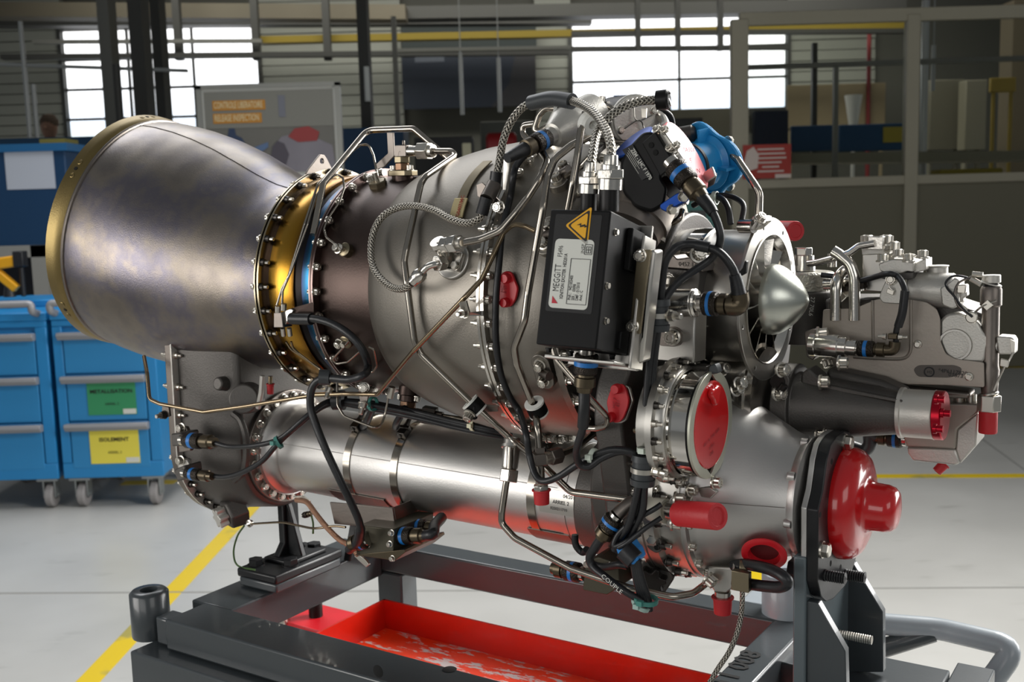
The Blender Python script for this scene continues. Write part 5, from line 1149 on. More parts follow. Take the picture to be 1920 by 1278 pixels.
tube('thin_pipe', [(1036, 652, -.19), (1042, 672, -.19), (1090, 728, -.19), (1140, 782, -.17), (1138, 798, -.165), (1118, 803, -.16), (1096, 802, -.16)], .0036, PI_, .012)
tube('thin_pipe', [(1060, 687, 's', .012), (1090, 670, 's', .02), (1105, 655, 's', .03)], .0034, PI_)
tube('thin_pipe', [(1045, 698, 's', .004), (1062, 728, 's', .006), (1085, 747, 's', .01), (1120, 770, -.14)], .003, M['plate'], curve=True)
# right top pipe over the blue cover to the inlet
tube('air_pipe', [(1350, 279, .0), (1368, 284, -.01), (1384, 300, -.02), (1414, 345, -.05), (1424, 362, -.05), (1423, 405, -.05)], .0046, PI_, .014, label='bright pipe arching from the blue cover down to the inlet')
tube('air_pipe', [(1279, 395, -.05), (1276, 408, -.06), (1262, 418, -.06), (1225, 424, -.06)], .004, PI_, .014)
# --- pipe brackets
def pclip(px, py, y, ax, r=.0095, m=None):
    p = K((px, py, y)) if not isinstance(px, V) else px; ax = V(ax).normalized()
    b = MB(); b.rev([(-.006, .0045), (-.006, r), (.006, r), (.006, .0045)], p, ax, 20, close=True); c = part('pipe_clamp', b, m or M['black'], ENG)
    for s in (-1, 1): b = MB(); b.rev([(0, .0045), (0, r*1.02), (.0022, r*1.02), (.0022, .0045)], p+ax*(.006*s if s > 0 else -.0082), ax, 20, close=True); part('clamp_cushion', b, M['white'], c)
    return c
p = K((890, 762, 's', .017)); a = K((870, 742, 's', .016)); ax = (p-a).normalized(); c_ = pclip(p, 0, 0, ax, .0105); b = MB(); n_ = nrm(p); b.box(p+n_*.008, (.014, .006, .016)); part('clamp_block', b, M['black'], c_, bev=.002); inst('bolt', BOLT, c_, p+n_*.011, n_, 1.3)
p = K((1006, 765, 's', .022)); a = K((985, 720, 's', .024)); pclip(p, 0, 0, p-a, .0105)
b = MB(); P = [K((905, 770, 's', .008)), K((935, 768, 's', .008)), K((935, 760, 's', .008)), K((905, 757, 's', .008))]; b.prism(P, nrm(P[0])*.002); part('clamp_strap', b, M['plate'], ENG)
b = MB(); P = [K(q_) for q_ in ((862, 567, 's', .03), (876, 563, 's', .03), (882, 585, 's', .02), (908, 582, 's', .012), (908, 592, 's', .012), (872, 592, 's', .02))]; b.prism(P, nrm(P[0])*.002); c_ = part('pipe_bracket', b, M['machined'], ENG); inst('bolt', NUTL, c_, K((872, 586, 's', .022)), nrm(K((872, 586, 's', .022))), 1.1)
# --- fuel manifold union on top of the turbine casing
def union():
    y = -.03; p = Y(755, 330, y)
    b = MB(); b.rev([(-.012, .0135), (.0, .0135), (.0, .0)], p, (0, 0, 1), 24); u_ = part('manifold_union', b, M['brown_case'], ENG)
    b = MB(); b.prism([p+V((x, yy, 0)) for x, yy in ((-.019, -.006), (-.013, -.012), (.013, -.012), (.019, -.006), (.019, .006), (.013, .012), (-.013, .012), (-.019, .006))], (0, 0, .007)); part('union_flange', b, M['gold'], u_, bev=.0008)
    for x in (-.0135, .0135): inst('bolt', BOLT, u_, p+V((x, -.002, .007)), (0, 0, 1), .95)
    hexn(u_, 'union_nut', p+V((0, 0, .007)), p+V((0, 0, .016)), .0095, M['copper']); hexn(u_, 'union_nut', p+V((0, 0, .016)), p+V((0, 0, .024)), .0105, M['gold'])
    t_ = Y(757, 283, y); b = MB(); b.cyl(p+V((0, 0, .024)), t_, .0072, n=18); b.box(t_, (.018, .014, .014)); b.cyl(t_+V((0, 0, .007)), t_+V((0, 0, .013)), .002, n=8); part('union_tee', b, M['plate'], u_, bev=.001)
    p0, p1 = Y(764, 283, y), Y(814, 283, y); fit_(u_, 'tee_branch', p0, p1, [(0, 0), (0, .0065), (.5, .0065), (.5, .005), (1, .005), (1, 0)], M['steel']); hexn(u_, 'white_nut', Y(786, 283, y), Y(806, 283, y), .0112, M['bolt']); cylp(u_, 'white_collar', Y(804, 283, y), Y(813, 283, y), .008, M['bolt'])
    b = MB(); P = [Y(x, yy, -.028) for x, yy in ((725, 248), (737, 248), (739, 292), (720, 313), (706, 318), (702, 310), (727, 287))]; b.prism(P, (0, .0025, 0)); part('pipe_bracket', b, M['plate'], ENG, bev=.0006)
    b = MB(); p = Sf(708, 343, .002); n = nrm(p); b.rev([(-.006, .012), (.002, .0118), (.003, .0108), (.003, 0)], p, n, 6); pb = part('probe_boss', b, M['gold'], ENG, bev=.0008); inst('bolt', BOLT, pb, p+n*.003+V((-.009, 0, 0)), n, 1.1)
    cylp(pb, 'probe_stem', p+n*.003, p+n*.014, .0032, M['bolt'])
union()
TP = .0017
tube('thermocouple_lead', [(519, 572, 's', .022), (529, 540, 's', .02), (540, 520, 's', .02), (571, 420, 's', .022), (596, 345, 's', .03), (640, 300, -.05), (676, 272, -.035), (691, 270, -.035), (700, 290, -.035), (708, 330, -.04)], TP, PI_, .01)
tube('thermocouple_lead', [(529, 568, 's', .02), (530, 545, 's', .02), (545, 510, 's', .02), (577, 420, 's', .022), (592, 368, 's', .024), (612, 338, 's', .024), (630, 326, 's', .022), (643, 333, 's', .02), (646, 352, 's', .016), (636, 380, 's', .014), (614, 412, 's', .014), (607, 430, 's', .014), (612, 445, 's', .012), (640, 467, 's', .012)], TP, PI_, .01)
tube('thermocouple_lead', [(536, 640, 's', .02), (546, 655, 's', .018), (598, 690, 's', .016), (612, 700, 's', .02)], TP, PB, .01)
tube('thermocouple_lead', [(546, 640, 's', .02), (549, 652, 's', .02), (560, 662, 's', .018), (604, 696, 's', .016)], TP, PB, .01)
tube('thermocouple_lead', [(655, 638, 's', .01), (640, 655, 's', .012), (624, 672, 's', .012), (630, 682, 's', .012), (652, 678, 's', .012), (676, 657, 's', .01)], TP, PI_, .012)
tube('thermocouple_lead', [(692, 650, 's', .008), (701, 654, 's', .008), (707, 685, 's', .006), (700, 696, 's', .006), (685, 702, 's', .01)], TP, PI_, .006)
tube('thermocouple_lead', [(632, 715, -.12), (633, 760, -.13), (645, 780, -.13), (702, 802, -.12), (714, 798, -.11), (722, 778, -.1), (729, 740, -.1)], TP, PI_, .012)
def junction():
    p = K((517, 600, 's', .018)); q = p+V((0, -.004, 0))
    P = [Y(x, y, q.y) for x, y in ((513, 586), (527, 585), (531, 614), (513, 614))]; b = MB(); b.prism(P, (0, .016, 0)); j = part('junction_block', b, M['plate'], ENG, 'small grey thermocouple junction block', bev=.0008)
    P = [Y(x, y, q.y+.004) for x, y in ((527, 585), (545, 578), (550, 582), (540, 600), (531, 614))]; b = MB(); b.prism(P, (0, .012, 0)); part('junction_shoulder', b, M['steel'], j, bev=.0008)
    b = MB(); P = [K(q_) for q_ in ((545, 578, 's', .012), (588, 566, 's', .01), (588, 592, 's', .01), (550, 590, 's', .012))]; b.prism(P, nrm(P[0])*-.002); part('junction_bracket', b, M['brown_case'], j)
    for x, y in ((521, 577), (532, 573)): cylp(j, 'lead_ferrule', K((x, y+8, 's', .02)), K((x, y-4, 's', .02)), .0036, M['bolt'], 12)
    for x, y in ((531, 620), (543, 620)): cylp(j, 'lead_ferrule', K((x-1, y-5, 's', .02)), K((x+1, y+9, 's', .02)), .003, M['bolt'], 12)
junction()
for px, py in ((641, 469), (643, 636)):
    p = Sf(px+10, py+1, 0); n = nrm(p); b = MB(); b.rev([(-.002, .009), (.006, .0085), (.007, .007), (.007, 0)], p, n, 24); t_ = part('thermocouple_boss', b, M['gold'], ENG); inst('bolt', BOLT, t_, p+n*.007+V((-.0075, 0, 0)), n, 1.15); cylp(t_, 'probe_head', p+n*.004, p+n*.013, .0035, M['bolt'], 14)
# lifting lug on the exhaust flange, marking strips on the casing
b = MB(); a0 = E.x(600, 290, -.279); o_ = [E.x(x, y, -.279) for x, y in ((570, 327), (575, 318), (592, 296), (598, 289), (605, 290), (610, 297), (619, 315), (624, 324))]
b.plate(o_, [circ(E.x(600.5, 302, -.279), .0036, (0, 1, 0), (0, 0, 1), 16)], (.003, 0, 0)); part('lifting_lug', b, M['plate'], ENG, 'triangular lifting lug with a hole', bev=.0005)
def strip_(name, pts, r, m, dr, w_):
    P = smooth([Sf(x, y, dr) for x, y in pts], 5); n = len(P); rings = []
    for i, p in enumerate(P):
        nn = nrm(p); rings.append([p+V((-w_, 0, 0)), p+V((w_, 0, 0)), p+V((w_, 0, 0))+nn*r, p+V((-w_, 0, 0))+nn*r])
    b = MB(); b.loft(rings, True, True); return part(name, b, m, ENG, bev=.0004)
strip_('marking_strip', [(915, 303), (893, 325), (876, 350), (866, 375)], .0015, M['gold'], .001, .006)
c_ = strip_('maker_tag', [(866, 373), (861, 388), (856, 408)], .002, mat('pale_gold_tag', '#c9b98c', .6, .4), .002, .0085)
p = Sf(861, 392, .0045); text('tag_lettering', 'G0407/MC', .006, mat('tag_red_print', '#8a3a24', 0, .6), c_, Sf(857, 406, .0047), Sf(865, 378, .0047)-Sf(857, 406, .0047), V((-1, 0, 0)), bold=.0002)
# bosses with two bolts on the compressor casing
for px, py in ((1055, 335), (1022, 692), (1030, 445)):
    p = Sf(px, py, .0); n = nrm(p); b = MB(); w_ = n.cross(V((1, 0, 0)))
    ring_ = [p+V((1, 0, 0))*x+w_*y_ for x, y_ in [(.011*math.cos(a)+(.009 if math.sin(a) > 0 else -.009)*.0, .011*math.sin(a)+(.01 if math.sin(a) > 0 else -.01)) for a in [i*PI/10 for i in range(20)]]]
    b.prism([q-n*.004 for q in ring_], n*.010); t_ = part('port_boss', b, M['grey_case'], ENG, bev=.001)
    for s in (-1, 1): inst('bolt', BOLT, t_, p+n*.006+w_*.0095*s, n, 1.25)
    cylp(t_, 'port_fitting', p+n*.006, p+n*.012+V((.012, 0, 0)), .005, M['plate'], 14)
# bracket with hole at the top of the casing flange
b = MB(); P = [Y(x, y, -.135) for x, y in ((943, 292), (950, 284), (990, 268), (994, 273), (958, 292), (955, 320), (947, 372), (941, 372))]; b.prism(P, (0, .012, 0)); part('flange_bracket', b, M['machined'], ENG, bev=.001)
# --- conical torque sensor on top with its plug
def cone_sensor():
    a, c = Y(1026, 258, -.13), Y(1112, 214, -.06); d = (c-a).normalized(); L = (c-a).length
    b = MB(); b.rev([(-.004, 0), (-.004, .008), (.008, .009), (.009, .012), (.03, .0225), (.036, .0232), (L, .0225), (L, 0)], a, d, 40); s = part('cone_sensor', b, M['cast_light'], ENG, 'pale conical sensor body on top', smooth=25)
    connector('sensor_connector', a-d*-.006, a-d*.04, .0118, par=s)
    b = MB(); b.sweep([a-d*.034, a-d*.05, a-d*.062], lambda k: .0075-.0025*k, 14); part('plug_boot', b, M['rubber'], s)
cone_sensor()
RB = M['rubber']
tube('harness_cable', [(985, 290, -.145), (974, 302, -.147), (966, 315, -.15), (962, 335, -.155), (957, 368, 's', .014), (949, 400, 's', .014), (940, 445, 's', .014), (936, 490, 's', .014), (931, 545, 's', .014), (929, 600, 's', .014), (931, 650, 's', .014), (939, 700, 's', .014), (955, 742, 's', .016), (974, 772, 's', .02), (986, 812, -.18), (993, 855, -.18), (1004, 890, -.185), (1020, 902, -.19), (1048, 893, -.19), (1080, 872, -.19), (1110, 856, -.19), (1145, 843, -.19), (1180, 846, -.185), (1198, 862, -.18)], .0042, RB, curve=True, label='long black cable hugging the casing flange')
tube('harness_cable', [(1096, 733, -.232), (1095, 760, -.232), (1093, 800, -.228), (1085, 828, -.22), (1081, 850, -.21), (1087, 870, -.2), (1104, 874, -.195), (1128, 858, -.19), (1160, 846, -.187), (1184, 850, -.183), (1199, 866, -.178)], .0044, RB, curve=True)
tube('cable_boot', [(1096, 733, -.232), (1095, 770, -.232), (1093, 800, -.228)], .0064, RB, curve=True)
# --- left harness
tube('harness_cable', [(548, 597, 's', .02), (575, 597, 's', .02), (600, 599, 's', .02), (632, 611, 's', .02), (662, 633, 's', .022), (683, 662, 's', .024), (690, 688, 's', .026), (682, 703, -.165), (655, 711, -.165), (625, 709, -.165), (600, 711, -.168), (585, 728, -.17), (582, 760, -.17), (592, 795, -.17), (612, 845, -.17), (640, 905, -.165), (662, 950, -.155), (675, 985, -.145), (671, 1015, -.13), (655, 1030, -.12)], lambda k: .0056 if k < .9 else .0072, RB, curve=True, label='thick black cable looping down from the junction block')
tube('cable_boot', [(546, 597, 's', .02), (584, 598, 's', .02)], .0085, RB)
p = K((609, 707, -.166)); clip(ENG, 'cable_clamp', p, camdir(1, -.05, 0), .0075, .012, M['clamp_rubber']); inst('bolt', NUTL, ENG, K((618, 726, -.15)), camdir(-.3, -1, .3), 1.1)
tube('harness_cable', [(403, 830, -.145), (430, 837, -.145), (470, 836, -.15), (510, 828, -.15), (535, 815, -.15), (575, 780, -.14), (605, 757, -.12), (630, 748, -.1)], .0038, RB, curve=True)
tube('harness_cable', [(398, 892, -.14), (420, 894, -.142), (450, 887, -.145), (490, 865, -.15), (520, 832, -.15), (555, 800, -.14), (600, 765, -.12), (632, 752, -.1)], .0042, RB, curve=True)
tie(522, 829, -.15, camdir(1, .6, 0), .0072, M['green_tie'])
b = MB(); p = Y(634, 750, -.1); b.rev([(-.008, .006), (-.006, .0125), (.008, .0125), (.01, .006)], p, camdir(1, 0, .2), 20, close=True); part('cable_grommet', b, RB, ENG)
for dy, dz in ((0, 0), (7, .004), (-4, .01)):
    tube('harness_cable', [(640, 752+dy*.5, -.1), (690, 758+dy, -.09+dz), (730, 765+dy, -.08+dz), (790, 778+dy, -.07), (850, 793+dy, -.06), (910, 806+dy, -.05), (960, 815+dy, -.03)], .004, RB, curve=True)
tube('harness_cable', [(700, 762, -.08), (688, 790, -.06), (680, 800, -.03)], .0055, RB, curve=True); tube('harness_cable', [(760, 765, -.07), (745, 790, -.06), (742, 800, -.04)], .0055, RB, curve=True)
tie(699, 757, -.09, (1, 0, 0), .0075, M['green_tie']); tie(888, 797, -.055, (1, 0, 0), .006, mat('cream_tie', '#d9d6b8', 0, .4))
def bottom_union():
    p = Y(768, 735, -.05); n = V((0, -.25, -1)).normalized()
    b = MB(); b.rev([(-.012, .014), (.004, .014), (.005, .012), (.012, .012), (.012, 0)], p, n, 24); u_ = part('manifold_union', b, M['brown_case'], ENG); hexn(u_, 'union_nut', p+n*.012, p+n*.02, .011, M['copper'])
    for s in (-1, 1): inst('bolt', BOLT, u_, p+n*.004+V((.013*s, 0, 0)), n)
    q = Y(769, 774, -.06); b = MB(); b.box(q, (.02, .014, .012)); part('union_tee', b, M['steel'], u_, bev=.001)
    p0, p1 = Y(779, 775, -.06), Y(830, 781, -.05); fit_(u_, 'tee_branch', p0, p1, [(0, 0), (0, .007), (1, .006), (1, 0)], M['plate']); hexn(u_, 'union_nut', Y(793, 776, -.058), Y(818, 780, -.052), .012, M['nut'])
    tube('fuel_pipe', [V(p1), Y(850, 784, -.05), Y(920, 795, -.03), Y(960, 803, .0)], .0046, PI_)
bottom_union()
b = MB(); p = Y(738, 738, -.1); b.cyl(Y(735, 725, -.1), Y(731, 745, -.1), .0045, n=10); part('probe_nut', b, M['bolt'], ENG)
b = MB(); P = [Y(x, y, -.128) for x, y in ((672, 728), (688, 722), (690, 742), (686, 760), (678, 762), (674, 745))]; b.prism(P, (0, .002, 0)); c_ = part('pipe_bracket', b, M['plate'], ENG); inst('bolt', NUTL, c_, Y(681, 755, -.128), camdir(-.2, -1, .4), 1.2); inst('bolt', BOLT, c_, Y(683, 726, -.128), camdir(0, 0, 1), 1.2)
# sensors on the rear gearbox
def gbox_sensors():
    for (pts, ppl, cn, r) in (([(320, 813), (340, 812), (343, 836), (322, 837)], ((335, 797), (348, 800), (356, 818), (357, 845), (336, 848), (334, 830)), ((341, 824), (404, 829)), .0122), ([(326, 880), (345, 872), (349, 898), (332, 903)], ((334, 858), (350, 862), (362, 885), (345, 888), (336, 880)), ((344, 886), (398, 893)), .0098)):
        b = MB(); b.prism([Y(x, y, -.147) for x, y in pts], (0, .03, 0)); s = part('speed_sensor', b, M['cast'], ENG, bev=.002)
        b = MB(); b.prism([Y(x, y, -.125) for x, y in ppl], (0, .006, 0)); part('sensor_flange', b, M['cast_light'] if r < .01 else M['plate'], s, bev=.001)
        inst('bolt', BOLT, s, Y(ppl[0][0]+7, ppl[0][1]+4, -.125), (0, -1, 0), 1.25)
        connector('sensor_connector', Y(*cn[0], -.145), Y(*cn[1], -.145), r, par=s)
gbox_sensors()
b = MB(); P = [Y(x, y, -.148) for x, y in ((305, 757), (315, 757), (318, 780), (308, 784), (303, 775))]; b.prism(P, (0, .003, 0)); c_ = part('pipe_bracket', b, M['plate'], ENG); inst('bolt', NUT, c_, Y(309, 777, -.148), (0, -1, 0), 1.2)
# earth leads and green wire near the foot
tube('earth_braid', [(556, 937, -.07), (575, 941, -.08), (590, 960, -.09), (610, 985, -.1), (635, 1010, -.1), (655, 1022, -.1), (672, 1040, -.1)], .0042, mat('copper_braid', '#b38a72', 1, .35, bump=.8, bs=900), curve=True)
b = MB(); b.prism([Y(x, y, -.1) for x, y in ((668, 1036), (684, 1048), (692, 1058), (686, 1063), (674, 1052), (664, 1043))], (0, .003, 0)); part('earth_tag', b, M['bolt'], ENG, bev=.0005)
b = MB(); b.prism([Y(x, y, -.07) for x, y in ((550, 930), (566, 930), (580, 940), (576, 946), (560, 940))], (0, .004, 0)); part('earth_tag', b, M['bolt'], ENG, bev=.0005)
tube('green_wire', [(458, 985, -.05), (445, 1005, -.05), (438, 1035, -.05), (446, 1060, -.05), (478, 1068, -.06)], .0016, mat('green_sheath', '#3f5a2c', 0, .45), curve=True)
tube('lock_wire', [(470, 982, -.06), (500, 980, -.07), (530, 979, -.08), (560, 985, -.09), (590, 990, -.1), (625, 986, -.1), (648, 988, -.1)], .0018, M['pipe_bronze'], curve=True)
b = MB(); b.rev([(.0035*math.cos(a), .0045+.0012*math.sin(a)) for a in (0, 2, 4)], Y(468, 981, -.06), (0, 1, 0), 18, close=True); part('split_ring', b, M['bolt'], ENG)
p, q = Y(568, 966, -.06), Y(584, 962, -.06); connector('quick_pin', p, q, .005, band=False); tube('green_wire', [(583, 963, -.06), (587, 980, -.06), (587, 1000, -.06)], .0016, bpy.data.materials['green_sheath'], curve=True)
# olive control box under the tube
def olive_box():
    P = [(648, 985), (758, 1000)]
    y0 = -.115; b = MB(); pts = [Y(x, y, y0) for x, y in ((672, 984), (738, 992), (737, 1048), (668, 1038))]; b.prism(pts, (0, .08, 0)); ob = part('control_box', b, M['olive_box'], ENG, 'olive control box hanging under the shaft tube', bev=.001)
    b = MB(); pts = [Y(x, y, y0+.03) for x, y in ((618, 941), (735, 952), (742, 993), (627, 982))]; b.prism(pts, (0, .003, 0)); pts = [Y(x, y, y0+.034) for x, y in ((735, 952), (738, 950), (745, 991), (742, 993))]; b.prism(pts, (0, .06, 0)); part('box_bracket', b, M['plate'], ob, bev=.0006)
    b = MB(); pts = [Y(x, y, y0-.001) for x, y in ((664, 1040), (740, 1051), (760, 1035), (758, 1030))]; b.prism(pts, (0, .08, 0)); part('box_lid', b, M['olive'], ob, bev=.0005)
    for x, y in ((684, 1000), (690, 1020), (735, 998), (737, 1046), (732, 1019)): inst('bolt', BOLT, ob, Y(x, y, y0), (0, -1, 0), .75)
    connector('box_connector', Y(738, 1004, -.1), Y(800, 1004, -.1), .0125, par=ob); connector('box_connector', Y(766, 985, -.07), Y(820, 990, -.06), .011, par=ob)
    b = MB(); b.sweep(smooth([Y(796, 1004, -.1), Y(812, 1000, -.1), Y(815, 985, -.08), Y(828, 970, -.05)], 5), .007, 12); part('box_cable', b, RB, ob)
    p, q = Y(690, 1010, -.12), Y(655, 1020, -.125); connector('box_connector', p, q, .0125, par=ob)
olive_box()
# ================================================================= right half: bleed valve, fuel unit, harness, red covers
def outl(pts, y): return [Y(a, b_, y) for a, b_ in pts]
def slab(name, pts, y, th, m, par=ENG, label=None, bev=.001, dv=(0, 1, 0)):
    b = MB(); b.prism(outl(pts, y), V(dv)*th); return part(name, b, m, par, label, bev=bev)
def rounded(pts, r=4, seg=4):
    P = [V((a, b_, 0)) for a, b_ in pts]; out = []; n = len(P)
    for i in range(n):
        a, q, c_ = P[i-1], P[i], P[(i+1) % n]; d0, d1 = a-q, c_-q; k = min(r, d0.length*.45, d1.length*.45); d0.normalize(); d1.normalize()
        for j in range(seg+1):
            t = j/seg; v = (q+d0*k)*(1-t)**2+q*2*t*(1-t)+(q+d1*k)*t*t; out.append((v.x, v.y))
    return out
# --- black bleed valve with blue trim, leaning over the compressor
def valve():
    y = -.13; back = camdir(.12, .05, -1)
    # steel collar below
    c0, ax = Y(1198, 392, -.09), camdir(-.42, -.8, .35)
    b = MB(); b.rev([(-.01, .0), (-.01, .036), (.004, .036), (.005, .0375), (.017, .0375), (.018, .035), (.03, .033), (.03, 0)], c0, ax, 48); part('valve_collar', b, M['plate'], ENG, 'steel clamp collar under the black valve', smooth=40)
    b = MB(); b.rev([(-.03, .0), (-.03, .034), (-.012, .0345), (-.01, .032), (-.01, 0)], c0, ax, 48); part('valve_base', b, M['black'], ENG)
    body = rounded([(1163, 306), (1174, 280), (1206, 247), (1226, 246), (1262, 308), (1238, 330), (1252, 352), (1246, 384), (1222, 398), (1190, 388), (1168, 360)], 8)
    b = MB(); b.prism(outl(body, y), back*.062); v = part('bleed_valve', b, M['black'], ENG, 'black bleed valve body with a data label and blue trim', bev=.003)
    slab('valve_block', rounded([(1203, 268), (1228, 246), (1266, 308), (1238, 331)], 3), y-.012, .024, M['black'], v, bev=.0015)
    # blue rim at the upper left
    d = camdir(-.62, .72, .3); p = Y(1192, 272, y+.022)
    b = MB(); b.rev([(.002, 0), (.002, .0232), (.0045, .0232), (.005, .022), (.005, 0)], p, d, 40); part('blue_rim', b, M['blue_anod'], v, bev=.0005)
    b = MB(); b.rev([(-.02, .022), (.002, .022), (.002, 0)], p, d, 40); part('valve_neck', b, M['black'], v)
    # blue clamp arm at the lower right
    slab('blue_arm', rounded([(1238, 392), (1236, 384), (1268, 362), (1285, 360), (1290, 368), (1284, 378), (1266, 388), (1250, 398)], 4), y-.005, .008, M['blue_anod'], v, bev=.001)
    for x, yy in ((1258, 392), (1279, 368)): inst('hex_bolt', HEX, v, Y(x, yy, y-.004), camdir(.4, -.4, .8), .9)
    # label with its lettering running down the slope
    P = outl([(1186, 270), (1222, 328), (1204, 338), (1167, 281)], y-.0008); n = (P[1]-P[0]).cross(P[3]-P[0]).normalized(); n = n if n.y < 0 else -n
    b = MB(); b.prism(P, n*.0005); lb = part('valve_label', b, M['ink'], v, 'black data plate with white print'); r_ = (P[1]-P[0]).normalized(); u_ = (P[0]-P[3]).normalized(); o = n*.0008; Lx = (P[1]-P[0]).length; Ly = (P[0]-P[3]).length
    wm = mat('label_print_white', '#cfcfc8', 0, .5)
    text('label_lettering', 'ZEM - LHC F 1970', .0056, wm, v, P[0]+r_*Lx*.12-u_*Ly*.24+o, r_, u_, sx=.82, bold=.00015)
    for k, (a, c_) in enumerate(((.05, .6), (.1, .7), (.14, .6), (.18, .8))):
        b = MB(); q = P[0]-u_*Ly*(.42+.14*k)+o; b.prism([q+r_*Lx*a, q+r_*Lx*c_, q+r_*Lx*c_-u_*Ly*.03, q+r_*Lx*a-u_*Ly*.03], n*.0002); part('print_line', b, wm, v)
    for x, yy in ((1221, 272), (1229, 286)): b = MB(); b.rev([(0, .0028), (.0004, .0024), (.0004, 0)], Y(x, yy, y-.0125), (0, -1, 0), 14); part('screw_hole', b, M['hole'], v)
    # small pale plate with lock-wired screws, and the plug
    pl = slab('valve_plate', [(1228, 246), (1243, 243), (1272, 284), (1254, 300)], y-.006, .004, M['machined'], v)
    for x, yy in ((1230, 244), (1244, 245), (1254, 279), (1266, 274)): inst('bolt', BOLT, v, Y(x, yy, y-.008), camdir(.5, .3, .8), .85)
    b = MB(); b.sweep(smooth([Y(1246, 247, y-.012), Y(1252, 256, y-.013), Y(1262, 270, y-.013)], 4), .0007, 6); part('lock_wire', b, M['tie_wire'], v)
    slab('plug_bracket', [(1256, 296), (1272, 284), (1282, 298), (1252, 312)], y-.01, .006, M['machined'], v)
    connector('valve_connector', Y(1256, 302, y-.012), Y(1318, 372, y-.02), .0128, par=ENG)
    tube('cable_boot', [(1312, 366, y-.02), (1330, 388, y-.022), (1338, 400, y-.024)], lambda k: .0078-.002*k, M['rubber'], curve=True)
    # smaller dark actuator behind, with pale bolted face
    dk = M['cast']
    b = MB(); p, q = Y(1150, 228, .0), Y(1188, 226, -.04); b.cyl(p, q, .027, n=40); a_ = part('start_valve', b, M['black_metal'], ENG, 'dark start valve behind the braided hoses', bev=.002)
    d = (q-p).normalized(); b = MB(); b.rev([(0, .0), (0, .0275), (.006, .0275), (.006, .026), (.01, .026), (.01, 0)], q, d, 40); part('valve_face', b, M['cast_light'], a_, bev=.0006)
    u, w_ = perp(d)
    for k in range(4): inst('bolt', BOLT, a_, q+d*.01+(u*math.cos(k*1.57+.5)+w_*math.sin(k*1.57+.5))*.021, d, .8)
    for k in range(2): b = MB(); b.sweep(smooth([q+d*.014+(u*math.cos(k*3+.5)+w_*math.sin(k*3+.5))*.021, q+d*.018+u*.004*k, q+d*.014+(u*math.cos(k*3+2)+w_*math.sin(k*3+2))*.021], 5), .0008, 6); part('lock_wire', b, M['tie_wire'], a_)
    slab('wire_tag', [(1202, 203), (1212, 203), (1211, 221), (1203, 221)], -.07, .002, M['bolt'], a_, bev=.0003)
    b = MB(); p, q = Y(1213, 228, .02), Y(1240, 236, .0); b.cyl(p, q, .024, .018, 32); part('valve_tail', b, M['black_metal'], ENG, bev=.002)
    b = MB(); b.sweep(smooth([Y(1225, 212, -.02), Y(1240, 220, -.03), Y(1246, 235, -.04), Y(1234, 246, -.05)], 5), .005, 10); part('valve_strap', b, M['machined'], ENG)
    slab('top_cover_plate', rounded([(1096, 200), (1100, 190), (1150, 192), (1176, 200), (1172, 206), (1110, 206)], 3), -.03, .05, M['cast_light'], ENG)
    for x in (1112, 1128): inst('bolt', BOLT, ENG, Y(x, 193, -.03), (0, 0, 1), 1.1)
    # tray lip under the actuators
    slab('support_bracket', [(1122, 258), (1160, 262), (1196, 262), (1198, 270), (1122, 266)], -.06, .03, M['plate'], ENG)
valve()
# --- blue plastic cover on the air outlet
def blue_cover():
    n = camdir(.72, .25, -.5); c = Y(1338, 302, -.0); up = camdir(-.5, .75, 0); u = (up-n*up.dot(n)).normalized(); w_ = n.cross(u)
    t = thing('outlet_cover', 'bright blue plastic cover with ribs capping the air outlet beside the pink disc', 'cover', c-u*.04, E)
    b = MB(); b.rev([(-.045, 0), (-.045, .023), (-.012, .0235), (-.008, .03), (-.008, 0)], c, n, 40); part('cover_barrel', b, M['blue_plastic'], t, bev=.001)
    P = []
    for i in range(48):
        a = 2*PI*i/48; r = .0385-.006*abs(math.sin(a*1.5+.3))**3+.003*math.cos(a*3); P.append(c+n*-.006+(u*math.cos(a)*1.12+w_*math.sin(a))*r)
    b = MB(); b.prism(P, n*.006); pl = part('cover_plate', b, M['blue_plastic'], t, bev=.0015)
    for a in (.5, 2.2, 3.9, 5.3):
        d = u*math.cos(a)+w_*math.sin(a); e = n.cross(d); b = MB(); b.prism([c+d*.018-e*.0015, c+d*.036-e*.0015, c+d*.036+e*.0015, c+d*.018+e*.0015], n*-.02); part('cover_rib', b, M['blue_plastic'], pl)
    for a in (1.3, 3.0, 4.6): inst('hex_bolt', HEX, pl, c+(u*math.cos(a)*1.05+w_*math.sin(a))*.031, n, .9)
    b = MB(); b.rev([(-.006, .021), (-.006, .025), (-.003, .025), (-.003, .021)], c+n*-.03, n, 36, close=True); part('barrel_ring', b, M['clamp_rubber'], t)
    b = MB(); p = Y(1284, 252, -.01); b.rev([(-.012, 0), (-.012, .009), (.008, .009), (.012, .006), (.012, 0)], p, camdir(.8, .1, .3), 24); part('duct_elbow', b, M['cast'], ENG, bev=.001)
    b = MB(); b.sweep(smooth([c-n*.055, c-n*.085+V((0, 0, -.02)), c-n*.1+V((0, 0, -.06))], 6), .02, 24); part('outlet_duct', b, M['grey_case'], ENG)
    b = MB(); b.rev([(0, .0215), (0, .0275), (.003, .0275), (.003, .0215)], c-n*.052, n, 36, close=True); part('duct_flange', b, M['machined'], ENG)
blue_cover()
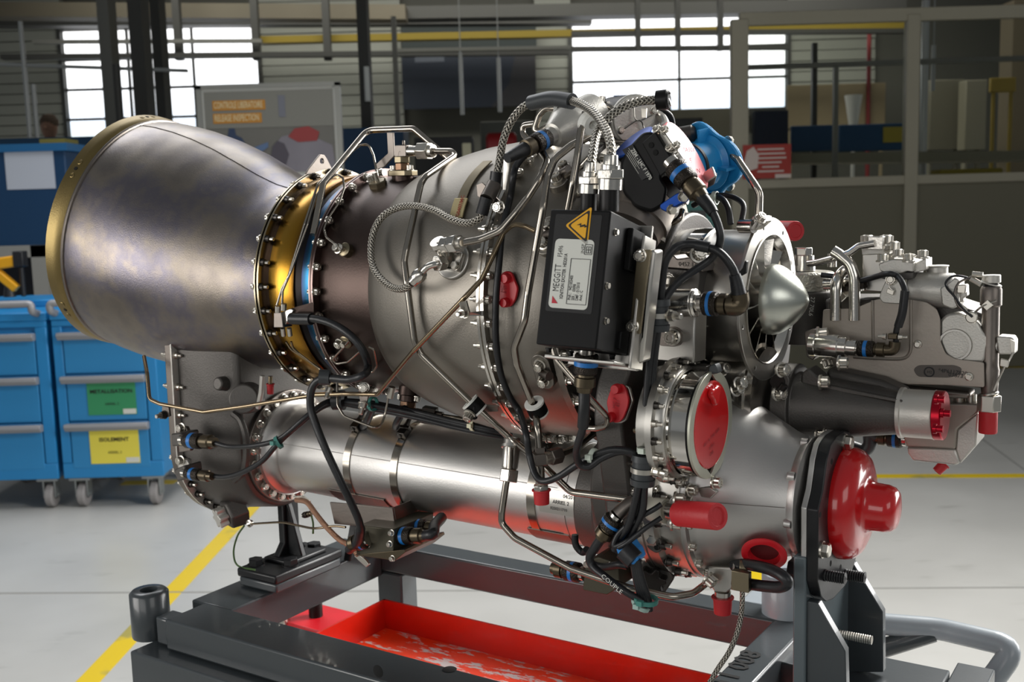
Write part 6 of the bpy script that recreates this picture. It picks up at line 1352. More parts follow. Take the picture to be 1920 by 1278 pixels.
def pink_disc():
    n = camdir(.76, .42, .46); c = Y(1284, 294, -.088); m_ = camdir(-.5, .85, 0); u = (m_-n*m_.dot(n)).normalized()
    up = camdir(-.55, .8, 0); u = (up-n*up.dot(n)).normalized(); w_ = n.cross(u)
    R = .0385
    b = MB(); b.rev([(-.003, 0), (-.003, R-.001), (-.0015, R), (.0022, R), (.003, R-.001), (.003, 0)], c, n, 64); t = one('disc_cover', b, M['pink'], 'round pink red cover disc between the black valve and the blue cover', 'cover', c-u*R, E)
    for k, s in enumerate(('M773A001', 'E', 'P/N')): text('disc_lettering', s, .0062, M['red_ink'], t, c+n*.0034+u*(.006-.012*k)-w_*0, camdir(1, .05, -.3), u, 'CENTER', sx=.8)
    slab('strap_plate', [(1320, 322), (1335, 312), (1342, 330), (1322, 344), (1310, 346)], -.07, .004, M['machined'], ENG)
    slab('cover_bracket', rounded([(1306, 345), (1330, 318), (1344, 325), (1338, 345), (1316, 358)], 3), -.055, .003, M['cast'], ENG)
pink_disc()
# --- mount, speed sensor and harness in front of the inlet
slab('mount_bracket', [(1233, 588), (1303, 590), (1301, 682), (1231, 676)], -.125, .03, M['machined'], ENG, 'square machined mounting bracket', bev=.0015)
mb_ = slab('mount_slot', rounded([(1236, 613), (1268, 612), (1280, 622), (1278, 645), (1266, 650), (1234, 648)], 9), -.1262, .0012, M['plate'], ENG, bev=.0003); inst('bolt', BOLT, mb_, Y(1262, 631, -.1262), (0, -1, 0), 1.6)
slab('strut_plate', [(1246, 676), (1300, 682), (1292, 700), (1262, 705), (1252, 760), (1236, 770), (1232, 720)], -.115, .02, M['machined'], ENG, bev=.0015)
mk = slab('duct_bracket', rounded([(1228, 482), (1262, 478), (1270, 486), (1310, 480), (1318, 490), (1318, 510), (1300, 506), (1228, 500)], 3), -.09, .03, M['plate'], ENG); text('bracket_lettering', '0452 17 180', .006, M['engrave'], ENG, Y(1272, 495, -.0905), (1, 0, 0), (0, 0, 1))
slab('duct_bracket', [(1228, 500), (1312, 508), (1308, 560), (1228, 550)], -.085, .02, M['cast'], ENG)
for x, y in ((1247, 527), (1308, 478)): inst('bolt', BOLT, ENG, Y(x, y, -.095), camdir(.2, .2, 1), 1.6)
slab('square_nut', rounded([(1240, 519), (1256, 521), (1254, 534), (1240, 532)], 2), -.11, .014, M['bolt'], ENG)
def speed_sensor():
    y = -.145; a, c = Y(1236, 567, y), Y(1318, 568, y)
    s = fit_(ENG, 'speed_sensor', a, c, [(0, 0), (0, .0105), (.25, .0105), (.26, .0135), (.78, .0135), (.8, .0128), (.84, .0138), (.88, .0122), (.9, .0085), (1, .0085), (1, 0)], M['steel'], 32)
    connector('sensor_connector', Y(1312, 568, y), Y(1372, 571, y), .0132, par=s)
    b = MB(); P = [Y(1368, 571, y), Y(1384, 572, y), Y(1388, 562, y), Y(1386, 548, y-.002)]; b.sweep(fillet(P, .012), lambda k: .0105-.002*k, 16); part('elbow_backshell', b, M['olive'], s)
    for k, w__ in enumerate((.018, .022, .02, .016)): text('sensor_lettering', ('0292 17 7800', 'S/N 1054 W', '04 2015', 'CODE 8')[k], .0032, M['ink'], s, Y(1272, 562+k*5, y-.0137), (1, 0, 0), (0, 0, 1))
speed_sensor()
tube('harness_cable', [(1387, 552, -.148), (1382, 528, -.15), (1372, 500, -.155), (1350, 474, -.158), (1320, 461, -.16), (1285, 458, -.165), (1262, 468, -.175), (1247, 492, -.18), (1241, 530, -.18), (1237, 575, -.178), (1232, 600, -.176)], .0046, RB, curve=True, label='black cable arching from the speed sensor over the duct')
tube('cable_boot', [(1386, 553, -.148), (1381, 528, -.15), (1377, 514, -.152)], lambda k: .0082-.002*k, RB, curve=True)
tube('cable_boot', [(1304, 459, -.163), (1330, 464, -.16)], .0062, RB)
tube('harness_cable', [(1337, 398, -.154), (1346, 420, -.155), (1351, 445, -.155), (1345, 468, -.152), (1330, 488, -.15), (1300, 508, -.155), (1270, 530, -.165), (1250, 556, -.172), (1240, 580, -.176), (1234, 602, -.176)], .0044, RB, curve=True)
tube('harness_cable', [(1300, 385, -.02), (1330, 368, -.03), (1352, 372, -.04), (1365, 390, -.05), (1370, 420, -.055)], .0038, RB, curve=True); tube('harness_cable', [(1318, 372, -.03), (1350, 366, -.03), (1378, 371, -.03), (1394, 385, -.04), (1391, 412, -.05)], .0034, RB, curve=True)
tie(1341, 371, -.035, (1, 0, 0), .006)
def cushion_clamp(px, py, y, ax):
    p = Y(px, py, y); ax = V(ax).normalized()
    b = MB(); prof = [(-.015, .006), (-.015, .0118), (-.009, .0122), (-.0085, .0108), (-.003, .0108), (-.0025, .0118), (.0025, .0118), (.003, .0108), (.0085, .0108), (.009, .0122), (.015, .0118), (.015, .006)]; b.rev(prof, p, ax, 28, close=True); c_ = part('cushion_clamp', b, M['clamp_rubber'], ENG)
    b = MB(); b.rev([(-.0024, .0117), (-.0024, .0123), (.0024, .0123), (.0024, .0117)], p, ax, 28, close=True); part('clamp_band', b, M['bolt'], c_); inst('bolt', NUTL, c_, p+V((.0125, 0, 0)), (1, -.3, 0), 1.2)
cushion_clamp(1232, 590, -.178, (.02, 0, 1)); cushion_clamp(1206, 880, -.178, (.05, 0, 1))
for k, (dx, dy, dz) in enumerate(((-4, 0, 0), (4, -2, .004), (0, 3, .008))):
    tube('harness_cable', [(1232+dx, 600, -.178+dz), (1225+dx, 650, -.178+dz), (1219+dx, 710, -.178+dz), (1214+dx, 780, -.178+dz), (1210+dx, 840, -.178+dz), (1207+dx, 870, -.178+dz)], .0044, RB, curve=True)
    tube('harness_cable', [(1206+dx, 880, -.178+dz), (1202+dx*1.5, 915, -.178+dz), (1196+dx*2.2, 955, -.175+dz), (1186+dx*2, 985+dy*2, -.17+dz), (1172+dx*2.5, 1010+dy*2, -.165+dz), (1158+dx*1.5, 1030+dy, -.16+dz)], .0044, RB, curve=True)
tie(1212, 843, -.178, (.05, 0, 1), .0078); tie(1112, 855, -.19, (1, 0, -.2), .0068)
b = MB(); P = [Y(x, y, -.176) for x, y in ((1236, 585), (1244, 586), (1243, 593), (1235, 592))]; b.prism(P, (0, .004, 0)); part('cable_tie', b, M['white_tie'], ENG)
# lower right connectors and loops
connector('lower_connector', Y(1158, 965, -.16), Y(1126, 1010, -.165), .0125)
b = MB(); b.sweep(smooth([Y(1190, 940, -.15), Y(1174, 950, -.155), Y(1158, 965, -.16)], 5), .0075, 14); part('sensor_body', b, M['plate'], ENG)
slab('sensor_bracket', rounded([(1136, 910), (1165, 912), (1172, 922), (1170, 970), (1150, 985), (1138, 960)], 5), -.135, .004, M['cast'], ENG)
tube('harness_cable', [(1128, 1008, -.165), (1116, 1026, -.163), (1106, 1044, -.16), (1112, 1062, -.16), (1140, 1085, -.165), (1175, 1110, -.165), (1205, 1128, -.16), (1214, 1137, -.155)], lambda k: .006-.002*k, RB, curve=True)
text('cable_lettering', 'COUPLE', .0072, M['label'], ENG, Y(1128, 1078, -.171), (1, .0, -.62), (.5, 0, 1))
slab('blue_clip', rounded([(1152, 1022), (1174, 1012), (1182, 1026), (1190, 1034), (1196, 1050), (1186, 1060), (1172, 1052), (1158, 1040)], 4), -.172, .02, mat('blue_clip_plastic', '#2f86cf', 0, .4), ENG, 'bright blue plastic cable clip', bev=.003)
b = MB(); b.cyl(Y(1170, 1030, -.17), Y(1190, 1050, -.17), .0105, n=20); part('clip_core', b, RB, ENG)
for k in range(4): tube('harness_cable', [(1186+k*3, 1048, -.168), (1192+k*4, 1085, -.162), (1200+k*4.5, 1115, -.158), (1206+k*4, 1132+2*(k % 2), -.156), (1205+k*4.5, 1144, -.155)], .0038, RB, curve=True)
tie(1211, 1124, -.158, (.1, 0, 1), .0105, M['green_tie']); tie(1203, 1131, -.157, (.6, 0, 1), .009, mat('pale_teal_tie', '#9db8b0', 0, .4))
tube('harness_cable', [(1200, 1000, -.165), (1180, 1012, -.17), (1152, 1024, -.172), (1160, 1000, -.17), (1190, 975, -.168), (1225, 955, -.165), (1240, 945, -.16)], .0032, RB, curve=True)
tube('harness_cable', [(1240, 970, -.155), (1210, 990, -.165), (1175, 1018, -.172), (1160, 1026, -.172)], .003, RB, curve=True)
tube('harness_cable', [(1078, 1002, -.11), (1080, 1022, -.11), (1092, 1035, -.11), (1100, 1030, -.12)], .0045, RB, curve=True); tube('harness_cable', [(1100, 1052, -.12), (1130, 1062, -.12), (1160, 1058, -.13), (1176, 1060, -.13)], .005, RB, curve=True)
def lower_box():
    y = -.12; ob = slab('control_box', [(1098, 1052), (1122, 1044), (1158, 1056), (1162, 1100), (1138, 1115), (1092, 1106)], y, .05, M['olive_box'], ENG, 'small olive control box by the lower gear case', bev=.001)
    connector('box_connector', Y(1096, 1075, y+.01), Y(1036, 1064, y+.01), .0125, par=ob)
    for x, yy in ((1102, 1056), (1146, 1060)): inst('bolt', BOLT, ob, Y(x, yy, y), (0, -1, 0), .8)
lower_box()
# bosses, plugs and bolts of the lower gear case
def lower_details():
    y = -.125
    pl = slab('blanking_plate', rounded([(1206, 985), (1220, 990), (1240, 1015), (1240, 1032), (1230, 1038), (1215, 1028), (1204, 1005)], 7), y, .006, M['cast'], ENG); inst('hex_bolt', HEX, pl, Y(1223, 1009, y), (.3, -1, 0), 1.1)
    b = MB(); b.rev([(0, .003), (.0005, .0025), (.0005, 0)], Y(1231, 1026, y-.0005), (0, -1, 0), 12); part('plate_hole', b, M['hole'], pl)
    d = camdir(-.25, -.2, 1); p = Y(1226, 1078, -.09); b = MB(); b.rev([(-.02, 0), (-.02, .024), (.006, .022), (.006, 0)], p, d, 6); bs = part('drain_boss', b, M['cast'], ENG, bev=.002)
    u, w_ = perp(d); q = p+d*.006; rr = []
    for i in range(24):
        a = 2*PI*i/24; r = .0155 if (i % 4) < 2 else .0105; rr.append(q+(u*math.cos(a)+w_*math.sin(a))*r)
    b = MB(); b.prism(rr, d*.014); part('star_plug', b, M['conn_dark'], bs, 'dark star shaped drain plug', bev=.001)
    for x, yy in ((1223, 918), (1182, 918), (1188, 873), (1210, 980), (1182, 996), (1223, 965), (1271, 903), (1338, 904), (1292, 918)): inst('bolt', BOLT, ENG, Y(x, yy, y-.004), camdir(.75, 0, .65), 1.25)
    slab('sensor_flange', rounded([(1214, 915), (1226, 904), (1240, 912), (1250, 938), (1240, 950), (1222, 935)], 5), -.12, .005, M['cast'], ENG)
    fl_ = slab('pressure_port_flange', rounded([(1254, 937), (1262, 928), (1272, 931), (1268, 980), (1256, 990), (1249, 984)], 4), -.145, .004, M['machined'], ENG)
    for x, yy in ((1265, 936), (1259, 979)): inst('bolt', BOLT, fl_, Y(x, yy, -.147), camdir(1, 0, .4), 1.5)
    cylp(fl_, 'port_stem', Y(1252, 957, -.14), Y(1278, 962, -.15), .0095, M['steel']); p, q = Y(1222, 953, -.135), Y(1250, 958, -.14); cylp(ENG, 'white_spacer', p, q, .0125, mat('beige_spacer', '#c2beb0', 0, .5)); cylp(ENG, 'port_pin', Y(1205, 948, -.13), Y(1224, 953, -.135), .006, M['gold'])
    slab('tie_bracket', [(1290, 906), (1302, 915), (1330, 912), (1345, 922), (1332, 935), (1300, 930), (1275, 950)], -.12, .004, M['machined'], ENG)
    # hose and clip under the cone
    tube('drain_hose', [(1376, 1060, -.09), (1400, 1058, -.1), (1440, 1066, -.115), (1468, 1080, -.125), (1476, 1092, -.125), (1462, 1100, -.12), (1430, 1098, -.11), (1400, 1094, -.1), (1378, 1094, -.095)], .0068, RB, curve=True, n=18, label='short thick black drain hose bent back on itself')
    b = MB(); p = Y(1394, 1064, -.1); b.rev([(-.004, .0065), (-.004, .0078), (.004, .0078), (.004, .0065)], p, camdir(1, 0, .2), 24, close=True); b.box(Y(1390, 1088, -.115), (.018, .008, .02)); part('hose_clip', b, M['gold'], ENG, bev=.0006)
    slab('drain_block', [(1328, 1062), (1376, 1064), (1378, 1098), (1362, 1112), (1340, 1110), (1322, 1085)], -.09, .03, M['machined'], ENG, bev=.0015)
    cylp(ENG, 'drain_stub', Y(1355, 1108, -.085), Y(1355, 1122, -.085), .0085, M['steel']); inst('bolt', BOLT, ENG, Y(1375, 1069, -.095), camdir(1, 0, .3), 1.6); inst('bolt', BOLT, ENG, Y(1326, 1083, -.1), camdir(.6, -.5, .5), 1.5)
    tube('braid_drain', [(1392, 1100, -.11), (1391, 1140, -.11), (1384, 1180, -.12), (1368, 1220, -.13), (1345, 1255, -.14), (1325, 1290, -.15)], .0034, M['braid'], curve=True)
    cylp(ENG, 'locating_pin', Y(1192, 806, -.15), Y(1206, 807, -.155), .0035, M['gold'])
    # clamp at the top of the port and the small cover behind
    slab('clamp_lug', rounded([(1328, 692), (1332, 684), (1340, 682), (1344, 690), (1346, 700), (1330, 702)], 3), PY-.002, .012, M['clamp_rubber'], ENG); b = MB(); b.box(Y(1310, 694, PY+.02), (.022, .014, .012)); part('clamp_housing', b, M['nut'], ENG, bev=.001)
    for x, yy in ((1352, 692), (1384, 720), (1378, 730)): inst('bolt', BOLT, ENG, Y(x, yy, -.06), camdir(.5, .2, .8), 1.4)
    p, q = Y(1395, 702, -.03), Y(1440, 712, -.03); b = MB(); b.rev([(-.03, 0), (-.03, .05), (.0, .052), (.003, .054), (.012, .054), (.013, .05), (.02, .05), (.02, .0)], Y(1405, 735, .0), (1, 0, 0), 48); part('starter_barrel', b, M['steel'], ENG, 'bright barrel behind the inlet')
    cf = slab('fuel_cover', rounded([(1447, 708), (1456, 686), (1468, 684), (1480, 712), (1478, 724), (1462, 742), (1450, 744)], 4), -.01, .006, M['cast'], ENG)
    for x, yy in ((1463, 693), (1457, 738)): inst('bolt', BOLT, cf, Y(x, yy, -.011), camdir(.5, 0, .8), 1.5)
    b = MB(); b.rev([(0, .008), (.001, .0075), (.001, 0)], Y(1458, 716, -.011), (0, -1, 0), 20); b.cyl(Y(1462, 734, -.014), Y(1471, 721, -.014), .0042, n=12); part('cover_screw', b, M['conn_dark'], cf)
    b = MB(); b.rev([(0, 0), (0, .1), (.06, .1), (.07, .085), (.07, 0)], (.2, .15, -.07), (1, 0, 0), 48); b.rev([(0, 0), (0, .075), (.08, .07), (.08, 0)], (.215, .08, -.13), (1, 0, 0), 48); part('accessory_case', b, M['cast'], ENG, 'dark accessory gear case behind the inlet', bev=.002)
lower_details()
# band of fittings on top of the inlet duct
slab('duct_lug', [(1399, 420), (1412, 405), (1434, 404), (1434, 416), (1415, 432), (1392, 432)], -.06, .02, M['steel'], ENG); tb_ = slab('tube_lug', [(1405, 430), (1420, 408), (1424, 408), (1412, 432)], -.064, .006, M['machined'], ENG); inst('bolt', BOLT, tb_, Y(1424, 412, -.066), camdir(.3, .5, .6), 1.1)
cylp(ENG, 'duct_sensor', Y(1389, 424, -.055), Y(1414, 424, -.06), .007, M['steel'])
b = MB(); b.rev([(0, .0), (0, .011), (.008, .0115), (.008, .008), (.002, .008), (.002, 0)], Y(1232, 428, -.05), camdir(.1, 1, .2), 24); part('duct_port', b, M['cast_light'], ENG)
slab('ring_latch', [(1392, 502), (1396, 488), (1400, 490), (1398, 512), (1388, 518), (1385, 510)], -.09, .006, M['black_metal'], ENG)

# --- fuel control unit on the far side
YF = .08
def fuel_unit():
    # knurled filter bowl
    YB_ = YF+.075; p = Y(1508, 640, YB_); top = Y(1510, 545, YB_); r = .034
    b = MB(); b.rev([(0, 0), (0, r*1.02), ((top-p).length, r*1.05), ((top-p).length+.002, r), ((top-p).length+.002, 0)], p, top-p, 48); f = part('filter_bowl', b, M['cast'], ENG, 'dark filter bowl behind the spinner', bev=.001)
    u = (top-p).normalized(); b = MB(); b.rev([(.002, 0), (.002, r*.98), (.021, r*.96), (.023, r*.9), (.023, 0)], top, u, 64); part('knurled_cap', b, M['knurl_steel'], f, 'knurled steel cap')
    q = Y(1506, 507, YB_); b = MB(); b.cyl(q, q+u*.006, .014, n=24); b.cyl(q+u*.006, q+u*.018, .0125, n=20); part('banjo_body', b, M['steel'], f); hexn(f, 'banjo_bolt', q+u*.018, q+u*.027, .0105, M['steel'])
    text('bowl_lettering', '27 70L6', .0068, M['label'], f, Y(1524, 556, YB_-.036), camdir(-.12, -1, 0), camdir(1, -.1, 0)); 
    tube('oil_pipe', [(1516, 494, YF+.015), (1532, 492, YF+.01), (1565, 484, YF), (1592, 474, YF), (1610, 461, YF), (1640, 456, YF)], .0045, M['steel'], .012)
    tube('oil_pipe', [(1602, 600, YF), (1602, 520, YF), (1594, 494, YF), (1572, 476, YF), (1562, 470, YF)], .0072, M['steel'], .02, n=16); tube('oil_pipe', [(1567, 600, YF), (1567, 532, YF), (1576, 512, YF+.01), (1594, 500, YF+.02)], .0072, M['steel'], .02, n=16)
    tube('oil_pipe', [(1560, 500, YF+.03), (1560, 475, YF+.03)], .006, M['steel'])
    cylp(ENG, 'fuel_line', Y(1540, 515, YF+.04), Y(1600, 522, YF+.04), .003, RB); cylp(ENG, 'fuel_line', Y(1545, 533, YF+.04), Y(1560, 533, YF+.04), .006, M['steel'])
    b = MB(); b.cyl(Y(1582, 540, YF+.02), Y(1594, 545, YF+.015), .012, n=20); hx = part('pipe_union', b, M['steel'], ENG); hexn(hx, 'union_nut', Y(1582, 560, YF+.015), Y(1590, 570, YF+.01), .012, M['bolt'])
    connector('unit_connector', Y(1616, 545, YF+.01), Y(1610, 520, YF+.01), .009, band=False)
    # pale metering block
    LT = M['cast_light']
    t_ = slab('metering_block', [(1617, 474), (1660, 474), (1664, 478), (1664, 548), (1617, 545)], YF+.02, .035, M['machined'], ENG, 'pale square metering block'); slab('block_cap', [(1615, 462), (1668, 458), (1668, 476), (1616, 478)], YF+.016, .042, LT, t_, bev=.001)
    b = MB(); b.box(Y(1645, 455, YF+.01), (.016, .016, .014)); part('pipe_block', b, M['steel'], t_, bev=.0008)
    for x, yy in ((1626, 460), (1662, 460), (1674, 472)): inst('bolt', BOLT, t_, Y(x, yy, YF+.02), (0, 0, 1), 1.7)
    slab('block_step', [(1664, 470), (1677, 462), (1677, 490), (1664, 492)], YF+.03, .02, LT, t_)
    # lobed bolted cover
    cv = slab('lobed_cover', rounded([(1647, 494), (1660, 490), (1672, 486), (1690, 486), (1700, 490), (1712, 492), (1712, 510), (1700, 508), (1690, 512), (1665, 512), (1650, 508)], 4), YF-.005, .05, LT, ENG, 'pale lobed cover with bolts', bev=.001); slab('cover_base', rounded([(1647, 510), (1712, 510), (1712, 522), (1704, 524), (1660, 524), (1647, 520)], 4), YF-.004, .048, M['cast'], cv, bev=.001)
    for x, yy in ((1655, 491), (1703, 491), (1684, 482), (1730, 484)): inst('bolt', BOLT, cv, Y(x, yy, YF+.0), (0, 0, 1), 1.3)
    slab('cover_wing', [(1712, 494), (1736, 484), (1736, 506), (1712, 512)], YF+.005, .03, LT, cv)
    b = MB(); b.sweep(smooth([Y(1685, 480, YF), Y(1686, 473, YF), Y(1695, 478, YF), Y(1715, 479, YF), Y(1728, 482, YF)], 4), .001, 6); part('lock_wire', b, M['tie_wire'], cv); slab('wire_tag', [(1704, 474), (1716, 477), (1715, 481), (1703, 478)], YF-.002, .002, M['bolt'], cv, bev=.0003)
    sp_ = slab('oval_plate', rounded([(1652, 545), (1663, 520), (1674, 514), (1684, 520), (1700, 542), (1702, 560), (1690, 570), (1655, 568), (1648, 558)], 6), YF-.006, .006, LT, ENG)
    inst('bolt', BOLT, sp_, Y(1672, 523, YF-.006), (0, -1, 0), 1.2); b = MB(); b.sweep(smooth([Y(1666, 527, YF-.012), Y(1668, 538, YF-.013), Y(1674, 544, YF-.013)], 4), .0009, 6); part('lock_wire', b, M['tie_wire'], sp_); slab('lead_seal', [(1664, 540), (1677, 544), (1674, 554), (1661, 549)], YF-.012, .004, M['bolt'], sp_, bev=.0006)
    # pale motor housing
    b = MB(); a, c_ = Y(1705, 542, YF+.02), Y(1790, 545, YF+.02); b.cyl(a, c_, .0185, n=40); part('motor_housing', b, LT, ENG, 'pale horizontal motor housing', bev=.002)
    b = MB(); b.cyl(Y(1757, 515, YF+.03), Y(1757, 500, YF+.03), .011, n=32); b.cyl(Y(1757, 500, YF+.03), Y(1757, 497, YF+.03), .012, n=32); part('motor_cap', b, LT, ENG, bev=.0006)
    fl_ = slab('motor_flange', rounded([(1762, 540), (1775, 532), (1790, 520), (1798, 524), (1798, 572), (1786, 580), (1766, 572)], 5), YF+.0, .03, LT, ENG, bev=.0015); slab('flange_rib', [(1790, 535), (1812, 534), (1813, 555), (1806, 558), (1806, 566), (1790, 568)], YF+.008, .014, LT, fl_); slab('square_plug', [(1794, 534), (1812, 533), (1810, 550), (1794, 550)], YF-.002, .012, M['bolt'], fl_)
    slab('unit_backing', [(1545, 560), (1760, 560), (1850, 590), (1850, 730), (1560, 690)], YF+.02, .07, M['cast'], ENG, 'dark main body of the fuel unit', bev=.004)
    # heat shield
    sh = slab('heat_shield', rounded([(1540, 632), (1543, 580), (1604, 577), (1642, 561), (1664, 558), (1707, 561), (1737, 566), (1756, 579), (1763, 598), (1763, 640), (1772, 662), (1790, 672), (1845, 679), (1846, 726), (1775, 722), (1700, 720), (1640, 709), (1560, 690), (1560, 668), (1552, 640)], 5), YF-.0, .0025, M['shield'], ENG, 'flat grey heat shield with stamped number', bev=.0006)
    b = MB(); 
    for x0, y0, x1, y1 in ((1636, 563, 1637, 640), (1708, 562, 1708, 650)): b.sweep([Y(x0, y0, YF), Y(x1, y1, YF)], .0018, 8)
    b.sweep(smooth([Y(1708, 640, YF), Y(1706, 660, YF), Y(1692, 672, YF), Y(1650, 672, YF), Y(1600, 669, YF)], 5), .0018, 8); part('shield_bead', b, M['shield'], sh)
    for x, yy in ((1721, 645), (1817, 706)): b = MB(); b.rev([(0, .0045), (.001, .0042), (.0015, .0028), (.004, .0025), (.004, 0)], Y(x, yy, YF-.0005), (0, -1, 0), 16); part('shield_rivet', b, M['bolt'], sh)
    slab('stamp_patch', rounded([(1712, 692), (1722, 684), (1790, 684), (1804, 690), (1800, 702), (1780, 708), (1720, 706)], 8), YF-.0005, .0004, mat('patch_dark_grey', '#5c5753', .8, .5), sh, bev=0)
    b = MB(); b.rev([(0, .0042), (0, .0054), (.0004, .0054), (.0004, .0042)], Y(1742, 697, YF-.001), (0, -1, 0), 24, close=True); part('stamp_roundel', b, M['ink'], sh)
    text('stamp_lettering', '*4P6117820', .0058, M['ink'], sh, Y(1759, 694, YF-.0012), (1, 0, -.05), (0, 0, 1)); text('stamp_lettering', '03873', .0058, M['ink'], sh, Y(1778, 702, YF-.0012), (1, 0, -.05), (0, 0, 1)); text('stamp_lettering', 'H2', .004, M['ink'], sh, Y(1738, 697, YF-.0012), (1, 0, 0), (0, 0, 1))
    # pale round cover
    rc = slab('round_cover', rounded([(1762, 640), (1762, 600), (1775, 588), (1798, 585), (1815, 592), (1832, 602), (1840, 618), (1850, 628), (1864, 630), (1864, 642), (1852, 648), (1848, 672), (1842, 680), (1790, 678), (1772, 664)], 7), YF+.004, .03, LT, ENG, 'pale cast side cover with a round rim', bev=.003)
    b = MB(); b.rev([(-.001, .0138), (-.003, .0142), (-.003, .0162), (.001, .017)], Y(1791, 646, YF+.004), (0, 1, 0), 40); part('cover_rim', b, M['machined'], rc)
    b = MB(); b.rev([(0, 0), (0, .006), (.004, .006), (.005, .005), (.005, 0)], Y(1823, 594, YF+.002), (0, -1, 0), 24); part('cable_boss', b, M['bolt'], rc); 
    tube('control_cable', [(1823, 594, YF-.004), (1806, 578, YF-.006), (1790, 556, YF-.006), (1776, 540, YF-.004), (1774, 528, YF), (1788, 517, YF), (1812, 520, YF), (1836, 531, YF)], .0014, RB, curve=True); tube('control_cable', [(1814, 588, YF-.005), (1795, 570, YF-.005), (1790, 548, YF-.004), (1798, 530, YF), (1818, 520, YF), (1840, 513, YF)], .0014, M['plate'], curve=True)
    for a, c_ in (((1820, 522), (1840, 533)), ((1823, 513), (1843, 515)), ((1797, 570), (1812, 582))): cylp(rc, 'cable_ferrule', Y(*a, YF-.002), Y(*c_, YF-.002), .0028, M['bolt'], 10)
    # vertical fuel pipe at the far right
    yp = YF+.012
    b = MB(); b.rev([(0, 0), (0, .008), ((Y(1856, 690, yp)-Y(1856, 735, yp)).length, .0095), (.03, .0085), (.09, .0085), (.092, .0105), (.108, .0105), (.111, .009), (.111, 0)], Y(1855, 738, yp), Y(1858, 565, yp)-Y(1855, 738, yp), 28); st = part('stand_pipe', b, M['plate'], ENG, 'grey vertical stand pipe at the far right', smooth=40)
    cylp(st, 'stand_pipe_neck', Y(1857, 568, yp), Y(1858, 530, yp), .0075, M['black_metal'], 24); b = MB(); b.cyl(Y(1858, 533, yp), Y(1859, 530, yp), .0105, n=28); b.cyl(Y(1859, 530, yp), Y(1859, 515, yp), .009, n=28); part('stand_pipe_cap', b, LT, st, bev=.0008)
    slab('pipe_tag', [(1840, 572), (1852, 562), (1862, 572), (1850, 582)], YF-.004, .002, M['bolt'], st, bev=.0003); b = MB(); b.sweep(smooth([Y(1828, 585, YF), Y(1842, 574, YF-.004), Y(1868, 563, YF)], 4), .001, 6); part('lock_wire', b, M['tie_wire'], st)
    sq = slab('sensor_block', rounded([(1868, 633), (1872, 630), (1898, 632), (1903, 640), (1902, 664), (1872, 664)], 3), YF+.004, .022, LT, st, bev=.0015); slab('sensor_clip', [(1894, 636), (1903, 640), (1902, 660), (1895, 660)], YF+.001, .004, M['bolt'], sq, bev=.0003); cylp(sq, 'sensor_neck', Y(1862, 647, YF+.014), Y(1872, 647, YF+.014), .008, LT)
    b = MB(); b.sweep(smooth([Y(1899, 662, YF), Y(1892, 675, YF-.002), Y(1886, 682, YF-.002), Y(1875, 705, YF), Y(1863, 732, YF)], 4), .0011, 6); part('lock_wire', b, M['tie_wire'], st); slab('lead_seal', [(1876, 672), (1893, 676), (1889, 689), (1874, 686)], YF-.004, .004, M['bolt'], st, bev=.0006)
    b = MB(); b.cyl(Y(1855, 740, yp), Y(1854, 735, yp), .0095, n=20); b.cyl(Y(1854, 770, yp), Y(1855, 740, yp), .0118, n=6); part('white_nut', b, M['bolt'], st, smooth=20, bev=.0008)
    # speed probe in front of the shield
    y = YF-.03; s = fit_(ENG, 'speed_probe', Y(1520, 645, y), Y(1606, 652, y), [(0, 0), (0, .0125), (.12, .0125), (.14, .0118), (.2, .0125), (.62, .0125), (.64, .0115), (.8, .0115), (.81, .0085), (1, .0085), (1, 0)], M['steel'], 32)
    connector('probe_connector', Y(1600, 652, y), Y(1668, 656, y), .0098, par=s)
    slab('probe_flange', rounded([(1508, 622), (1526, 616), (1533, 624), (1533, 664), (1524, 676), (1512, 668)], 4), y+.01, .02, M['plate'], s); inst('bolt', BOLT, s, Y(1533, 628, y+.002), camdir(.9, .1, .4), 1.7); inst('bolt', BOLT, s, Y(1549, 674, y+.01), camdir(.2, -.9, .4), 1.3)
    b = MB(); b.sweep(fillet([Y(1660, 656, y), Y(1676, 656, y), Y(1678, 640, y)], .01), .006, 12); part('elbow_backshell', b, M['olive'], s); slab('elbow_clamp', [(1664, 625), (1682, 625), (1682, 636), (1664, 636)], y-.006, .01, M['olive'], s)
    for x in (1662, 1685): inst('bolt', NUTL, s, Y(x, 631, y-.004), (1 if x > 1670 else -1, 0, 0), .7)
    tube('harness_cable', [(1680, 640, y), (1681, 618, y-.002), (1690, 590, y-.004), (1697, 560, y-.004), (1694, 535, y), (1682, 517, y+.01), (1665, 513, y+.01), (1640, 519, YF), (1615, 526, YF+.005)], .0036, RB, curve=True); tube('cable_boot', [(1684, 612, y-.003), (1692, 585, y-.004), (1697, 545, y-.003)], .0052, RB, curve=True)
    # boom to the starter drive with the pale cup
    dxy = []
    yb = .04
    a, c_ = Y(1520, 762, yb), Y(1700, 774, yb); d = (c_-a).normalized(); L = (c_-a).length
    b = MB(); b.rev([(-.03, 0), (-.03, .046), (-.012, .046), (-.012, .037), (.01, .034), (L, .0215), (L, 0)], a, d, 44); bm_ = part('drive_boom', b, M['cast'], ENG, 'dark tapered drive housing ending in the pale cup', smooth=40, bev=.001)
    slab('boom_flange', rounded([(1502, 700), (1515, 690), (1540, 712), (1540, 722), (1526, 730), (1524, 800), (1520, 812), (1508, 806), (1500, 740)], 5), yb-.02, .03, M['cast'], bm_, bev=.002)
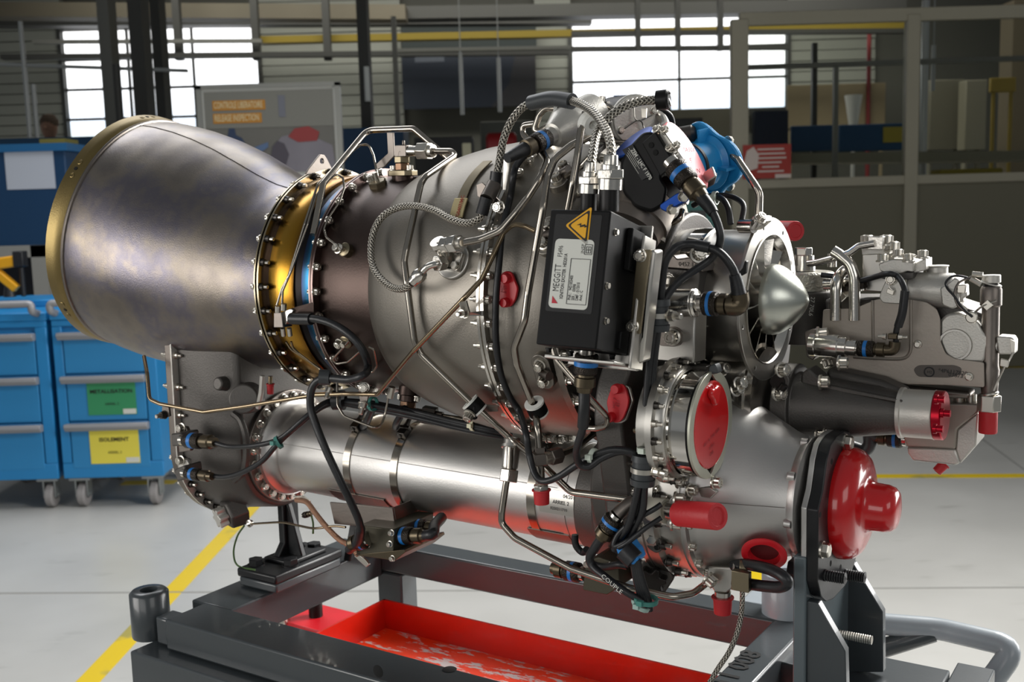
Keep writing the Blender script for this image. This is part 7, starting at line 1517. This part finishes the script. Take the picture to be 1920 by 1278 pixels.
    slab('boom_rib', [(1535, 718), (1692, 750), (1692, 756), (1535, 728)], yb-.02, .012, M['cast'], bm_, bev=.001); slab('boom_roof', [(1548, 690), (1650, 712), (1700, 735), (1690, 750), (1548, 718)], yb+.01, .03, M['cast'], bm_, bev=.006)
    for x, yy in ((1537, 716), (1530, 818), (1572, 680), (1545, 815)): inst('bolt', BOLT, bm_, Y(x, yy, yb-.026), camdir(.85, 0, .5), 1.5)
    b = MB(); b.rev([(0, 0), (0, .0262), (.0035, .0265), (.0045, .0248), (.0325, .0248), (.034, .0255), (.0345, .0245), (.0345, 0)], c_-d*.006, d, 48); cup = part('drive_cup', b, LT, bm_, 'pale round cup'); 
    b = MB(); b.rev([(.0345, 0), (.0345, .0252), (.0425, .0252), (.0435, .024), (.0435, 0)], c_-d*.006, d, 48); rd = part('red_end_plate', b, M['red_anod'], ENG, 'dark red anodised end plate with three bolts', bev=.0004)
    u, w_ = perp(d)
    for k, (x, yy) in enumerate(((1757, 748), (1768, 774), (1754, 803))): 
        b = MB(); q = E.x(x-4, yy, (c_+d*.0375).x); b.cyl(q, q+d*.003, .005, n=12); b.cyl(q+d*.003, q+d*.009, .0036, n=12); part('red_bolt', b, M['red_anod'], rd)
    slab('shield_trough', [(1640, 715), (1700, 722), (1820, 735), (1818, 748), (1700, 745), (1650, 735)], YF+.01, .03, M['plate'], ENG, bev=.004)
    # grey electronic box below
    yx = YF+.015; ft = outl([(1694, 822), (1700, 755), (1836, 757), (1834, 773), (1794, 805), (1791, 842), (1700, 838)], yx)
    b = MB(); b.prism(ft, (0, .055, 0)); bxo = part('control_unit', b, M['shield'], ENG, 'grey sheet metal control box under the fuel unit', bev=.002)
    lo = [(1700, 838), (1791, 842), (1800, 868), (1790, 872), (1712, 864), (1702, 850)]; slab('unit_base', lo, yx+.002, .05, M['cast_light'], bxo, bev=.002); slab('unit_side', [(1791, 842), (1794, 805), (1834, 773), (1830, 835), (1800, 870)], yx+.004, .05, M['cast_light'], bxo, bev=.002)
    p0 = Y(1700, 824, yx+.02); connector('unit_connector', p0, Y(1640, 818, yx+.02), .0118, par=bxo); b = MB(); b.sweep(fillet([Y(1645, 819, yx+.02), Y(1630, 812, yx+.02), Y(1632, 835, yx+.02), Y(1620, 846, yx+.02), Y(1598, 838, yx+.02)], .012), .0075, 14); part('unit_elbow', b, M['clamp_rubber'], bxo)
    tube('harness_cable', [(1560, 815, .05), (1580, 815, .05), (1600, 810, .05), (1625, 795, .06)], .0022, M['plate'], curve=True)
    cylp(bxo, 'unit_stub', Y(1770, 865, yx+.02), Y(1776, 852, yx+.02), .005, M['plate'])
    for x in (1798, 1820): b = MB(); b.cyl(Y(x, 760, YF+.03), Y(x, 738, YF+.03), .006, n=14); part('unit_post', b, M['bolt'], bxo)
fuel_unit()
# ================================================================= red and other protective covers: each lifts off
def cap_cyl(p0, p1, r, label, name='protective_cap', m=None, lip=False, group=None):
    p0, p1 = V(p0), V(p1); L = (p1-p0).length; d = p1-p0; b = MB()
    prof = [(0, r*.8), (0, r*(1.18 if lip else 1)), (.08*L, r*(1.18 if lip else 1)), (.12*L, r), (L-.0012, r*(.92 if lip else 1)), (L, r*(.9 if lip else .96)), (L, r*.72), (L-.001, r*.66), (L-.001, 0)]
    b.rev(prof, p0, d, 32); return one(name, b, m or M['red_soft'], label, 'cap', p0 if p0.z < p1.z else p1, E, group)
cap_cyl(Y(1274, 962, -.15), Y(1346, 968, -.172), .0128, 'red cylindrical cap on the pressure port below the round red cover')
cap_cyl(Y(1452, 432, .15), Y(1492, 433, .12), .0115, 'red cylindrical cap above the inlet ring')
cap_cyl(Y(1015, 917, -.17), Y(1016, 944, -.17), .0085, 'small red cap on the tee pipe in front of the shaft tube', lip=True)
cap_cyl(Y(1355, 1118, -.085), Y(1355, 1149, -.085), .0098, 'small red cap under the drain block at the bottom', lip=True)
cap_cyl(Y(1853, 767, YF+.012), Y(1852, 811, YF+.012), .0092, 'red cap below the white nut at the far right')
cap_cyl(Y(1771, 869, YF+.035), Y(1756, 884, YF+.03), .0056, 'tiny tilted red cap under the grey control box', lip=True)
cap_cyl(Y(507, 719, -.07), Y(507, 738, -.07), .0048, 'tiny red cap under the exhaust nozzle beside the rear gearbox', lip=True)
b = MB(); b.cyl(Y(507, 705, -.07), Y(507, 722, -.07), .003, n=12); part('drain_stub', b, M['pipe_bronze'], ENG)
def dome():
    cy, cz, t0 = .004, -.2085, .4045; b = MB()
    prof = [(0, .0), (0, .0575), (.006, .0585), (.012, .0578), (.018, .0555), (.0235, .05), (.0268, .0415), (.0278, .032), (.0286, .028), (.031, .0258), (.036, .0248), (.047, .0243), (.053, .0225), (.0568, .0185), (.0585, .012), (.059, 0)]
    b.rev(prof, (t0, cy, cz), (1, 0, 0), 80); one('dome_cover', b, M['red_gloss'], 'large glossy red dome cover with a round knob on the black adapter plate', 'cover', (t0, cy, cz-.057), E, smooth=60)
dome()
def port_cover():
    b = MB(); X0 = PO.x-.0026; R = .0455*KP
    b.rev([(0, 0), (0, R), (.002, R), (.003, R-.0015), (.0025, R-.004), (.0022, 0)], (X0, PY, PZ), (1, 0, 0), 64); t = one('port_cover', b, M['red_gloss'], 'large round red cover inside the pale port ring', 'cover', (X0, PY, PZ-R), E)
    b = MB(); rr = []
    for i in range(28):
        a = 2*PI*i/28; r = .0095*KP*(1+.22*math.sin(3*a+.5)); rr.append(V((X0+.002, PY-r*math.cos(a)*1.15, PZ+.03+r*math.sin(a))))
    b.prism(rr, (.006, 0, 0)); part('grip_knob', b, M['red_gloss'], t, bev=.002)
    for k, (s, z) in enumerate((('851 6 790 000', -.012), ('1702', -.021), ('OB', -.028))): text('cover_lettering', s, .0052, M['stamp'], t, (X0+.0029, PY, PZ+z), (0, 1, .25), (0, 0, 1), 'CENTER', sx=1.3)
port_cover()
def oval_cover(pts, y, label, lets, holes):
    P = outl(pts, y); n = (P[2]-P[0]).cross(P[5]-P[0]).normalized(); n = n if n.y < 0 else -n
    b = MB(); b.prism(P, n*.0035); t = one('oval_cover', b, M['red'], label, 'cover', min(P, key=lambda p: p.z), E, bev=.0008)
    for x, yy in holes:
        p = Y(x, yy, y)+n*.0035; b = MB(); b.rev([(0, .0052), (.006, .0048), (.007, .0042), (.007, 0)], p, n, 20); part('cover_button', b, M['red'], t)
    c = Y(sum(a for a, _ in pts)/len(pts), sum(b_ for _, b_ in pts)/len(pts), y)+n*.004
    for k, s in enumerate(lets): text('cover_lettering', s, .0048, M['stamp'], t, c+V((.004*k-.004, 0, 0)), (0.1, 0, 1), (-1, 0, 0), 'CENTER')
oval_cover(rounded([(940, 533), (940, 526), (943, 512), (952, 507), (962, 510), (974, 540), (970, 560), (961, 574), (950, 576), (942, 568), (936, 550)], 5), K((955, 542, 's', .0))[1]-.001, 'dark red oval cover plate high on the casing beside the casing flange', ['MC', 'E 21'], [(955, 521), (953, 566)])
oval_cover(rounded([(1140, 752), (1148, 728), (1158, 719), (1170, 719), (1176, 727), (1182, 748), (1180, 762), (1172, 782), (1164, 791), (1152, 791), (1145, 782)], 6), -.158, 'red oval cover plate with two buttons on the dark front case', ['MC 7', '851'], [(1161, 727), (1150, 780)])
slab('cover_gasket', rounded([(1170, 722), (1180, 726), (1187, 752), (1174, 788), (1164, 794), (1150, 793)], 4), -.156, .004, M['machined'], ENG)
def ring_plug():
    c = E.cyl(1434, 1029, .0675, CY, CZ); n = (V((0, c.y-CY, c.z-CZ)).normalized()+camdir(.1, -.1, 1)*.45).normalized(); c = c+n*.005; b = MB(); b.rev([(-.012, .0135), (.001, .0145), (.001, .0225), (.0025, .0225), (.0035, .021), (.0035, .0158), (.0005, .015), (-.0035, .0142), (-.012, .0135)], c, n, 48); t = one('ring_plug', b, M['red'], 'red ring shaped plug low on the silver gear cone', 'cap', c-V((0, 0, .022)), E)
    b = MB(); b.rev([(-.0036, 0), (-.0036, .0143), (-.0044, .0143), (-.0044, 0)], c, n, 32); part('plug_floor', b, mat('plug_shade_red', '#5a0a10', 0, .5), t)  # darker red puts the shade of the plug's hollow into its colour
ring_plug()
